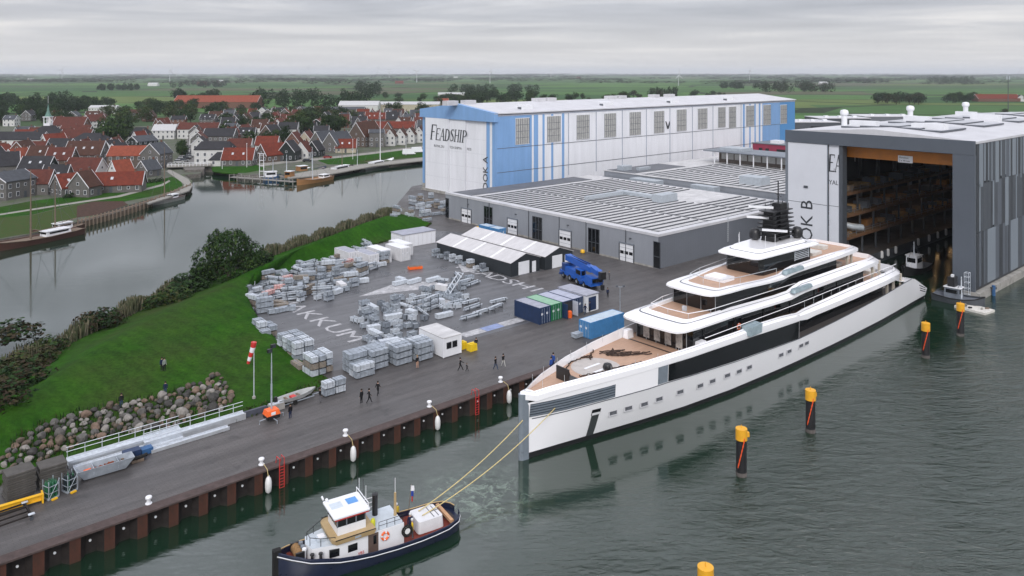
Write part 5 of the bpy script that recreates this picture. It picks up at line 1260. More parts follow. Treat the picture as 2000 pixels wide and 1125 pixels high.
rC = tier(29.4, 71.5, 3.95, 4.7, 12.7, 12.9, 13.45, 12.98, 47, .6, 3.6, 'bridge_roof_ribbon', 'sun_deck')
# top roof: visor plus crowned slab
b = MB(); o1 = [(41.4,-2.9),(42.2,-3.5),(57.6,-4.2),(58.6,-3.6),(58.6,3.6),(57.6,4.2),(42.2,3.5),(41.4,2.9)]
def rnd(poly, r=.6):
    out = []
    for i, q in enumerate(poly):
        a, c = Vector(poly[i-1]), Vector(poly[(i+1) % len(poly)]); q = Vector(q)
        d1, d2 = (a-q), (c-q); k = min(r, d1.length*.45, d2.length*.45)
        p0, p2 = q + d1.normalized()*k, q + d2.normalized()*k
        for t in (0,.33,.67,1): out.append(tuple((1-t)**2*p0 + 2*t*(1-t)*q + t*t*p2))
    return out
b.prism(rnd(o1), 15.56, 15.75, yacht_white).prism(rnd(o1), 15.751, 16.05, yacht_white, taper=.9); b.build('top_roof', yz)
MB().prism(rnd([(43.3,-2.6),(56.4,-3.2),(57,0),(56.4,3.2),(43.3,2.6)], 1), 16.051, 16.09, seam).build('roof_seam', yz)
MB().prism(rnd([(43.4,-2.55),(56.3,-3.1),(56.9,0),(56.3,3.1),(43.4,2.55)], 1), 16.1, 16.5, yacht_white, taper=.92).build('roof_crown', yz)
# hand rails, glass screens on each forward terrace
for f, hf, z, L in ((25.6,3.5,10.25,24),(33.4,2.9,13.0,12)):
    b = MB(); pa = [(f+L,-hf-1.2,z+.95),(f+4,-hf-.4,z+.95),(f+.4,-hf+.5,z+.95),(f+.1,0,z+.95),(f+.4,hf-.5,z+.95),(f+4,hf+.4,z+.95),(f+L,hf+1.2,z+.95)]
    b.tube(pa, .05, yacht_white if z < 12 else alu, 5)
    for q in pa: b.tube([(q[0],q[1],z),q], .03, alu, 4)
    b.build('hand_rail', yz)
for s in range(2): MB().box((36.0,-1.6+s*0,13.0), (38.6,1.6,13.5), yacht_white).build('sun_pad', yz) if s == 0 else MB().box((29.0,-.4,10.25), (29.3,.2,10.9), galv_lt).build('telescope_stand', yz)
b = MB()
for q in range(12): b.tube([(50+q*2.7,-5.9,UD),(50+q*2.7,-5.9,8.9)], .03, alu, 4)
b.tube([(26,-5.55,8.75),(47,-6.1,8.9),(82,-5.6,8.9)], .05, yacht_white, 5); b.build('side_rail', yz)
# teal glass wing stations on each ribbon step
wing = mat('pale_wing_glass', (.30,.38,.42), .12, var=.2, spec=.8)
for s, y, z in ((46.6,-6.0,10.9),(46.0,-5.0,13.45)):
    b = MB().prism(rnd([(s,y-.25),(s+5.5,y-.2),(s+5.5,y+.5),(s,y+.6)], .5), z-.35, z+.12, wing, taper=.9); b.build('wing_station', yz)
MB().prism([(34.3,-6.9),(36.9,-6.9),(37.1,-5.7),(34.1,-5.7)], UD+.5, UD+1.7, wing, taper=1.08).build('wing_control', yz)
MB().prism([(25.2,-5.3),(26.8,-5.3),(26.8,-4.4),(25.2,-4.4)], UD+.01, UD+1.3, yacht_white, taper=.85).build('ventilation_housing', yz)
MB().prism([(22.4,4.0),(23.6,4.0),(23.6,4.8),(22.4,4.8)], UD+.01, UD+1.1, yacht_white, taper=.85).build('ventilation_housing', yz)
MB().box((22.6,-4.9,UD+.002), (22.85,4.9,UD+.03), black).build('deck_gutter', yz)
b = MB()
for k in range(14): a = 2*PI*k/14; b.cbox((34.5+.36*math.cos(a), -4.95, 8.2+.36*math.sin(a)), (.17,.1,.17), [orange,white][k % 4 == 0])
b.build('life_ring', yz)
# aft furniture under and on the decks
for (s, y, z, a, c, h) in ((79,-2.5,UD+.01,2.2,5,.55),(66,-2.4,10.23,3,4.8,.5),(72.5,-1.2,10.23,1.6,2.4,.7),(60,-2,12.99,3,4,.45),(65.5,-1,12.99,1.5,2.2,.6),(82,-3,3.91,2.0,6,.6)):
    MB().prism(rnd([(s,y),(s+a,y),(s+a,y+c),(s,y+c)], .25), z, z+h, mat('deck_cushion', (.55,.53,.50), .8)).build('sofa', yz)
for s, z0, z1, y in ((75,UD,9.85,4.6),(78.5,UD,9.85,4.2),(67,10.22,12.7,4.1),(69.5,10.22,12.7,3.6)):
    for sg in (-1,1): MB().cbox((s,sg*y,(z0+z1)/2), (.4,.3,z1-z0), MATS['warm_column']).build('deck_column', yz)
# mast
ms_ = MB().prism([(52.0,-1.0),(54.8,-1.0),(54.8,1.0),(52.0,1.0)], 16.5, 22.0, black, taper=.68).build('mast', yz)
MB().prism([(50.0,-1.1),(51.3,-1.1),(51.3,1.1),(50.0,1.1)], 16.5, 21.0, black, taper=.7).build('mast_pylon', ms_)
for k in range(7): MB().box((49.6,-1.7+.08*k,17.2+k*.62), (55.2,1.7-.08*k,17.34+k*.62), black).build('mast_platform', ms_)
for z, y in ((20.0,1.2),(21.6,.9),(18.4,-1.4)): MB().cbox((49.6,y,z), (.3,3.6,.32), white, .5).build('radar_scanner', ms_)
b = MB().tube([(53,0,21.9),(53,0,25.4)], .10, black, 5).tube([(51.9,-1.1,23.2),(54.1,1.1,23.2)], .08, black, 4)
for q in range(5): b.tube([(51+q*.8,1-.5*q,20.4),(51+q*.8,1-.5*q,22.0+.3*(q % 2))], .07, black, 4)
b.build('aerial', ms_)
for s, y in ((49.6,1.9),(55.6,-1.7)): MB().lathe((s,y,16.5), [(.45,0),(.8,.3),(.85,.9),(.78,1.35),(.5,1.7),(.1,1.8)], black, 14).build('radar_dome', ms_)
b = MB()
for s, y in ((45.5,2.0),(46,-2.0),(44.4,1.4),(48,-2.4)): b.tube([(s,y,16.4),(s,y,18.2)], .03, white, 4)
b.build('whip_aerial', yz)
# portholes
ph = MB().box((-.68,-.04,-.33), (.68,.0,.33), mat('porthole_rim', (.55,.55,.58), .3)).box((-.5,-.06,-.2), (.5,-.041,.2), mat('porthole_glass', (.10,.105,.12), .2, var=.5)).mesh('porthole')
for px, py in ((1197,806),(1227,797),(1258,789),(1287,779),(1328,765),(1367,753),(1391,744),(1420,733),(1443,725),(1463,717),(1525,693),(1541,686),(1564,675),(1575,670)):
    v = 57.5
    for _ in range(6):
        s = u_at(px, v) - 55.4; t = (px-1000)/FPX; d = v/(UX - t*UY); z = CAMH - (py-HORIZ)*d/FPX; v = 62.3 - hull_y(s, z)
    o = link('porthole', ph, yz, (s,-hull_y(s,z)-.03,z), -math.atan2(hull_y(s+1,z)-hull_y(s-1,z), 2))
v = 60.0
for _ in range(6):
    s = u_at(1157, v) - 55.4; t = (1157-1000)/FPX; d = v/(UX - t*UY); z = CAMH - (835-HORIZ)*d/FPX; v = 62.3 - hull_y(s, z)
sa = s
def hp(s, z, o=.04): return (s,-hull_y(s,z)-o,z)
def patch(x0, x1, z0, z1, m, name, o, sk=.2):
    MB().loft([[hp(x0 + (x1-x0)*i/4 - sk*(1-(z0+(z1-z0)*k/6)/4.3), z0+(z1-z0)*k/6, o) for k in range(7)] for i in range(5)], m, closed=False).build(name, yz)
patch(sa-.5, sa+.5, .6, 3.2, mat('pocket_grey', (.045,.052,.055), .4), 'anchor_pocket', .05); patch(sa-.58, sa+.58, 3.2, 3.9, glass_dark, 'anchor_recess', .05); patch(sa-.52, sa+.52, 3.2, 3.5, white, 'anchor', .09)
# foredeck fittings
MB().lathe((12.2,.2,UD+.004), [(3.0,0),(3.0,.012)], mat('helideck_grey', (.42,.39,.37), .6), 32).build('landing_circle', yz)
for y in (-.75,.75): MB().box((10.8,y-.18,UD+.02), (13.4,y+.18,UD+.03), white).build('landing_mark', yz)
MB().box((6.4,-1.0,UD+.003), (8.2,1.0,UD+.02), black).build('hatch_opening', yz)
MB().box((6.35,-1.0,UD+.02), (6.5,1.0,UD+1.5), black).build('hatch_lid', yz)
MB().lathe((12.8,-1.1,UD+.03), [(.55,0),(.6,.3),(.45,.6),(.2,.7)], black, 12).build('capstan', yz)
b = MB()
for s in (2.5,5,8,11,14.5,18,21.5):
    for sg in (-1,1): b.tube([(s,sg*max(.3,lin(BD,s)-.55),UD+.5),(s,sg*max(.3,lin(BD,s)-.55),UD+1.5)], .025, alu, 4)
b.build('rail_stanchion', yz)
def ropeline(pts, r, name, label, m, base=None, wig=.12, n_=40):
    out = []; P = [Vector(q) for q in pts]
    for i in range(n_+1):
        f = i/n_*(len(P)-1); k = min(int(f), len(P)-2); q = P[k].lerp(P[k+1], f-k)
        out.append(q + Vector((R(-wig,wig),R(-wig,wig),0)))
    return out
def yl(s, t, z): return Vector(W(55.4+s, 62.3+t, z))
for nm_, lb, segs in (('mooring_rope','dark mooring ropes in a loose heap by the deckhouse',[[(19.0,.6),(16.2,2.5),(18.9,1.5),(16.0,3.2)],[(20.6,-1.6),(16.4,1.3),(18.2,2.9)],[(19.8,-.1),(15.9,1.9),(17.2,.4),(20.9,-.9)],[(18.6,.1),(15.6,2.9)]]),
                      ('mooring_rope','dark mooring rope snaking along the starboard bulwark of the foredeck',[[(7.5,-.9),(10.5,-1.5),(13.5,-2.0),(17.5,-2.3)],[(8.5,-.5),(11,-1.3),(15,-1.9)]]),
                      ('mooring_rope','dark mooring rope curling round the landing circle to port',[[(8,.3),(9,2.0),(11,3.2),(13.5,3.3),(14.5,3.0)],[(13,3.2),(14,2.6),(13.2,2.2),(14.8,3.4),(16,4.2)]])):
    b = MB()
    for sg in segs: b.tube(ropeline([yl(s,t,UD+.12) for s, t in sg], .1, '', '', None, wig=.16, n_=26), .07, rope_brown, 5)
    tag(b.build(nm_), lb, 'rope', 'mooring ropes on the foredeck')

# ------------------------------------------------------------------ tug in front
TU, TV, TA = 43.3, 57.8, math.radians(170.5)
TS_ = .92
tg = thing('tugboat', 'navy and white harbour tug with red striped wheelhouse towing the yacht', 'tugboat', W(TU,TV,-.1), ANG+TA)
tg.scale = (TS_,)*3
def tl_(x, y, z): 
    a = TA; x, y, z = x*TS_, y*TS_, z*TS_-.1; return Vector(W(TU + x*math.cos(a)-y*math.sin(a), TV + x*math.sin(a)+y*math.cos(a), z))
navy = mat('navy_hull', (.010,.016,.042), .3, var=.25, scale=.8); deck_red = mat('oxide_red_deck', (.16,.035,.025), .7, var=.3, scale=2); tan = mat('tan_paint', (.42,.30,.15), .5, var=.12)
TB = [(0,.5),(.15,1.1),(.7,1.85),(2,2.35),(5,2.6),(10,2.6),(13,2.35),(15.5,1.7),(17,.95),(18.1,.2)]
TS = [(0,1.45),(3,1.25),(8,1.25),(12,1.55),(15.5,2.1),(18.1,2.75)]
tx = [0,.15,.7,1.4,2,3.5,5,7.5,10,11.5,13,14.3,15.5,16.3,17,17.6,18.1]
b = MB()
b.loft([[(x+ (.5*(1-lin(TB,x)/2.6) if x < 3 else -.4 if x > 17 else 0),-lin(TB,x)*.7,-.6),(x,-lin(TB,x)*.94,.25),(x,-lin(TB,x),lin(TS,x)),(x,-lin(TB,x)+.12,lin(TS,x)),(x,-max(.05,lin(TB,x)-.14),lin(TS,x)-.6),(x,max(.05,lin(TB,x)-.14),lin(TS,x)-.6),(x,lin(TB,x)-.12,lin(TS,x)),(x,lin(TB,x),lin(TS,x)),(x,lin(TB,x)*.94,.25),(x+ (.5*(1-lin(TB,x)/2.6) if x < 3 else -.4 if x > 17 else 0),lin(TB,x)*.7,-.6)] for x in tx], navy); b.build('hull', tg)
b = MB()
dx_ = [.7,2,5,10,13,15.5,17]
b.loft([[(x,-lin(TB,x)+.13,lin(TS,x)-.55),(x,lin(TB,x)-.13,lin(TS,x)-.55)] for x in dx_], deck_red, closed=False); b.build('deck', tg)
for sg in (-1,1):
    MB().tube([(x,sg*(lin(TB,x)+.05),lin(TS,x)-.28) for x in tx], .085, black, 6).build('rubbing_band', tg)
    MB().tube([(x,sg*(lin(TB,x)+.11),lin(TS,x)-.22) for x in tx], .035, white, 5).build('white_line', tg)
    MB().tube([(x,sg*(lin(TB,x)-.06),lin(TS,x)+.02) for x in tx], .06, navy if sg > 0 else tan, 5).build('gunwale', tg)
MB().box((17.7,-.28,.3), (18.4,.28,3.0), rubber).build('bow_fender', tg)
# long low cabin, fore cabin, wheelhouse
cab = MB().box((6.5,-1.75,.8), (12.8,1.75,2.75), white).build('cabin', tg)
MB().prism([(12.8,-1.72),(15.2,-1.1),(15.5,0),(15.2,1.1),(12.8,1.72)], 1.2, 2.7, white, mat('pale_deck_paint', (.47,.52,.57), .5)).build('fore_cabin', tg)
MB().box((6.55,-1.7,2.76), (10.2,1.7,2.8), MATS['pale_deck_paint']).build('cabin_top', tg)
for x in (11.6,13.3): MB().box((x-.45,1.68 if x < 12.8 else 1.5,1.7), (x+.45,1.79 if x < 12.8 else 1.72,2.35), glass_dark, 0 if x < 12.8 else -.12).build('window', cab)
dr = MB().box((9.1,1.74,.9), (10.1,1.79,2.7), mat('brown_door', (.10,.07,.06), .5)).build('door', cab)
MB().box((9.3,1.785,1.7), (9.6,1.80,2.5), glass_dark).build('door_window', dr)
lettering(cab, text_mesh('VB5', .38, red), (11.1,1.765,1.15), (-1,0,0), (0,0,1))
MB().prism([(9.6,-2.05),(13.2,-2.0),(13.5,-1.5),(13.5,1.5),(13.2,2.0),(9.6,2.05)], 2.85, 3.3, tan, taper=1.06).build('bridge_skirt', tg)
for y in (-2.13,2.13): MB().tube([(9.5,y,3.33),(13.35,y,3.33)], .045, black, 5).build('skirt_rail', tg)
for x in (11.2,): MB().box((x-.3,2.06,3.0), (x+.3,2.13,3.2), galv).build('name_board', tg)
wh = MB().box((10.2,-1.4,3.0), (12.9,1.4,4.05), white).build('wheelhouse', tg)
MB().box((10.25,-1.38,4.06), (12.95,1.38,4.78), glass_dark).build('wheelhouse_window', wh)
b = MB()
for x in (10.25,11.15,12.05,12.93):
    for y in (-1.38,1.38): b.cbox((x,y,4.42), (.1,.1,.72), grey_trim)
for y in (-.7,0,.7):
    for x in (10.25,12.93): b.cbox((x,y,4.42), (.1,.1,.72), grey_trim)
b.build('window_post', wh)
MB().box((9.95,-1.62,4.79), (13.2,1.62,4.97), red).build('roof_stripe', wh)
rf_ = MB().prism(rnd([(9.85,-1.72),(13.35,-1.72),(13.35,1.72),(9.85,1.72)], .2), 4.971, 5.1, white).build('roof', wh)
MB().box((10.4,-1.0,5.101), (11.4,.0,5.13), mat('sky_blue_hatch', (.10,.28,.60), .5)).build('roof_hatch', rf_)
MB().box((11.9,-.9,5.101), (13.0,.1,5.125), mat('pale_blue_hatch', (.5,.56,.62), .5)).build('roof_hatch', rf_)
b = MB().tube([(13.2,-1.9,5.15),(13.2,-2.3,5.25)], .1, white, 6).lathe((13.0,-1.5,5.1), [(.12,0),(.16,.2),(.08,.3)], white, 8); b.build('search_light', rf_)
b = MB().tube([(10.0,-1.6,5.1),(10.0,-1.6,5.6),(10.0,1.6,5.6),(10.0,1.6,5.1)], .05, white, 5)
for y, h in ((-1.3,2.0),(-.9,1.2),(.2,1.6),(.9,1.3)): b.tube([(10.0,y,5.6),(10.0,y,5.6+h)], .025, black if h > 1.4 else white, 4)
b.build('aerial_mast', rf_)
# funnel, ladder rail, life rings, fenders, deck gear
MB().lathe((8.4,-.9,2.8), [(.28,0),(.28,1.9),(.32,2.0),(.1,2.05)], black, 10).build('funnel', tg)
MB().tube([(6.75,.2,2.8),(6.75,.2,5.0)], [.16,.11], tan, 8).build('tow_post', tg)
MB().tube([(6.75,.2,5.0),(6.75,.2,6.4)], .03, white, 4).build('mast', tg)
b = MB()
for z in (3.3,3.75,4.2): b.tube([(9.8,-1.5,z),(8.0,-1.5,z)], .045, white, 5)
b.tube([(8.0,-1.5,2.8),(8.0,-1.5,4.2)], .045, white, 5); b.build('ladder_rail', tg)
def ring(c, r, t, m1, m2, name, par):
    b = MB(); n_ = 16
    for k in range(n_):
        a, a2 = 2*PI*k/n_, 2*PI*(k+1)/n_
        b.tube([(c[0]+r*math.cos(a),c[1],c[2]+r*math.sin(a)),(c[0]+r*math.cos(a2),c[1],c[2]+r*math.sin(a2))], t, [m1,m2][k % 4 == 0], 6, False)
    return b.build(name, par)
ring((8.45,1.85,2.15), .34, .1, orange, white, 'life_ring', tg)
ring((6.25,1.95,2.0), .42, .17, rubber, rubber, 'tyre_fender', tg)
MB().lathe((0,0,-.1), [(.05,0),(.38,.02),(.38,.16),(.05,.2)], fend_m, 12).build('fender_disc', tg, (6.25,1.95,2.0)).rotation_euler.x = PI/2
b = MB()
for x in (6.6,7.4,8.2,9.0): b.tube([(x,1.65,2.8),(x,1.65,3.5)], .03, black, 4)
for z in (3.15,3.5): b.tube([(6.3,1.65,z),(9.0,1.65,z)], .03, black, 4)
for x, y in ((13.2,1.6),(14.4,1.15),(15.2,.5),(15.2,-.5),(14.4,-1.1)): b.tube([(x,y,2.7),(x,y,3.4)], .03, black, 4)
b.tube([(13.2,1.6,3.4),(14.4,1.15,3.4),(15.2,.5,3.4),(15.2,-.5,3.4),(14.4,-1.1,3.4),(12.9,-2.0,3.5)], .03, black, 5); b.build('guard_rail', tg)
MB().box((13.6,-.4,2.71), (14.5,.5,2.95), MATS['pale_deck_paint']).box((13.75,-.25,2.95), (14.35,.35,3.05), white).build('deck_hatch', tg)
wn_ = MB().tube([(16.2,-.75,2.2),(16.2,.75,2.2)], .42, mat('coiled_hawser', (.22,.13,.06), .9, var=.4, scale=6), 12).box((15.8,-.95,1.6), (16.6,-.78,2.6), black).box((15.8,.78,1.6), (16.6,.95,2.6), black); wn_.build('winch', tg)
for y in (-.5,.2,-.1): MB().lathe((15.75,y*1.6+.3,1.6), [(.16,0),(.16,.9),(.22,.95),(.2,1.1)], white if y > 0 else grey_trim, 8).build('bollard', tg)
for x, y in ((14.6,1.75),(15.3,1.5)): MB().lathe((x,y,1.7), [(.13,0),(.13,.65),(.2,.7),(.2,.8)], black, 8).build('bollard', tg)
cv = MB().prism(rnd([(1.95,-1.35),(4.75,-1.35),(4.75,1.25),(1.95,1.25)], .3), .75, 1.85, mat('white_cover', (.62,.62,.64), .6, var=.06, bump=.3, bscale=2), taper=.93).build('covered_raft', tg)
for x in (2.4,2.9): MB().box((x,-.95,1.852), (x+.06,.95,1.885), dark_grey).build('strap', cv)
MB().box((2.0,-.1,1.852), (2.9,-.04,1.885), dark_grey).build('strap', cv)
MB().box((1.15,-1.7,1.15), (1.5,1.7,1.42), mat('towing_beam', (.45,.26,.14), .6, var=.2)).build('tow_beam', tg)
MB().lathe((.95,.0,.85), [(.9,0),(.95,.12),(.3,.2)], mat('net_pile', (.06,.05,.05), .95, var=.4, scale=8, bump=1), 14, (.5,1.2)).build('coiled_rope', tg)
fl = thing('flag', 'red white and blue flag drooping on its staff at the tug side', 'flag', tl_(4.2,-2.35,1.3), 0)
MB().tube([(0,0,0),(.25,0,2.4)], .03, wood, 4).build('staff', fl)
for k, m in enumerate((white, mat('flag_blue', (.02,.05,.30), .7), red)):
    MB().loft([[(.2+.04*k,-.03,2.3-k*.5),(.5-.06*k,.05,2.25-k*.5),(.55-.08*k,-.06,1.95-k*.5)],[(.18+.04*k,-.03,1.8-k*.5),(.48-.06*k,.06,1.75-k*.5),(.5-.08*k,-.05,1.5-k*.5)]], m, closed=False).build('flag_stripe', fl)
MB().lathe((9.3,.9,2.8), [(.22,0),(.24,.55),(.15,.75)], mat('lime_yellow', (.55,.55,.03), .5), 10).build('buoy', tg)
# wash behind the tug: foam patches on the water
foam = mat('pale_green_wash', (.10,.16,.11), .25, var=.5, scale=3)
# tow ropes
def sagline(a, c, sag, n_=24): return [a.lerp(c, i/n_) - Vector((0,0,sag*4*(i/n_)*(1-i/n_))) for i in range(n_+1)]
tag(MB().tube(sagline(tl_(3.9,-.6,1.95), yl(.0,-.35,4.4), .55), .05, rope_pale, 6).build('tow_rope'), 'pale yellow tow rope running to the grey stem of the yacht', 'rope', 'tow ropes')
tag(MB().tube(sagline(tl_(3.9,.3,1.95), Vector(yl(3.6,-hull_y(3.6,5.1)-.12,5.1)), .8), .05, rope_pale, 6).build('tow_rope'), 'pale yellow tow rope running to the starboard bow side of the yacht', 'rope', 'tow ropes')

# ------------------------------------------------------------------ mooring piles
pile_b = mat('black_pile', (.010,.010,.012), .6, var=.3); cap_y = mat('pile_cap_yellow', (.72,.36,.02), .45, var=.12, scale=2)
chain_m = mat('orange_chain', (.75,.09,.02), .5)
for i, (px, py, zt_, lb) in enumerate(((1448,928,4.9,'yellow capped black mooring pile nearest the camera in full view'),(1583,843,4.9,'yellow capped mooring pile next beyond the nearest full one, off mid yacht'),(1808,698,5.1,'yellow capped mooring pile off the yacht stern, second farthest'),(1876,655,5.1,'yellow capped mooring pile beside the pale raft'),(1378,1243,5.2,'mooring pile cut by the lower picture edge, only its yellow cap showing'))):
    q = ground(px,py,0)
    pl = thing('mooring_pile', lb, 'mooring pile', tuple(q), .4*i, 'mooring piles in the basin')
    MB().lathe((0,0,-1.5), [(.54,0),(.54,zt_+.2)], pile_b, 16).build('pile_shaft', pl)
    MB().lathe((0,0,-.6), [(.565,0),(.565,.6+.35),(.545,.6+.4)], mat('tide_mark', (.10,.09,.085), .8, var=.4), 16).build('tide_band', pl)
    MB().lathe((0,0,zt_-1.15), [(.6,0),(.6,1.15),(.06,1.16)], cap_y, 16).build('pile_cap', pl)
    MB().box((.48,-.18,zt_-.85), (.8,.18,zt_-.4), cap_y).build('lug', pl)
    MB().tube([(0,0,zt_),(0,0,zt_+.35)], .04, cap_y, 5).build('lifting_eye', pl)
    a0 = math.atan2(-q.y,-q.x) - .4*i
    ch = MB(); pts = []
    for k in range(14):
        a = a0 + .55 - k*.085; r_ = .64; pts.append((r_*math.cos(a), r_*math.sin(a), zt_-.8-k*.24))
    for k in range(13): ch.tube(pts[k:k+2], .075 if k % 2 else .05, chain_m, 5)
    ch.build('chain', pl)

# ------------------------------------------------------------------ small craft at the dock
def workboat(label, p0, rz, L, B_, hullm, cabm, house=None, mast=0, cat='boat', group=None, deckm=None, name='work_boat', stripe=None, booms=False, mm=None):
    o = thing(name, label, cat, p0, rz, group); b = MB(); rows = []
    for f, wf, sh in ((0,.72,.12),(.12,.9,.06),(.4,1,0),(.65,.95,.05),(.85,.62,.2),(.95,.3,.36),(1,.05,.45)):
        x, y, z = f*L, wf*B_/2, .28*B_ + sh*B_*.5
        rows.append([(x,-y*.75,-.4),(x,-y,z),(x,-y*.93,z),(x,-y*.9,z-.3),(x,y*.9,z-.3),(x,y*.93,z),(x,y,z),(x,y*.75,-.4)])
    b.loft(rows, hullm); b.build('hull', o)
    MB().loft([[(r[3][0],r[3][1],r[3][2]+.04),(r[4][0],r[4][1],r[4][2]+.04)] for r in rows[:-1]], deckm or deck_grey, closed=False).build('deck', o)
    if stripe: 
        for sg in (1,6): MB().tube([(r[sg][0],r[sg][1]*1.02,r[sg][2]-.05) for r in rows], .09, stripe, 5).build('rail_strip', o)
    zd = .28*B_-.25
    if house:
        x0, x1, h = house; x0 *= L; x1 *= L
        c = MB().prism([(x0,-B_*.28),(x1,-B_*.26),(x1,B_*.26),(x0,B_*.28)], zd, zd+h, cabm, taper=.95).build('cabin', o)
        MB().prism([(x0-.1,-B_*.30),(x1+.2,-B_*.28),(x1+.2,B_*.28),(x0-.1,B_*.30)], zd+h+.003, zd+h+.12, white).build('cabin_roof', c)
        for sg in (-1,1): MB().box((x0+(x1-x0)*.12,sg*B_*.272-.03,zd+h*.5), (x1-(x1-x0)*.12,sg*B_*.272+.03,zd+h*.85), glass_dark).build('window', c)
        MB().box((x1-.06,-B_*.2,zd+h*.5), (x1+.02,B_*.2,zd+h*.85), glass_dark).build('window', c)
    if mast:
        m_ = MB().tube([(.55*L,0,zd),(.55*L,0,zd+mast)], [.028*B_+.08,.09], mm or (wood if mast > 9 else galv_lt), 6).build('mast', o)
        rg = MB()
        for x, y in ((.98*L,0),(.02*L,0),(.5*L,B_*.48),(.5*L,-B_*.48)): rg.tube([(.55*L,0,zd+mast*.93),(x,y,zd+.5)], .035, dark_grey, 3)
        rg.build('rigging', m_)
        if booms or mast > 9: MB().tube([(.54*L,0,zd+1.6),(.08*L,0,zd+2.0)], .10, wood, 6).build('boom', o)
    return o
t2 = workboat('small white cabined tug waiting in the dark mouth of the open dock', W(176,66.5,0), ANG+PI, 11, 4.2, black, white, (.42,.68,2.7), 5.5, 'tugboat', deckm=grey_trim, name='tugboat', stripe=rubber)
MB().lathe((8.2,0,1.2), [(.3,0),(.32,.8),(.15,1)], white, 8).build('bow_post', t2)
q = ground(1868,598,0)
wb_ = workboat('dark grey workboat with winch frame moored at the corner pier of the grey dock', W(153.4,56.5,0), ANG-PI/2, 8.5, 4.0, dark_grey, mat('workboat_grey', (.14,.16,.19), .5), (.25,.55,1.9), 4.0, 'boat', deckm=clad_side, stripe=rubber)
MB().box((2.6,-.8,2.9), (3.8,.8,4.6), black).build('winch_frame', wb_); MB().box((3.0,-.3,4.6),(3.4,.3,5.0), white).build('lamp', wb_)
b = MB()
for x in (0,.9):
    for y in (0,.7): b.tube([(x,y,.2),(x,y,5.2)], .05, galv_lt, 4)
for z in (1.2,2.3,3.4,4.4,5.2): b.tube([(0,0,z),(.9,0,z),(.9,.7,z),(0,.7,z),(0,0,z)], .04, galv_lt, 4)
tag(b.build('stair_tower', None, tuple(W(155.6,51.4,0)), ANG), 'pale ladder tower between the dark workboat and the concrete base', 'ladder tower')
rft = thing('raft', 'pale flat raft with clutter floating in front of the concrete base', 'raft', W(149.6,50.2,0), ANG-.15)
MB().box((0,-3.6,-.2), (3.4,1.6,.38), mat('raft_white', (.58,.56,.52), .7, var=.2)).build('float', rft)
for k in range(7): MB().cbox((R(.5,2.9),R(-3,1.2),.5), (R(.3,.9),R(.2,.6),.24), random.choice([wood,black,concrete]), R(0,3)).build('clutter', rft)
tag(MB().tube([(0,0,-1),(0,0,1.9)], .32, c_blue, 10).box((-.5,-.2,1.2),(.5,.2,1.6),dark_grey).build('fender_post', None, tuple(W(163.5,49.7,0))), 'blue fender post on the concrete base of the grey dock', 'fender post')
# ------------------------------------------------------------------ vegetation
random.seed(11)
LEAF = {k: mat('leaf_' + k, c, .85, var=.25, scale=.4, spec=.1) for k, c in
        dict(dark=(.012,.027,.010), mid=(.022,.046,.014), light=(.042,.072,.018), olive=(.050,.056,.020), rust=(.044,.040,.020), brown=(.038,.028,.018)).items()}
bark = mat('bark', (.055,.045,.035), .9, var=.3, scale=4)
def foliage(lobes, n_, size, mats, name='crown', shell=.5):
    b = MB(); tot = sum(l[3]*l[4]*l[5] for l in lobes)
    for m in mats: b.mi(m)
    for lo in lobes:
        k_ = max(6, int(n_*lo[3]*lo[4]*lo[5]/tot))
        q = 0
        while q < k_:
            # small clumps of leaf faces, each clump of one tone
            d = Vector((R(-1,1),R(-1,1),R(-1,1)))
            if d.length > 1 or d.length < .05: continue
            d = d.normalized()*(shell + (1-shell)*random.random()**.6)
            c = Vector((lo[0]+d.x*lo[3], lo[1]+d.y*lo[4], lo[2]+d.z*lo[5])); m = random.choice(mats)
            for _ in range(4):
                p_ = c + Vector((R(-1,1),R(-1,1),R(-1,1)))*size*1.1
                nrm = (d + Vector((R(-1,1),R(-1,1),R(-.4,1)))*.9).normalized()
                a = nrm.orthogonal().normalized(); a = (Matrix.Rotation(R(0,6.28),3,nrm) @ a); e_ = nrm.cross(a); s = size*R(.55,1.2)
                b.add([p_-a*s, p_-e_*s*.6, p_+a*s, p_+e_*s*.6], [(0,1,2,3)], m); q += 1
    return b.mesh(name)
def blobs(k, w, zlo, zhi, r):
    return [(R(-w,w), R(-w,w), R(zlo,zhi), r*R(.7,1.2), r*R(.7,1.2), r*R(.65,1.0)) for _ in range(k)]
def trunk_mesh(h, r, name='trunk'):
    b = MB().tube([(0,0,-.3),(r*.2,0,h*.35),(0,r*.3,h*.62)], [r*1.2,r*.85,r*.45], bark, 7)
    for k in range(5):
        a = k*1.3; b.tube([(0,0,h*(.25+.06*k)),(.2*h*math.cos(a),.2*h*math.sin(a),h*(.48+.07*k))], [r*.5,r*.15], bark, 5)
    return b.mesh(name)
TRUNK = trunk_mesh(1, .03)
D_, M_, L_, O_, RU, BR = (LEAF[k] for k in ('dark','mid','light','olive','rust','brown'))
CROWN = {'dark':[], 'mid':[], 'olive':[], 'poplar':[], 'rust':[]}
for key, ms in (('dark',[D_,D_,M_]),('mid',[D_,M_,M_,L_]),('olive',[M_,O_,L_,O_]),('rust',[BR,D_,RU,M_])):
    for v in range(3): CROWN[key].append(foliage([(0,0,.50,.34,.34,.40)] + blobs(8,.30,.26,.76,.21), 900, .046, ms))
CROWN['poplar'].append(foliage([(0,0,.5,.12,.12,.48)] + [(R(-.05,.05),R(-.05,.05),.2+.12*k,.11,.11,.14) for k in range(6)], 700, .036, [D_,M_]))
CONI = foliage([(0,0,.1+.11*k,.30-.033*k,.30-.033*k,.09) for k in range(8)], 600, .035, [D_,D_,M_])
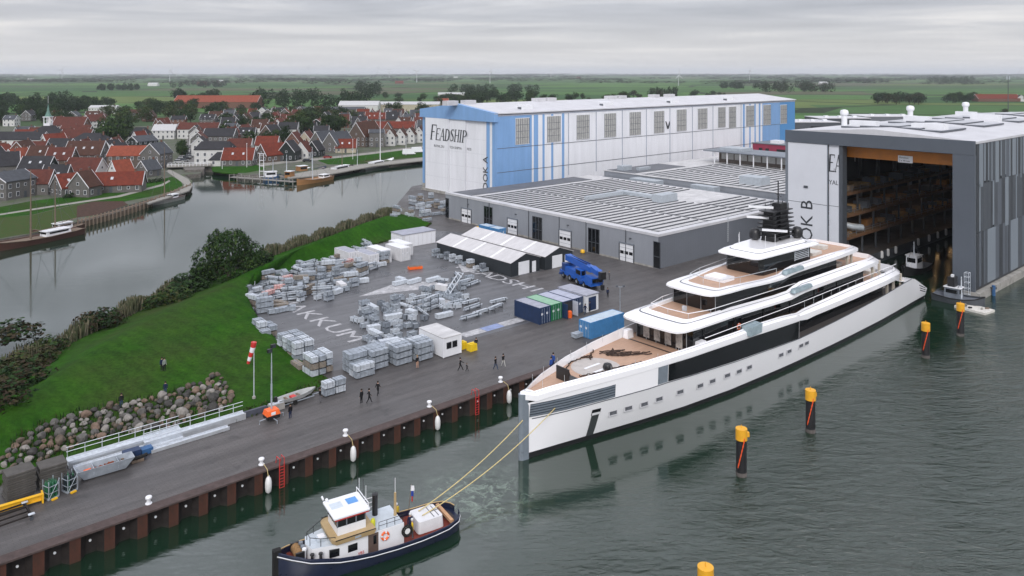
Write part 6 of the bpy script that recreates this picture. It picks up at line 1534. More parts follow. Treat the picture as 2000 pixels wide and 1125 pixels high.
def tree(p, h, w, key, label, group, cat='tree', name='tree', trunk=True):
    t_ = thing(name, label, cat, tuple(p), R(0,6.28), group)
    if trunk: link('trunk', TRUNK, t_, scale=h)
    link('crown', CONI if key == 'conifer' else random.choice(CROWN[key]), t_, (0,0,0), scale=(w/.95,w/.95,h) if key not in ('poplar','conifer') else (h*.9,h*.9,h))
    return t_
# big tree and shrubs on the water side of the dike
bt = thing('broadleaf_tree', 'large dark green broadleaf tree at the water edge behind the grass dike', 'tree', tuple(on_dike(447,545)-Vector((0,0,.3))))
big_l = [(0,0,6.0,4.6,4.2,3.6),(-3.8,0,4.2,3.2,3,2.8),(3.6,.5,4.6,3.2,3,2.9),(1.4,-1,8.0,2.8,2.6,2.2),(-1.8,.6,7.6,2.7,2.5,2.2),(4.8,0,2.8,2.4,2.4,2.2),(-4.6,-.8,2.3,2.5,2.3,2),(0,-2,2.6,3,2.6,2.2)]
link('crown', foliage(big_l, 9000, .25, [D_,M_,M_,M_,L_], shell=.66), bt)
b = MB().tube([(0,0,-.5),(.1,0,2.6),(0,0,5.5)], [.5,.4,.2], bark, 8)
for a in (0,1.6,3.1,4.6): b.tube([(0,0,2.2),(3*math.cos(a),2.4*math.sin(a),5)], [.22,.07], bark, 6)
b.build('trunk', bt)
SH = [foliage([(0,0,.45,.55,.5,.45)] + blobs(6,.4,.25,.65,.3), 900, .06, ms) for ms in ([D_,M_,M_],[M_,BR,RU,D_],[BR,O_,M_,RU],[M_,O_,L_,D_])]
for k, (px, py, w, h, v, lb) in enumerate([(505,520,5.5,4.0,0,'round dark shrub to the right of the large tree'),(370,572,8,4.2,0,'wide dark shrub left below the large tree'),(340,590,6,3.2,3,'smaller green shrub beyond the wide dark shrub'),(398,552,5,4.2,0,'dark shrub tucked against the large tree on its left'),
        (203,640,6.5,3.6,1,'lone brownish shrub midway along the reed bank'),(300,600,4,2.3,3,'low olive shrub in the reeds'),(20,700,7.5,3.2,1,'tall brown shrub at the left end of the dike, highest one'),(62,716,6.5,3.0,2,'rust brown shrub at the left end of the dike facing the lawn'),(5,745,7,3.6,2,'shaded brown shrub at the picture edge on the dike'),(38,760,6,3.2,1,'dark low shrub nearest the lawn at the dike end'),(90,690,5,2.8,3,'olive shrub at the reed edge of the dike end'),(8,790,5.5,2.8,1,'lowest brown shrub at the picture edge on the dike')]):
    p_ = on_dike(px, py)
    s_ = thing('shrub', lb, 'shrub', tuple(p_ - Vector((0,0,.2))), R(0,6))
    link('foliage', SH[v], s_, scale=(w,w,h))
reed_m = [mat('reed_a', (.13,.12,.075), .9, var=.3), mat('reed_b', (.075,.085,.045), .9, var=.3), mat('reed_c', (.16,.145,.10), .9, var=.3), mat('reed_d', (.05,.062,.03), .9)]
b = MB()
for i in range(len(_fr)*260):
    a = _fr[random.randrange(2, len(_fr)-1)]; a2 = _fr[min(_fr.index(a)+1, len(_fr)-1)]; f = random.random()
    g = R(.70,.98)
    q = [a[1][j]*(1-f)+a2[1][j]*f for j in (0,1)]; r_ = [a[2][j]*(1-f)+a2[2][j]*f for j in (0,1)]
    u, v = (q[j] + (r_[j]-q[j])*g for j in (0,1)); w0 = W(u, v, 0); z = max(gz(w0.x,w0.y), -.1)
    hgt = R(1.0,2.3)*(.75+.35*math.sin(u*.7)); an = R(0,6.28); dx, dy = .10*math.cos(an), .10*math.sin(an); lx, ly = R(-.25,.25), R(-.25,.25)
    b.add([(w0.x-dx,w0.y-dy,z),(w0.x+dx,w0.y+dy,z),(w0.x+lx+dx*.7,w0.y+ly+dy*.7,z+hgt),(w0.x+lx-dx*.7,w0.y+ly-dy*.7,z+hgt)], [(0,1,2,3)], reed_m[(int(u*.35) + random.choice((0,0,1,2,3))) % 4])
tag(b.build('reeds'), 'brown and green reeds lining the canal bank behind the dike', 'reeds', None, 'stuff')
# boulders along the lawn
stone_m = [mat('boulder_' + k, c, .85, var=.35, scale=1.6, bump=.6, bscale=4) for k, c in dict(grey=(.105,.10,.095), pale=(.23,.215,.20), brown=(.105,.083,.066), dark=(.05,.048,.046), pink=(.155,.11,.085)).items()]
def boulder(seed, m):
    random.seed(seed); bm = bmesh.new(); bmesh.ops.create_icosphere(bm, subdivisions=2, radius=.5)
    dirs = [(Vector((R(-1,1),R(-1,1),R(-1,1))).normalized(), R(.30,.43)) for _ in range(9)]
    for v in bm.verts:
        for d, c in dirs:
            e_ = v.co.dot(d) - c
            if e_ > 0: v.co -= d*e_*.85
        v.co *= R(.96,1.04)
    me = bpy.data.meshes.new('boulder'); bm.to_mesh(me); bm.free(); me.materials.append(m); return me
BO = [(boulder(k*3+j, m), n_) for j, (m, n_) in enumerate(zip(stone_m, ('grey','pale','brown','dark','pinkish'))) for k in range(3)]
random.seed(3)
rpoly = [(0,893),(60,843),(180,800),(260,785),(330,772),(405,742),(408,730),(430,732),(460,775),(440,800),(385,812),(330,840),(230,848),(110,885),(40,925),(0,932)]
rp_ = [ground(a,c,3.0) for a, c in rpoly]; placed = []
tries = 0
while len(placed) < 236 and tries < 9000:
    tries += 1
    px, py = R(0,460), R(728,932); ins = False
    for (x0,y0),(x1,y1) in zip(rpoly, rpoly[1:]+rpoly[:1]):
        if (y0 > py) != (y1 > py) and px < (x1-x0)*(py-y0)/(y1-y0)+x0: ins = not ins
    if not ins: continue
    q = on_dike(px, py); s = R(.5,1.05) if random.random() < .75 else R(1.05,1.5)
    if any((q.x-a)**2 + (q.y-c)**2 < ((s+r_)*.40)**2 for a, c, r_ in placed): continue
    zone_ = 'in the rock bank by the ground mats' if px < 130 else 'in the rock bank behind the gangways' if px < 330 else 'at the lawn tip of the rock bank'
    placed.append((q.x,q.y,s)); me, n_ = random.choice(BO)
    o = link('boulder', me, None, (q.x,q.y,q.z+s*.22), scale=(s*R(.9,1.25),s*R(.8,1.1),s*R(.65,.95))); o.rotation_euler = (R(-.4,.4),R(-.4,.4),R(0,6.28))
    tag(o, f"{'big' if s > 1.05 else 'small'} {n_} boulder {zone_}", 'boulder', f"{'big' if s > 1.05 else 'small'} {n_} boulders {zone_}")
b = MB()
for k in range(2600):
    px, py = R(20,440), R(760,905); q = on_dike(px,py); a, c = to_uv(q)
    if not (87.6 < c < 101 and 11 < a < 36) or min((q.x-x)**2+(q.y-y)**2 for x, y, _ in placed) > 1.0: continue
    an = R(0,6.28); dx, dy = .07*math.cos(an), .07*math.sin(an); h = R(.3,.8)
    b.add([(q.x-dx,q.y-dy,q.z),(q.x+dx,q.y+dy,q.z),(q.x+R(-.2,.2),q.y+R(-.2,.2),q.z+h)], [(0,1,2)], random.choice([M_,D_,O_]))
tufts = MB()
for a, c in list(zip(dike_rows[1:6], dike_rows[2:7])) + list(zip(dike_rows[13:16], dike_rows[14:17])):
    for k in range(200):
        f = random.random(); u, v = (a[0][j]*(1-f)+c[0][j]*f for j in (0,1)); g_ = R(-.25,.5)**1
        w0 = W(u + (a[1][0]-a[0][0])*.01*R(-6,8), v + (a[1][1]-a[0][1])*.01*R(-3,5)); z = max(gz(w0.x,w0.y), QZ)
        an = R(0,6.28); dx, dy = .13*math.cos(an), .13*math.sin(an)
        tufts.add([(w0.x-dx,w0.y-dy,z),(w0.x+dx,w0.y+dy,z),(w0.x+R(-.2,.2),w0.y+R(-.2,.2),z+R(.12,.45))], [(0,1,2)], random.choice([M_,L_,O_]))
tag(tufts.build('grass_tufts'), 'long grass tufts along the ragged lawn edge', 'grass', None, 'stuff')
tag(b.build('weeds'), 'weeds growing between the boulders', 'weeds', None, 'stuff')

# ------------------------------------------------------------------ people
skin = mat('skin', (.42,.26,.19), .6)
shoe = mat('dark_shoes', (.02,.02,.02), .6)
def cloth(name, c): return mat('cloth_' + name, c, .85, var=.15, scale=6)
C_ = {k: cloth(k, c) for k, c in dict(black=(.012,.012,.014), navy=(.012,.02,.055), blue=(.02,.06,.24), jeans=(.035,.055,.10), pale=(.42,.42,.40), grey=(.12,.12,.13), green=(.02,.05,.03), yellow=(.60,.42,.03), white=(.6,.6,.6), skin=(.42,.26,.19), check=(.25,.28,.26)).items()}
POSE = {}
def body(pose):
    if pose in POSE: return POSE[pose]
    if pose == 'walk': fl_, fr_, al, ar, kl = (.30,.10), (-.34,.10), (-.24,1.0), (.25,.98), .05
    elif pose == 'lead': fl_, fr_, al, ar, kl = (.36,.11), (-.36,.10), (.55,.95), (-.15,.95), .05
    else: fl_, fr_, al, ar, kl = (.03,.11), (-.02,-.0), (.06,.84), (.03,.85), .02
    V = [((0,0,.95),.135),((0,0,1.15),.125),((0,0,1.38),.15),((0,0,1.52),.06),((0,.02,1.60),.075),((.01,.0,1.69),.095),((0,0,1.75),.06)]
    E = [(0,1),(1,2),(2,3),(3,4),(4,5),(5,6)]
    def chain(start, pts):
        p_ = start
        for c, r_ in pts: V.append((c, r_)); E.append((p_, len(V)-1)); p_ = len(V)-1
    for sg, (fx, _) in ((1, fl_), (-1, fr_)):
        chain(0, [((.02*sg*0,.095*sg,.86),.105),((fx*.45+kl,.10*sg,.48),.075),((fx,.10*sg,.10),.052),((fx+.13,.11*sg,.045),.045)])
    for sg, (hx, hz_) in ((1, al), (-1, ar)):
        chain(2, [((0,.19*sg,1.40),.075),((hx*.35-.03,.24*sg,1.13),.055),((hx,.25*sg,hz_+.03),.042),((hx+.03,.25*sg,hz_-.07),.04)])
    me = bpy.data.meshes.new('person_body'); me.from_pydata([v for v, _ in V], E, []); o = bpy.data.objects.new('person_body', me); COL.objects.link(o)
    sk_ = o.modifiers.new('skin', 'SKIN'); sk_.use_smooth_shade = True
    for i, (_, r_) in enumerate(V): me.skin_vertices[0].data[i].radius = (r_, r_*.92)
    me.skin_vertices[0].data[0].use_root = True
    o.modifiers.new('sub', 'SUBSURF').levels = 1
    out = bpy.data.meshes.new_from_object(o.evaluated_get(bpy.context.evaluated_depsgraph_get())); out.name = 'person_body'
    bpy.data.objects.remove(o)
    out.materials.clear()
    for _ in range(4): out.materials.append(skin)
    for p_ in out.polygons:
        c = p_.center; arm = abs(c.y) > .17 and c.z > .7
        p_.material_index = 0 if c.z > 1.5 or (arm and c.z < min(hz for _, hz in (al, ar)) + .0) else (1 if c.z > .93 or arm else (3 if c.z < .085 else 2))
        p_.use_smooth = True
    POSE[pose] = out; return out
hair_me = {}
def person(p, rz, pose, top, legs, label, hairc=(.03,.02,.015), h=1.76, helmet=None, group='people'):
    t_ = thing('person', label, 'person', tuple(p), rz, None)
    s = h/1.80
    o = link('body', body(pose), t_, scale=s)
    for i, m in enumerate((skin, C_[top], C_[legs], shoe)):
        o.material_slots[i].link = 'OBJECT'; o.material_slots[i].material = m
    k = helmet or str(hairc)
    if k not in hair_me:
        m = helmet and C_[helmet] or mat('hair' + k, hairc, .8)
        hair_me[k] = MB().lathe((-.015,0,1.68), [(.112,-.04),(.122,.03),(.105,.10),(.05,.14),(.01,.145)], m, 10).mesh('hair')
    link('helmet' if helmet else 'hair', hair_me[k], t_, scale=s)
    return t_
PW = ANG
for px, py, rz, pose, top, legs, lb, hc in [
    (706,788,2.6,'stand','black','black','person in black standing with the group of three walkers, farthest from the rocks side pair',(.03,.02,.015)),
    (721,787,.3,'walk','black','black','person in black striding past the standing companion on the quay',(.02,.015,.01)),
    (738,772,1.2,'walk','black','black','person in black walking just behind the pair on the quay',(.03,.02,.015)),
    (625,786,PW,'stand','black','grey','person in a long dark coat standing beside the two small stacks',(.03,.02,.01)),
    (567,818,2.5,'stand','black','navy','person in dark clothes standing next to the orange lighting mast',(.03,.02,.01)),
    (815,719,-.9,'stand','black','skin','person in a black jacket with bare legs against the quayside bundles',(.25,.17,.08)),
    (899,724,.1,'lead','black','black','adult in black leading a small child by the hand',(.03,.02,.015)),
    (968,722,-.6,'walk','black','jeans','person in black jacket and jeans walking on the open quay',(.04,.025,.015)),
    (983,716,-.8,'walk','black','pale','person in black jacket and pale trousers walking on the open quay',(.02,.015,.01)),
    (930,683,-1.5,'stand','black','black','person in black standing by the yellow tanks',(.05,.03,.02)),
    (1143,614,-2.4,'walk','navy','jeans','person in dark blue bending steps beside the white site unit',(.03,.02,.01)),
    (1152,609,2.6,'stand','navy','black','person in dark work clothes standing by the white site unit wall',(.03,.02,.01)),
    (1190,547,.5,'stand','grey','grey','person in grey standing alone beyond the blue crane',(.2,.14,.08)),
    (1187,581,-1.2,'stand','navy','black','person in dark clothes beside the crane hook',(.03,.02,.01))]:
    person(ground(px,py,QZ+.03), rz, pose, top, legs, lb, hc)
person(ground(912,725,QZ+.03), .2, 'walk', 'black', 'black', 'small child in black held by the hand of an adult', (.06,.04,.02), 1.12)
for px, py, rz, top, legs, lb in ((316,724,-.6,'navy','black','person in dark blue on the lawn next to a pale clad companion'),(321,725,-.5,'check','black','person in a pale check jacket on the lawn'),(323,773,2.2,'navy','jeans','person in jeans standing on the lawn above the boulders'),(237,797,2.4,'black','jeans','person in black at the edge of the boulders on the lawn')):
    person(on_dike(px,py), rz, 'stand', top, legs, lb)
person(yl(7.2,2.7,UD+.01), 2.4, 'stand', 'blue', 'navy', 'crew member in blue standing by the open hatch on the yacht foredeck')
person(yl(8.3,3.5,UD+.01), -2.3, 'stand', 'blue', 'navy', 'crew member in blue at the port bulwark of the yacht foredeck')
person(tl_(5.5,1.45,.8), ANG+TA+2.8, 'stand', 'yellow', 'grey', 'tug deckhand in yellow jacket and white helmet beside the white covered raft', helmet='white')
person(tl_(5.9,-1.5,1.0), ANG+TA-1.5, 'stand', 'yellow', 'navy', 'tug deckhand in yellow jacket at the far rail', helmet='white')
person(tl_(5.3,.5,.8), ANG+TA+1.5, 'stand', 'navy', 'navy', 'tug deckhand in dark blue between the two in yellow', helmet='white')
# ------------------------------------------------------------------ the town across the canal
random.seed(31)
def strip(name, pts, z, m): return struct(MB().prism([tuple(ground(a,c,TZ))[:2] for a, c in pts], TZ-.4, z, m).build(name))
strip('canal_lawn', [(-40,412),(60,393),(140,383),(240,368),(300,355),(335,345),(352,352),(357,362),(335,374),(290,385),(240,394),(150,398),(60,420),(-40,430)], TZ+.03, grass)
strip('rough_bank', [(-40,428),(60,421),(150,399),(245,394),(240,402),(150,425),(80,452),(-60,475)], TZ+.035, rough_grass)
strip('bramble_patch', [(150,403),(180,394),(240,393),(250,400),(190,420),(150,425)], TZ+.07, mat('bramble', (.055,.030,.022), .95, var=.5, scale=1.2, bump=1, bscale=3))
strip('quay_lawn', [(640,321),(620,313),(720,302),(830,288),(830,306),(760,312),(730,318),(690,321)], TZ+.03, grass)
strip('lock_lawn', [(415,334),(413,326),(455,321),(500,322),(520,330),(480,338),(440,338)], TZ+.03, grass)
pale_path = mat('pale_path', (.25,.24,.22), .85, var=.15)
strip('dike_road', [(500,320),(560,313),(620,309),(720,298),(830,284.5),(830,288),(720,302),(620,313),(560,318),(510,325)], TZ+.04, pale_path)
strip('harbour_quay', [(560,342),(640,328),(730,318.5),(830,307),(830,313),(730,324),(640,341),(562,348)], TZ+.045, pale_path)
strip('foot_path', [(-40,424),(120,399),(230,382),(315,360),(330,352),(333,354),(318,363),(235,385),(120,402),(-40,427)], TZ+.045, pale_path)
strip('quay_path', [(330,330),(345,338),(368,350),(376,362),(370,372),(330,386),(290,398),(285,395),(330,381),(357,368),(360,360),(340,345),(325,335)], TZ+.05, pale_path)
strip('street', [(345,318),(352,300),(365,270),(372,262),(380,262),(385,275),(392,318)], TZ+.03, mat('street_paving', (.15,.145,.14), .8, var=.2))
brick_w = [mat('brick_' + k, c, .85, var=.2, scale=2.5) for k, c in dict(grey=(.125,.12,.115), brown=(.11,.085,.072), red=(.15,.08,.06)).items()]
plaster = mat('white_plaster', (.55,.55,.54), .8, var=.1); black_w = mat('black_boarding', (.02,.026,.026), .7); cream = mat('cream_wall', (.40,.36,.28), .8)
WALL = {'g':brick_w[0],'b':brick_w[1],'r':brick_w[2],'w':plaster,'k':black_w,'c':cream}
def tiles(name, c): 
    m = mat(name, c, .75, var=.28, scale=.8); add_ribs(m, .3, .03, 'Z', .5); return m
ROOF = {'r':tiles('red_roof_tiles', (.125,.026,.015)),'o':tiles('orange_roof_tiles', (.20,.050,.028)),'b':tiles('brown_roof_tiles', (.060,.028,.020)),'d':tiles('dark_roof_tiles', (.028,.028,.032)),'m':tiles('dull_red_roof_tiles', (.085,.026,.019)),'w':mat('pale_sheet_roof', (.42,.42,.43), .5),'s':tiles('slate_roof', (.06,.065,.075))}
RN = {'r':'red','o':'orange red','b':'brown','d':'dark','m':'dull red','w':'pale','s':'slate'}
WN = {'g':'grey brick','b':'brown brick','r':'red brick','w':'white','k':'black boarded','c':'cream'}
win_me = MB().box((-.55,-.05,-.75),(.55,0,.75),white).box((-.45,-.07,-.65),(-.03,-.051,.65),glass_mid).box((.03,-.07,-.65),(.45,-.051,.65),glass_mid).mesh('window')
win_s = MB().box((-.45,-.05,-.5),(.45,0,.5),white).box((-.36,-.07,-.41),(.36,-.051,.41),glass_mid).mesh('window')
sky_me = MB().box((-.42,-.55,0),(.42,.55,.07),mat('skylight_glass', (.45,.47,.5), .15)).mesh('skylight')
door_me = MB().box((-.5,-.05,0),(.5,0,2.1),dark_grey).mesh('door')
chim_me = MB().box((-.3,-.25,-1),(.3,.25,.9),brick_w[2]).box((-.36,-.31,.9),(.36,.31,1.0),dark_grey).mesh('chimney')
HOUSES = []
def house(px, py, l, w, rot, he, hr, wk, rk, label, group=None, trim=True, sky=0, chim=1, cat='house', name='house', hip=0.0, detail=True):
    p_ = ground(px, py, TZ); rz = math.radians(rot)
    d = Vector((math.cos(rz), math.sin(rz))); nrm = Vector((-d.y, d.x))
    # (px,py) is the foot of the facade nearest the camera
    back = abs(nrm.y)*w/2 + abs(d.y)*l/2
    p_ = Vector((p_.x*(1+back/p_.y), p_.y+back, TZ)); HOUSES.append((p_.x,p_.y,max(l,w)*.6))
    o = thing(name, label, cat, tuple(p_), rz, group); wm = WALL[wk]
    b = MB().box((-l/2,-w/2,-.3),(l/2,w/2,he),wm)
    if not hip:
        for x0, x1 in ((-l/2,-l/2+.25),(l/2-.25,l/2)):
            b.add([(x0,-w/2,he),(x0,w/2,he),(x0,0,hr),(x1,-w/2,he),(x1,w/2,he),(x1,0,hr)], [(0,2,1),(3,4,5),(0,3,5,2),(1,2,5,4)], wm)
    wall_ = b.build('wall', o); t = .22; ov = .28; sl = (hr-he)/(w/2); hx = hip*l/2
    r_ = MB()
    for sg in (-1,1):
        y0 = sg*(w/2+ov); z0 = he - ov*sl + .05; z1 = hr + .08
        q = [(-l/2-ov,y0,z0),(l/2+ov,y0,z0),(l/2+.15-hx,0,z1),(-l/2-.15+hx,0,z1)]
        q = q + [(x,y,z-t) for x, y, z in q]
        f = [(0,1,2,3),(4,7,6,5),(0,4,5,1),(1,5,6,2),(2,6,7,3),(3,7,4,0)]
        r_.add(q, f if sg < 0 else [tuple(reversed(x)) for x in f], ROOF[rk])
    if hip:
        for sg in (-1,1):
            q = [(sg*(l/2+ov),-w/2-ov,he-ov*sl+.05),(sg*(l/2+ov),w/2+ov,he-ov*sl+.05),(sg*(l/2+.15-hx),0,hr+.08)]
            r_.add(q, [(0,1,2) if sg > 0 else (2,1,0)], ROOF[rk])
    rf = r_.build('roof', o)
    if trim and not hip:
        for sx in (-1,1):
            x = sx*(l/2+ov+.05); b = MB()
            for sg in (-1,1):
                y0 = sg*(w/2+ov); z0 = he-ov*sl-.02
                q = [(x-.06,y0,z0),(x-.06,0,hr+.06),(x-.06,0,hr-.24),(x-.06,y0,z0-.3)]; q = q + [(x+.06,y,z) for _, y, z in q]
                b.add(q, [(0,1,2,3),(4,7,6,5),(0,4,5,1),(1,5,6,2),(2,6,7,3),(3,7,4,0)], white)
            b.build('barge_board', rf)
    for k in range(chim): link('chimney', chim_me, rf, ((-1)**k*l*.36,0,hr))
    if detail:
        ca, sa = math.cos(rz), math.sin(rz)
        fl_ = 2 if he > 4.6 else 1
        for (nx, ny, L, off, ang) in ((0,-1,l,w/2,0),(0,1,l,w/2,PI),(1,0,w,l/2,PI/2),(-1,0,w,l/2,-PI/2)):
            wy = nx*sa + ny*ca       # world y of the wall normal: only walls turned to the harbour get openings
            if wy > .15: continue
            gab = nx != 0
            for f in range(fl_ + (1 if gab and hr-he > 2.6 else 0)):
                z = 1.6 + f*2.7; n_ = max(1, int(L/2.6)) if f < fl_ else 1
                for k in range(n_):
                    s_ = (k+.5)/n_*L - L/2
                    x, y = (s_, ny*(off+.005)) if not gab else (nx*(off+.005), s_)
                    if f == 0 and k == n_//2 and not gab: link('door', door_me, o, (x,y,.05), ang)
                    else: link('window', win_me if f < fl_ and not (k % 3 == 2) else win_s, o, (x,y,z), ang)
        for k in range(sky):
            sg = -1 if ca > 0 else 1
            s_ = link('skylight', sky_me, rf, ((k+.5)/sky*l*.7-l*.35, sg*w*.27, he+(w/2-w*.27)*sl+.14)); s_.rotation_euler.x = -sg*math.atan(sl)
    return o
H = house
H(18,392,11,10,75,6,8.6,'g','s','grey brick house with big window bay at the left picture edge',chim=0)
H(76,382,9,8,8,4,8,'g','m','grey walled house with brown red roof next to the brown mast')
H(112,377,8,9,5,3.4,9,'b','d','house with tall dark roof and two bright skylights above the lawn',sky=2)
H(138,386,9,8,55,3.2,7.2,'g','r','red roofed corner house with white skylights and balcony above the lawn',sky=2)
H(165,386,6,8,80,3.6,8.2,'g','b','dark gabled house with white bay windows facing the lawn')
H(222,379,19,7.5,14,2.8,6.6,'g','r','long low house with bright red roof above the hedge',sky=1,chim=1)
H(75,346,11,9,6,3.4,7.6,'k','d','black boarded house with white roof edges behind the front row',sky=2,chim=0)
H(84,330,10,8,3,5,9.4,'g','b','house with mossy brown roof and one skylight, second row',sky=1)
H(121,336,10,8,6,5,9.6,'b','m','house with deep brown roof and two skylights, second row',sky=2)
H(170,328,15,10,4,5.6,11,'g','b','large house with mossy roof and three bright skylights in a line',sky=3)
H(168,352,13,8,-6,3.6,8,'w','m','white fronted house below a deep brown roof near the narrow street')
H(180,304,17,11,-8,7,10.5,'k','d','dark hipped block behind the mossy roof with three skylights',hip=.5)
H(152,293,15,10,4,5,10.4,'b','m','broad dull red roof near the town hall tower')
H(150,278,17,9,2,5,9.6,'g','m','farther dull red roof behind the broad one')
H(35,332,9,8,78,3.6,8.6,'w','o','white gabled house with steep orange roof at left')
H(8,345,10,9,35,4,9,'g','d','dark roofed house at the left picture edge, third row')
H(30,300,30,10,3,7,10.5,'w','d','long white fronted block with dark roof and dormers at left')
H(60,312,15,8,4,4.6,8.2,'g','m','red roofed row in front of the long white block')
H(120,308,11,9,-3,5,8.8,'b','d','dark roofed house beside the town hall')
H(140,262,20,10,3,6,11,'r','m','large red roofed house behind the tower')
H(205,222,26,12,3,6,8,'w','w','white flat topped building among trees at left')
H(185,250,13,9,60,5,9.6,'w','m','white gabled house with dull red roof near the big willows')
H(266,330,20,10,8,5.6,9.2,'b','o','long orange roofed brick house with grey end by the lock')
H(290,347,7,6,70,3,6.4,'g','s','small grey brick gable by the hedge end')
H(236,352,7,6,60,3,7.2,'w','o','small orange roofed house with white dormer by the long red one')
H(306,330,9,9,80,6.4,10.6,'g','s','grey slate gabled house at the quay corner')
H(421,321,15,11,5,6.6,9.6,'w','d','white two storey corner house with dark mansard roof by the lock',hip=.2)
H(429,325,7,6,5,3,5.8,'w','d','small white cottage with dark hipped roof on the lock lawn',hip=.75,chim=1)
H(468,325,13,8.5,4,3,7.6,'g','r','house with bright orange red roof beside the lock lawn',sky=2)
H(470,305,11,8,4,4,8.2,'w','m','dull red roof right behind the bright one at the lock')
H(275,279,11,9,4,4,8.6,'w','d','white porch house with dark hipped roof by the inner harbour',hip=.5)
H(324,272,13,9,4,5.4,8.8,'w','w','white arched villa at the far end of the inner harbour',chim=2)
H(390,271,24,9,3,6,9.6,'w','m','long red roofed terrace at the head of the street')
for k, (px, py) in enumerate(((388,305),(385,293),(382,283),(379,276))): H(px+4,py,8,7,100,6,9.2,'w' if k % 2 == 0 else 'g','dmbd'[k],['first','second','third','fourth'][k]+' narrow house counted from the bridge up the street',None)
H(431,287,16,10,4,6,9.8,'g','d','dark roofed block behind the white corner house')
H(452,266,7,11,4,4,8,'g','s','grey stepped gable house with white coping',)
H(478,272,9,8,75,4,8.6,'k','m','black gabled house with white trim in the middle of the town')
H(530,276,10,10,70,4,9.4,'b','d','brown gabled house with wide dark roof behind the bright red one')
H(523,296,11,8,4,3.4,7.6,'w','r','house with bright scarlet roof and white edge in the town centre',chim=1)
H(533,318,12,9,50,3.4,8.2,'b','r','house with red roof and grey lean-to by the harbour road')
H(566,315,9,7.6,86,4.6,9.2,'k','d','black wooden gable with white trim on the harbour road')
H(594,310,9,7,86,3.4,7.8,'w','m','white gable with dark windows on the harbour road')
H(616,307,8,6.4,80,3.4,7.6,'k','d','small dark blue grey gable beside the white one',)
H(576,292,8,7.6,84,4.4,9,'r','m','red brick gable, left of a twin pair')
H(600,290,8,7.6,84,4.4,9,'c','m','cream gable, right of a twin pair')
H(634,296,14,9,65,4.4,10,'g','s','grey house with long slate roof, left of two')
H(661,299,14,9.5,65,4.4,10.2,'g','s','grey house with long slate roof, right of two')
H(676,299,10,7,8,2.8,6.8,'c','r','small house with red roof and white dormer on the dike road',sky=2)
H(714,288,16,12,62,6,13.4,'b','b','big brown barn like house with patterned roof')
H(736,288,8,9,10,8,9.4,'g','s','tall grey house block beside the barn',chim=0)
for k, px in enumerate((765,784.5,803,821)): H(px,285-k*2.1,9,5.6,86,5.4,9,'w','b',['white gabled row house next to the tall grey block','second white gabled row house from the tall grey block','third white gabled row house from the tall grey block','white gabled row house touching the big white dock in view'][k],'white gabled row houses')
H(772,262,26,11,3,4,8,'g','r','long red roof behind the white gabled row')
H(564,266,12,9,4,4.6,8.6,'w','d','white house with dark roof and dormers among trees')
H(604,262,9,8,20,4,7.4,'k','d','black house with white eaves by the wood, left one')
H(628,266,9,8,10,3.6,6.4,'w','d','white and black house by the wood, right one')
H(703,219,40,22,2,7,11,'w','w','pale grey barn shed beyond the wood',chim=0,cat='shed',name='barn',detail=False)
H(786,217,80,26,1,7,9.5,'c','w','long pale roofed industrial shed with blue side',chim=0,cat='shed',name='barn',detail=False)
H(645,221,70,16,1,4,6,'g','s','long low grey shed in front of the tree belt',chim=0,cat='shed',name='barn',detail=False)
H(428,211,95,26,2,7,14,'r','o','very long orange roofed school on the town edge',chim=2,detail=False)
H(886,192,48,20,2,7,9,'w','w','white shed behind the blue dock gable',chim=0,cat='shed',name='barn',detail=False)
H(865,205,14,10,10,4,8,'r','o','small pink red roof just behind the blue dock gable',detail=False)
n0 = len(HOUSES); k = tries = 0
while k < 100 and tries < 6000:
    tries += 1
    px, py = random.choice([(R(-20,360),R(232,300)),(R(400,560),R(226,282)),(R(440,840),R(226,262)),(R(690,835),R(232,270)),(R(-20,250),R(290,330))])
    q = ground(px,py,TZ)
    if any((q.x-a)**2 + (q.y+5-c)**2 < (r_+4.4)**2 for a, c, r_ in HOUSES) or 335 < px < 400 and py > 250 or (205 < px < 262 and 225 < py < 300): continue
    rk, wk = random.choice('rmbdmbdsmd'), random.choice('gbwrgkgw'); L = R(7,11.5)
    H(px, py, L, R(7,9.5), random.choice((5,10,60,80,95,0)), R(3.2,5.4), R(7.6,10), wk, rk, f'{RN[rk]} roofed {WN[wk]} house crowded into the town', f'{RN[rk]} roofed {WN[wk]} town houses', chim=random.choice((1,1,2)), sky=random.choice((0,0,1,2))); k += 1
# town hall with its cupola and spire
th = thing('town_hall', 'town hall with dark pyramid roof, open white cupola and green spire', 'town hall', tuple(ground(94,290,TZ)), .05)
MB().box((-8,-6,0),(8,6,7),brick_w[0]).build('wall', th)
rf = MB().prism([(-8.5,-6.5),(8.5,-6.5),(8.5,6.5),(-8.5,6.5)], 7.01, 12.4, ROOF['d'], taper=.2).build('roof', th)
for x in (-5,0,5): link('window', win_me, th, (x,-6.01,4.6)); link('window', win_me, th, (x,-6.01,1.8))
link('window', win_s, rf, (0,-5.0,8.6))
cp = MB().box((-1.6,-1.6,12.2),(1.6,1.6,13.4),white)
for x in (-1.4,1.4):
    for y in (-1.4,1.4): cp.cbox((x,y,15),(.35,.35,3.2),white)
cp.box((-1.9,-1.9,16.6),(1.9,1.9,17),white).build('cupola', th)
MB().lathe((0,0,17), [(1.8,0),(1.2,1.2),(.7,2.6),(.35,5),(.05,7)], mat('copper_green', (.10,.20,.17), .6, var=.2), 8).build('spire', th)
MB().tube([(0,0,24),(0,0,28)], .08, white, 4).build('finial', th)
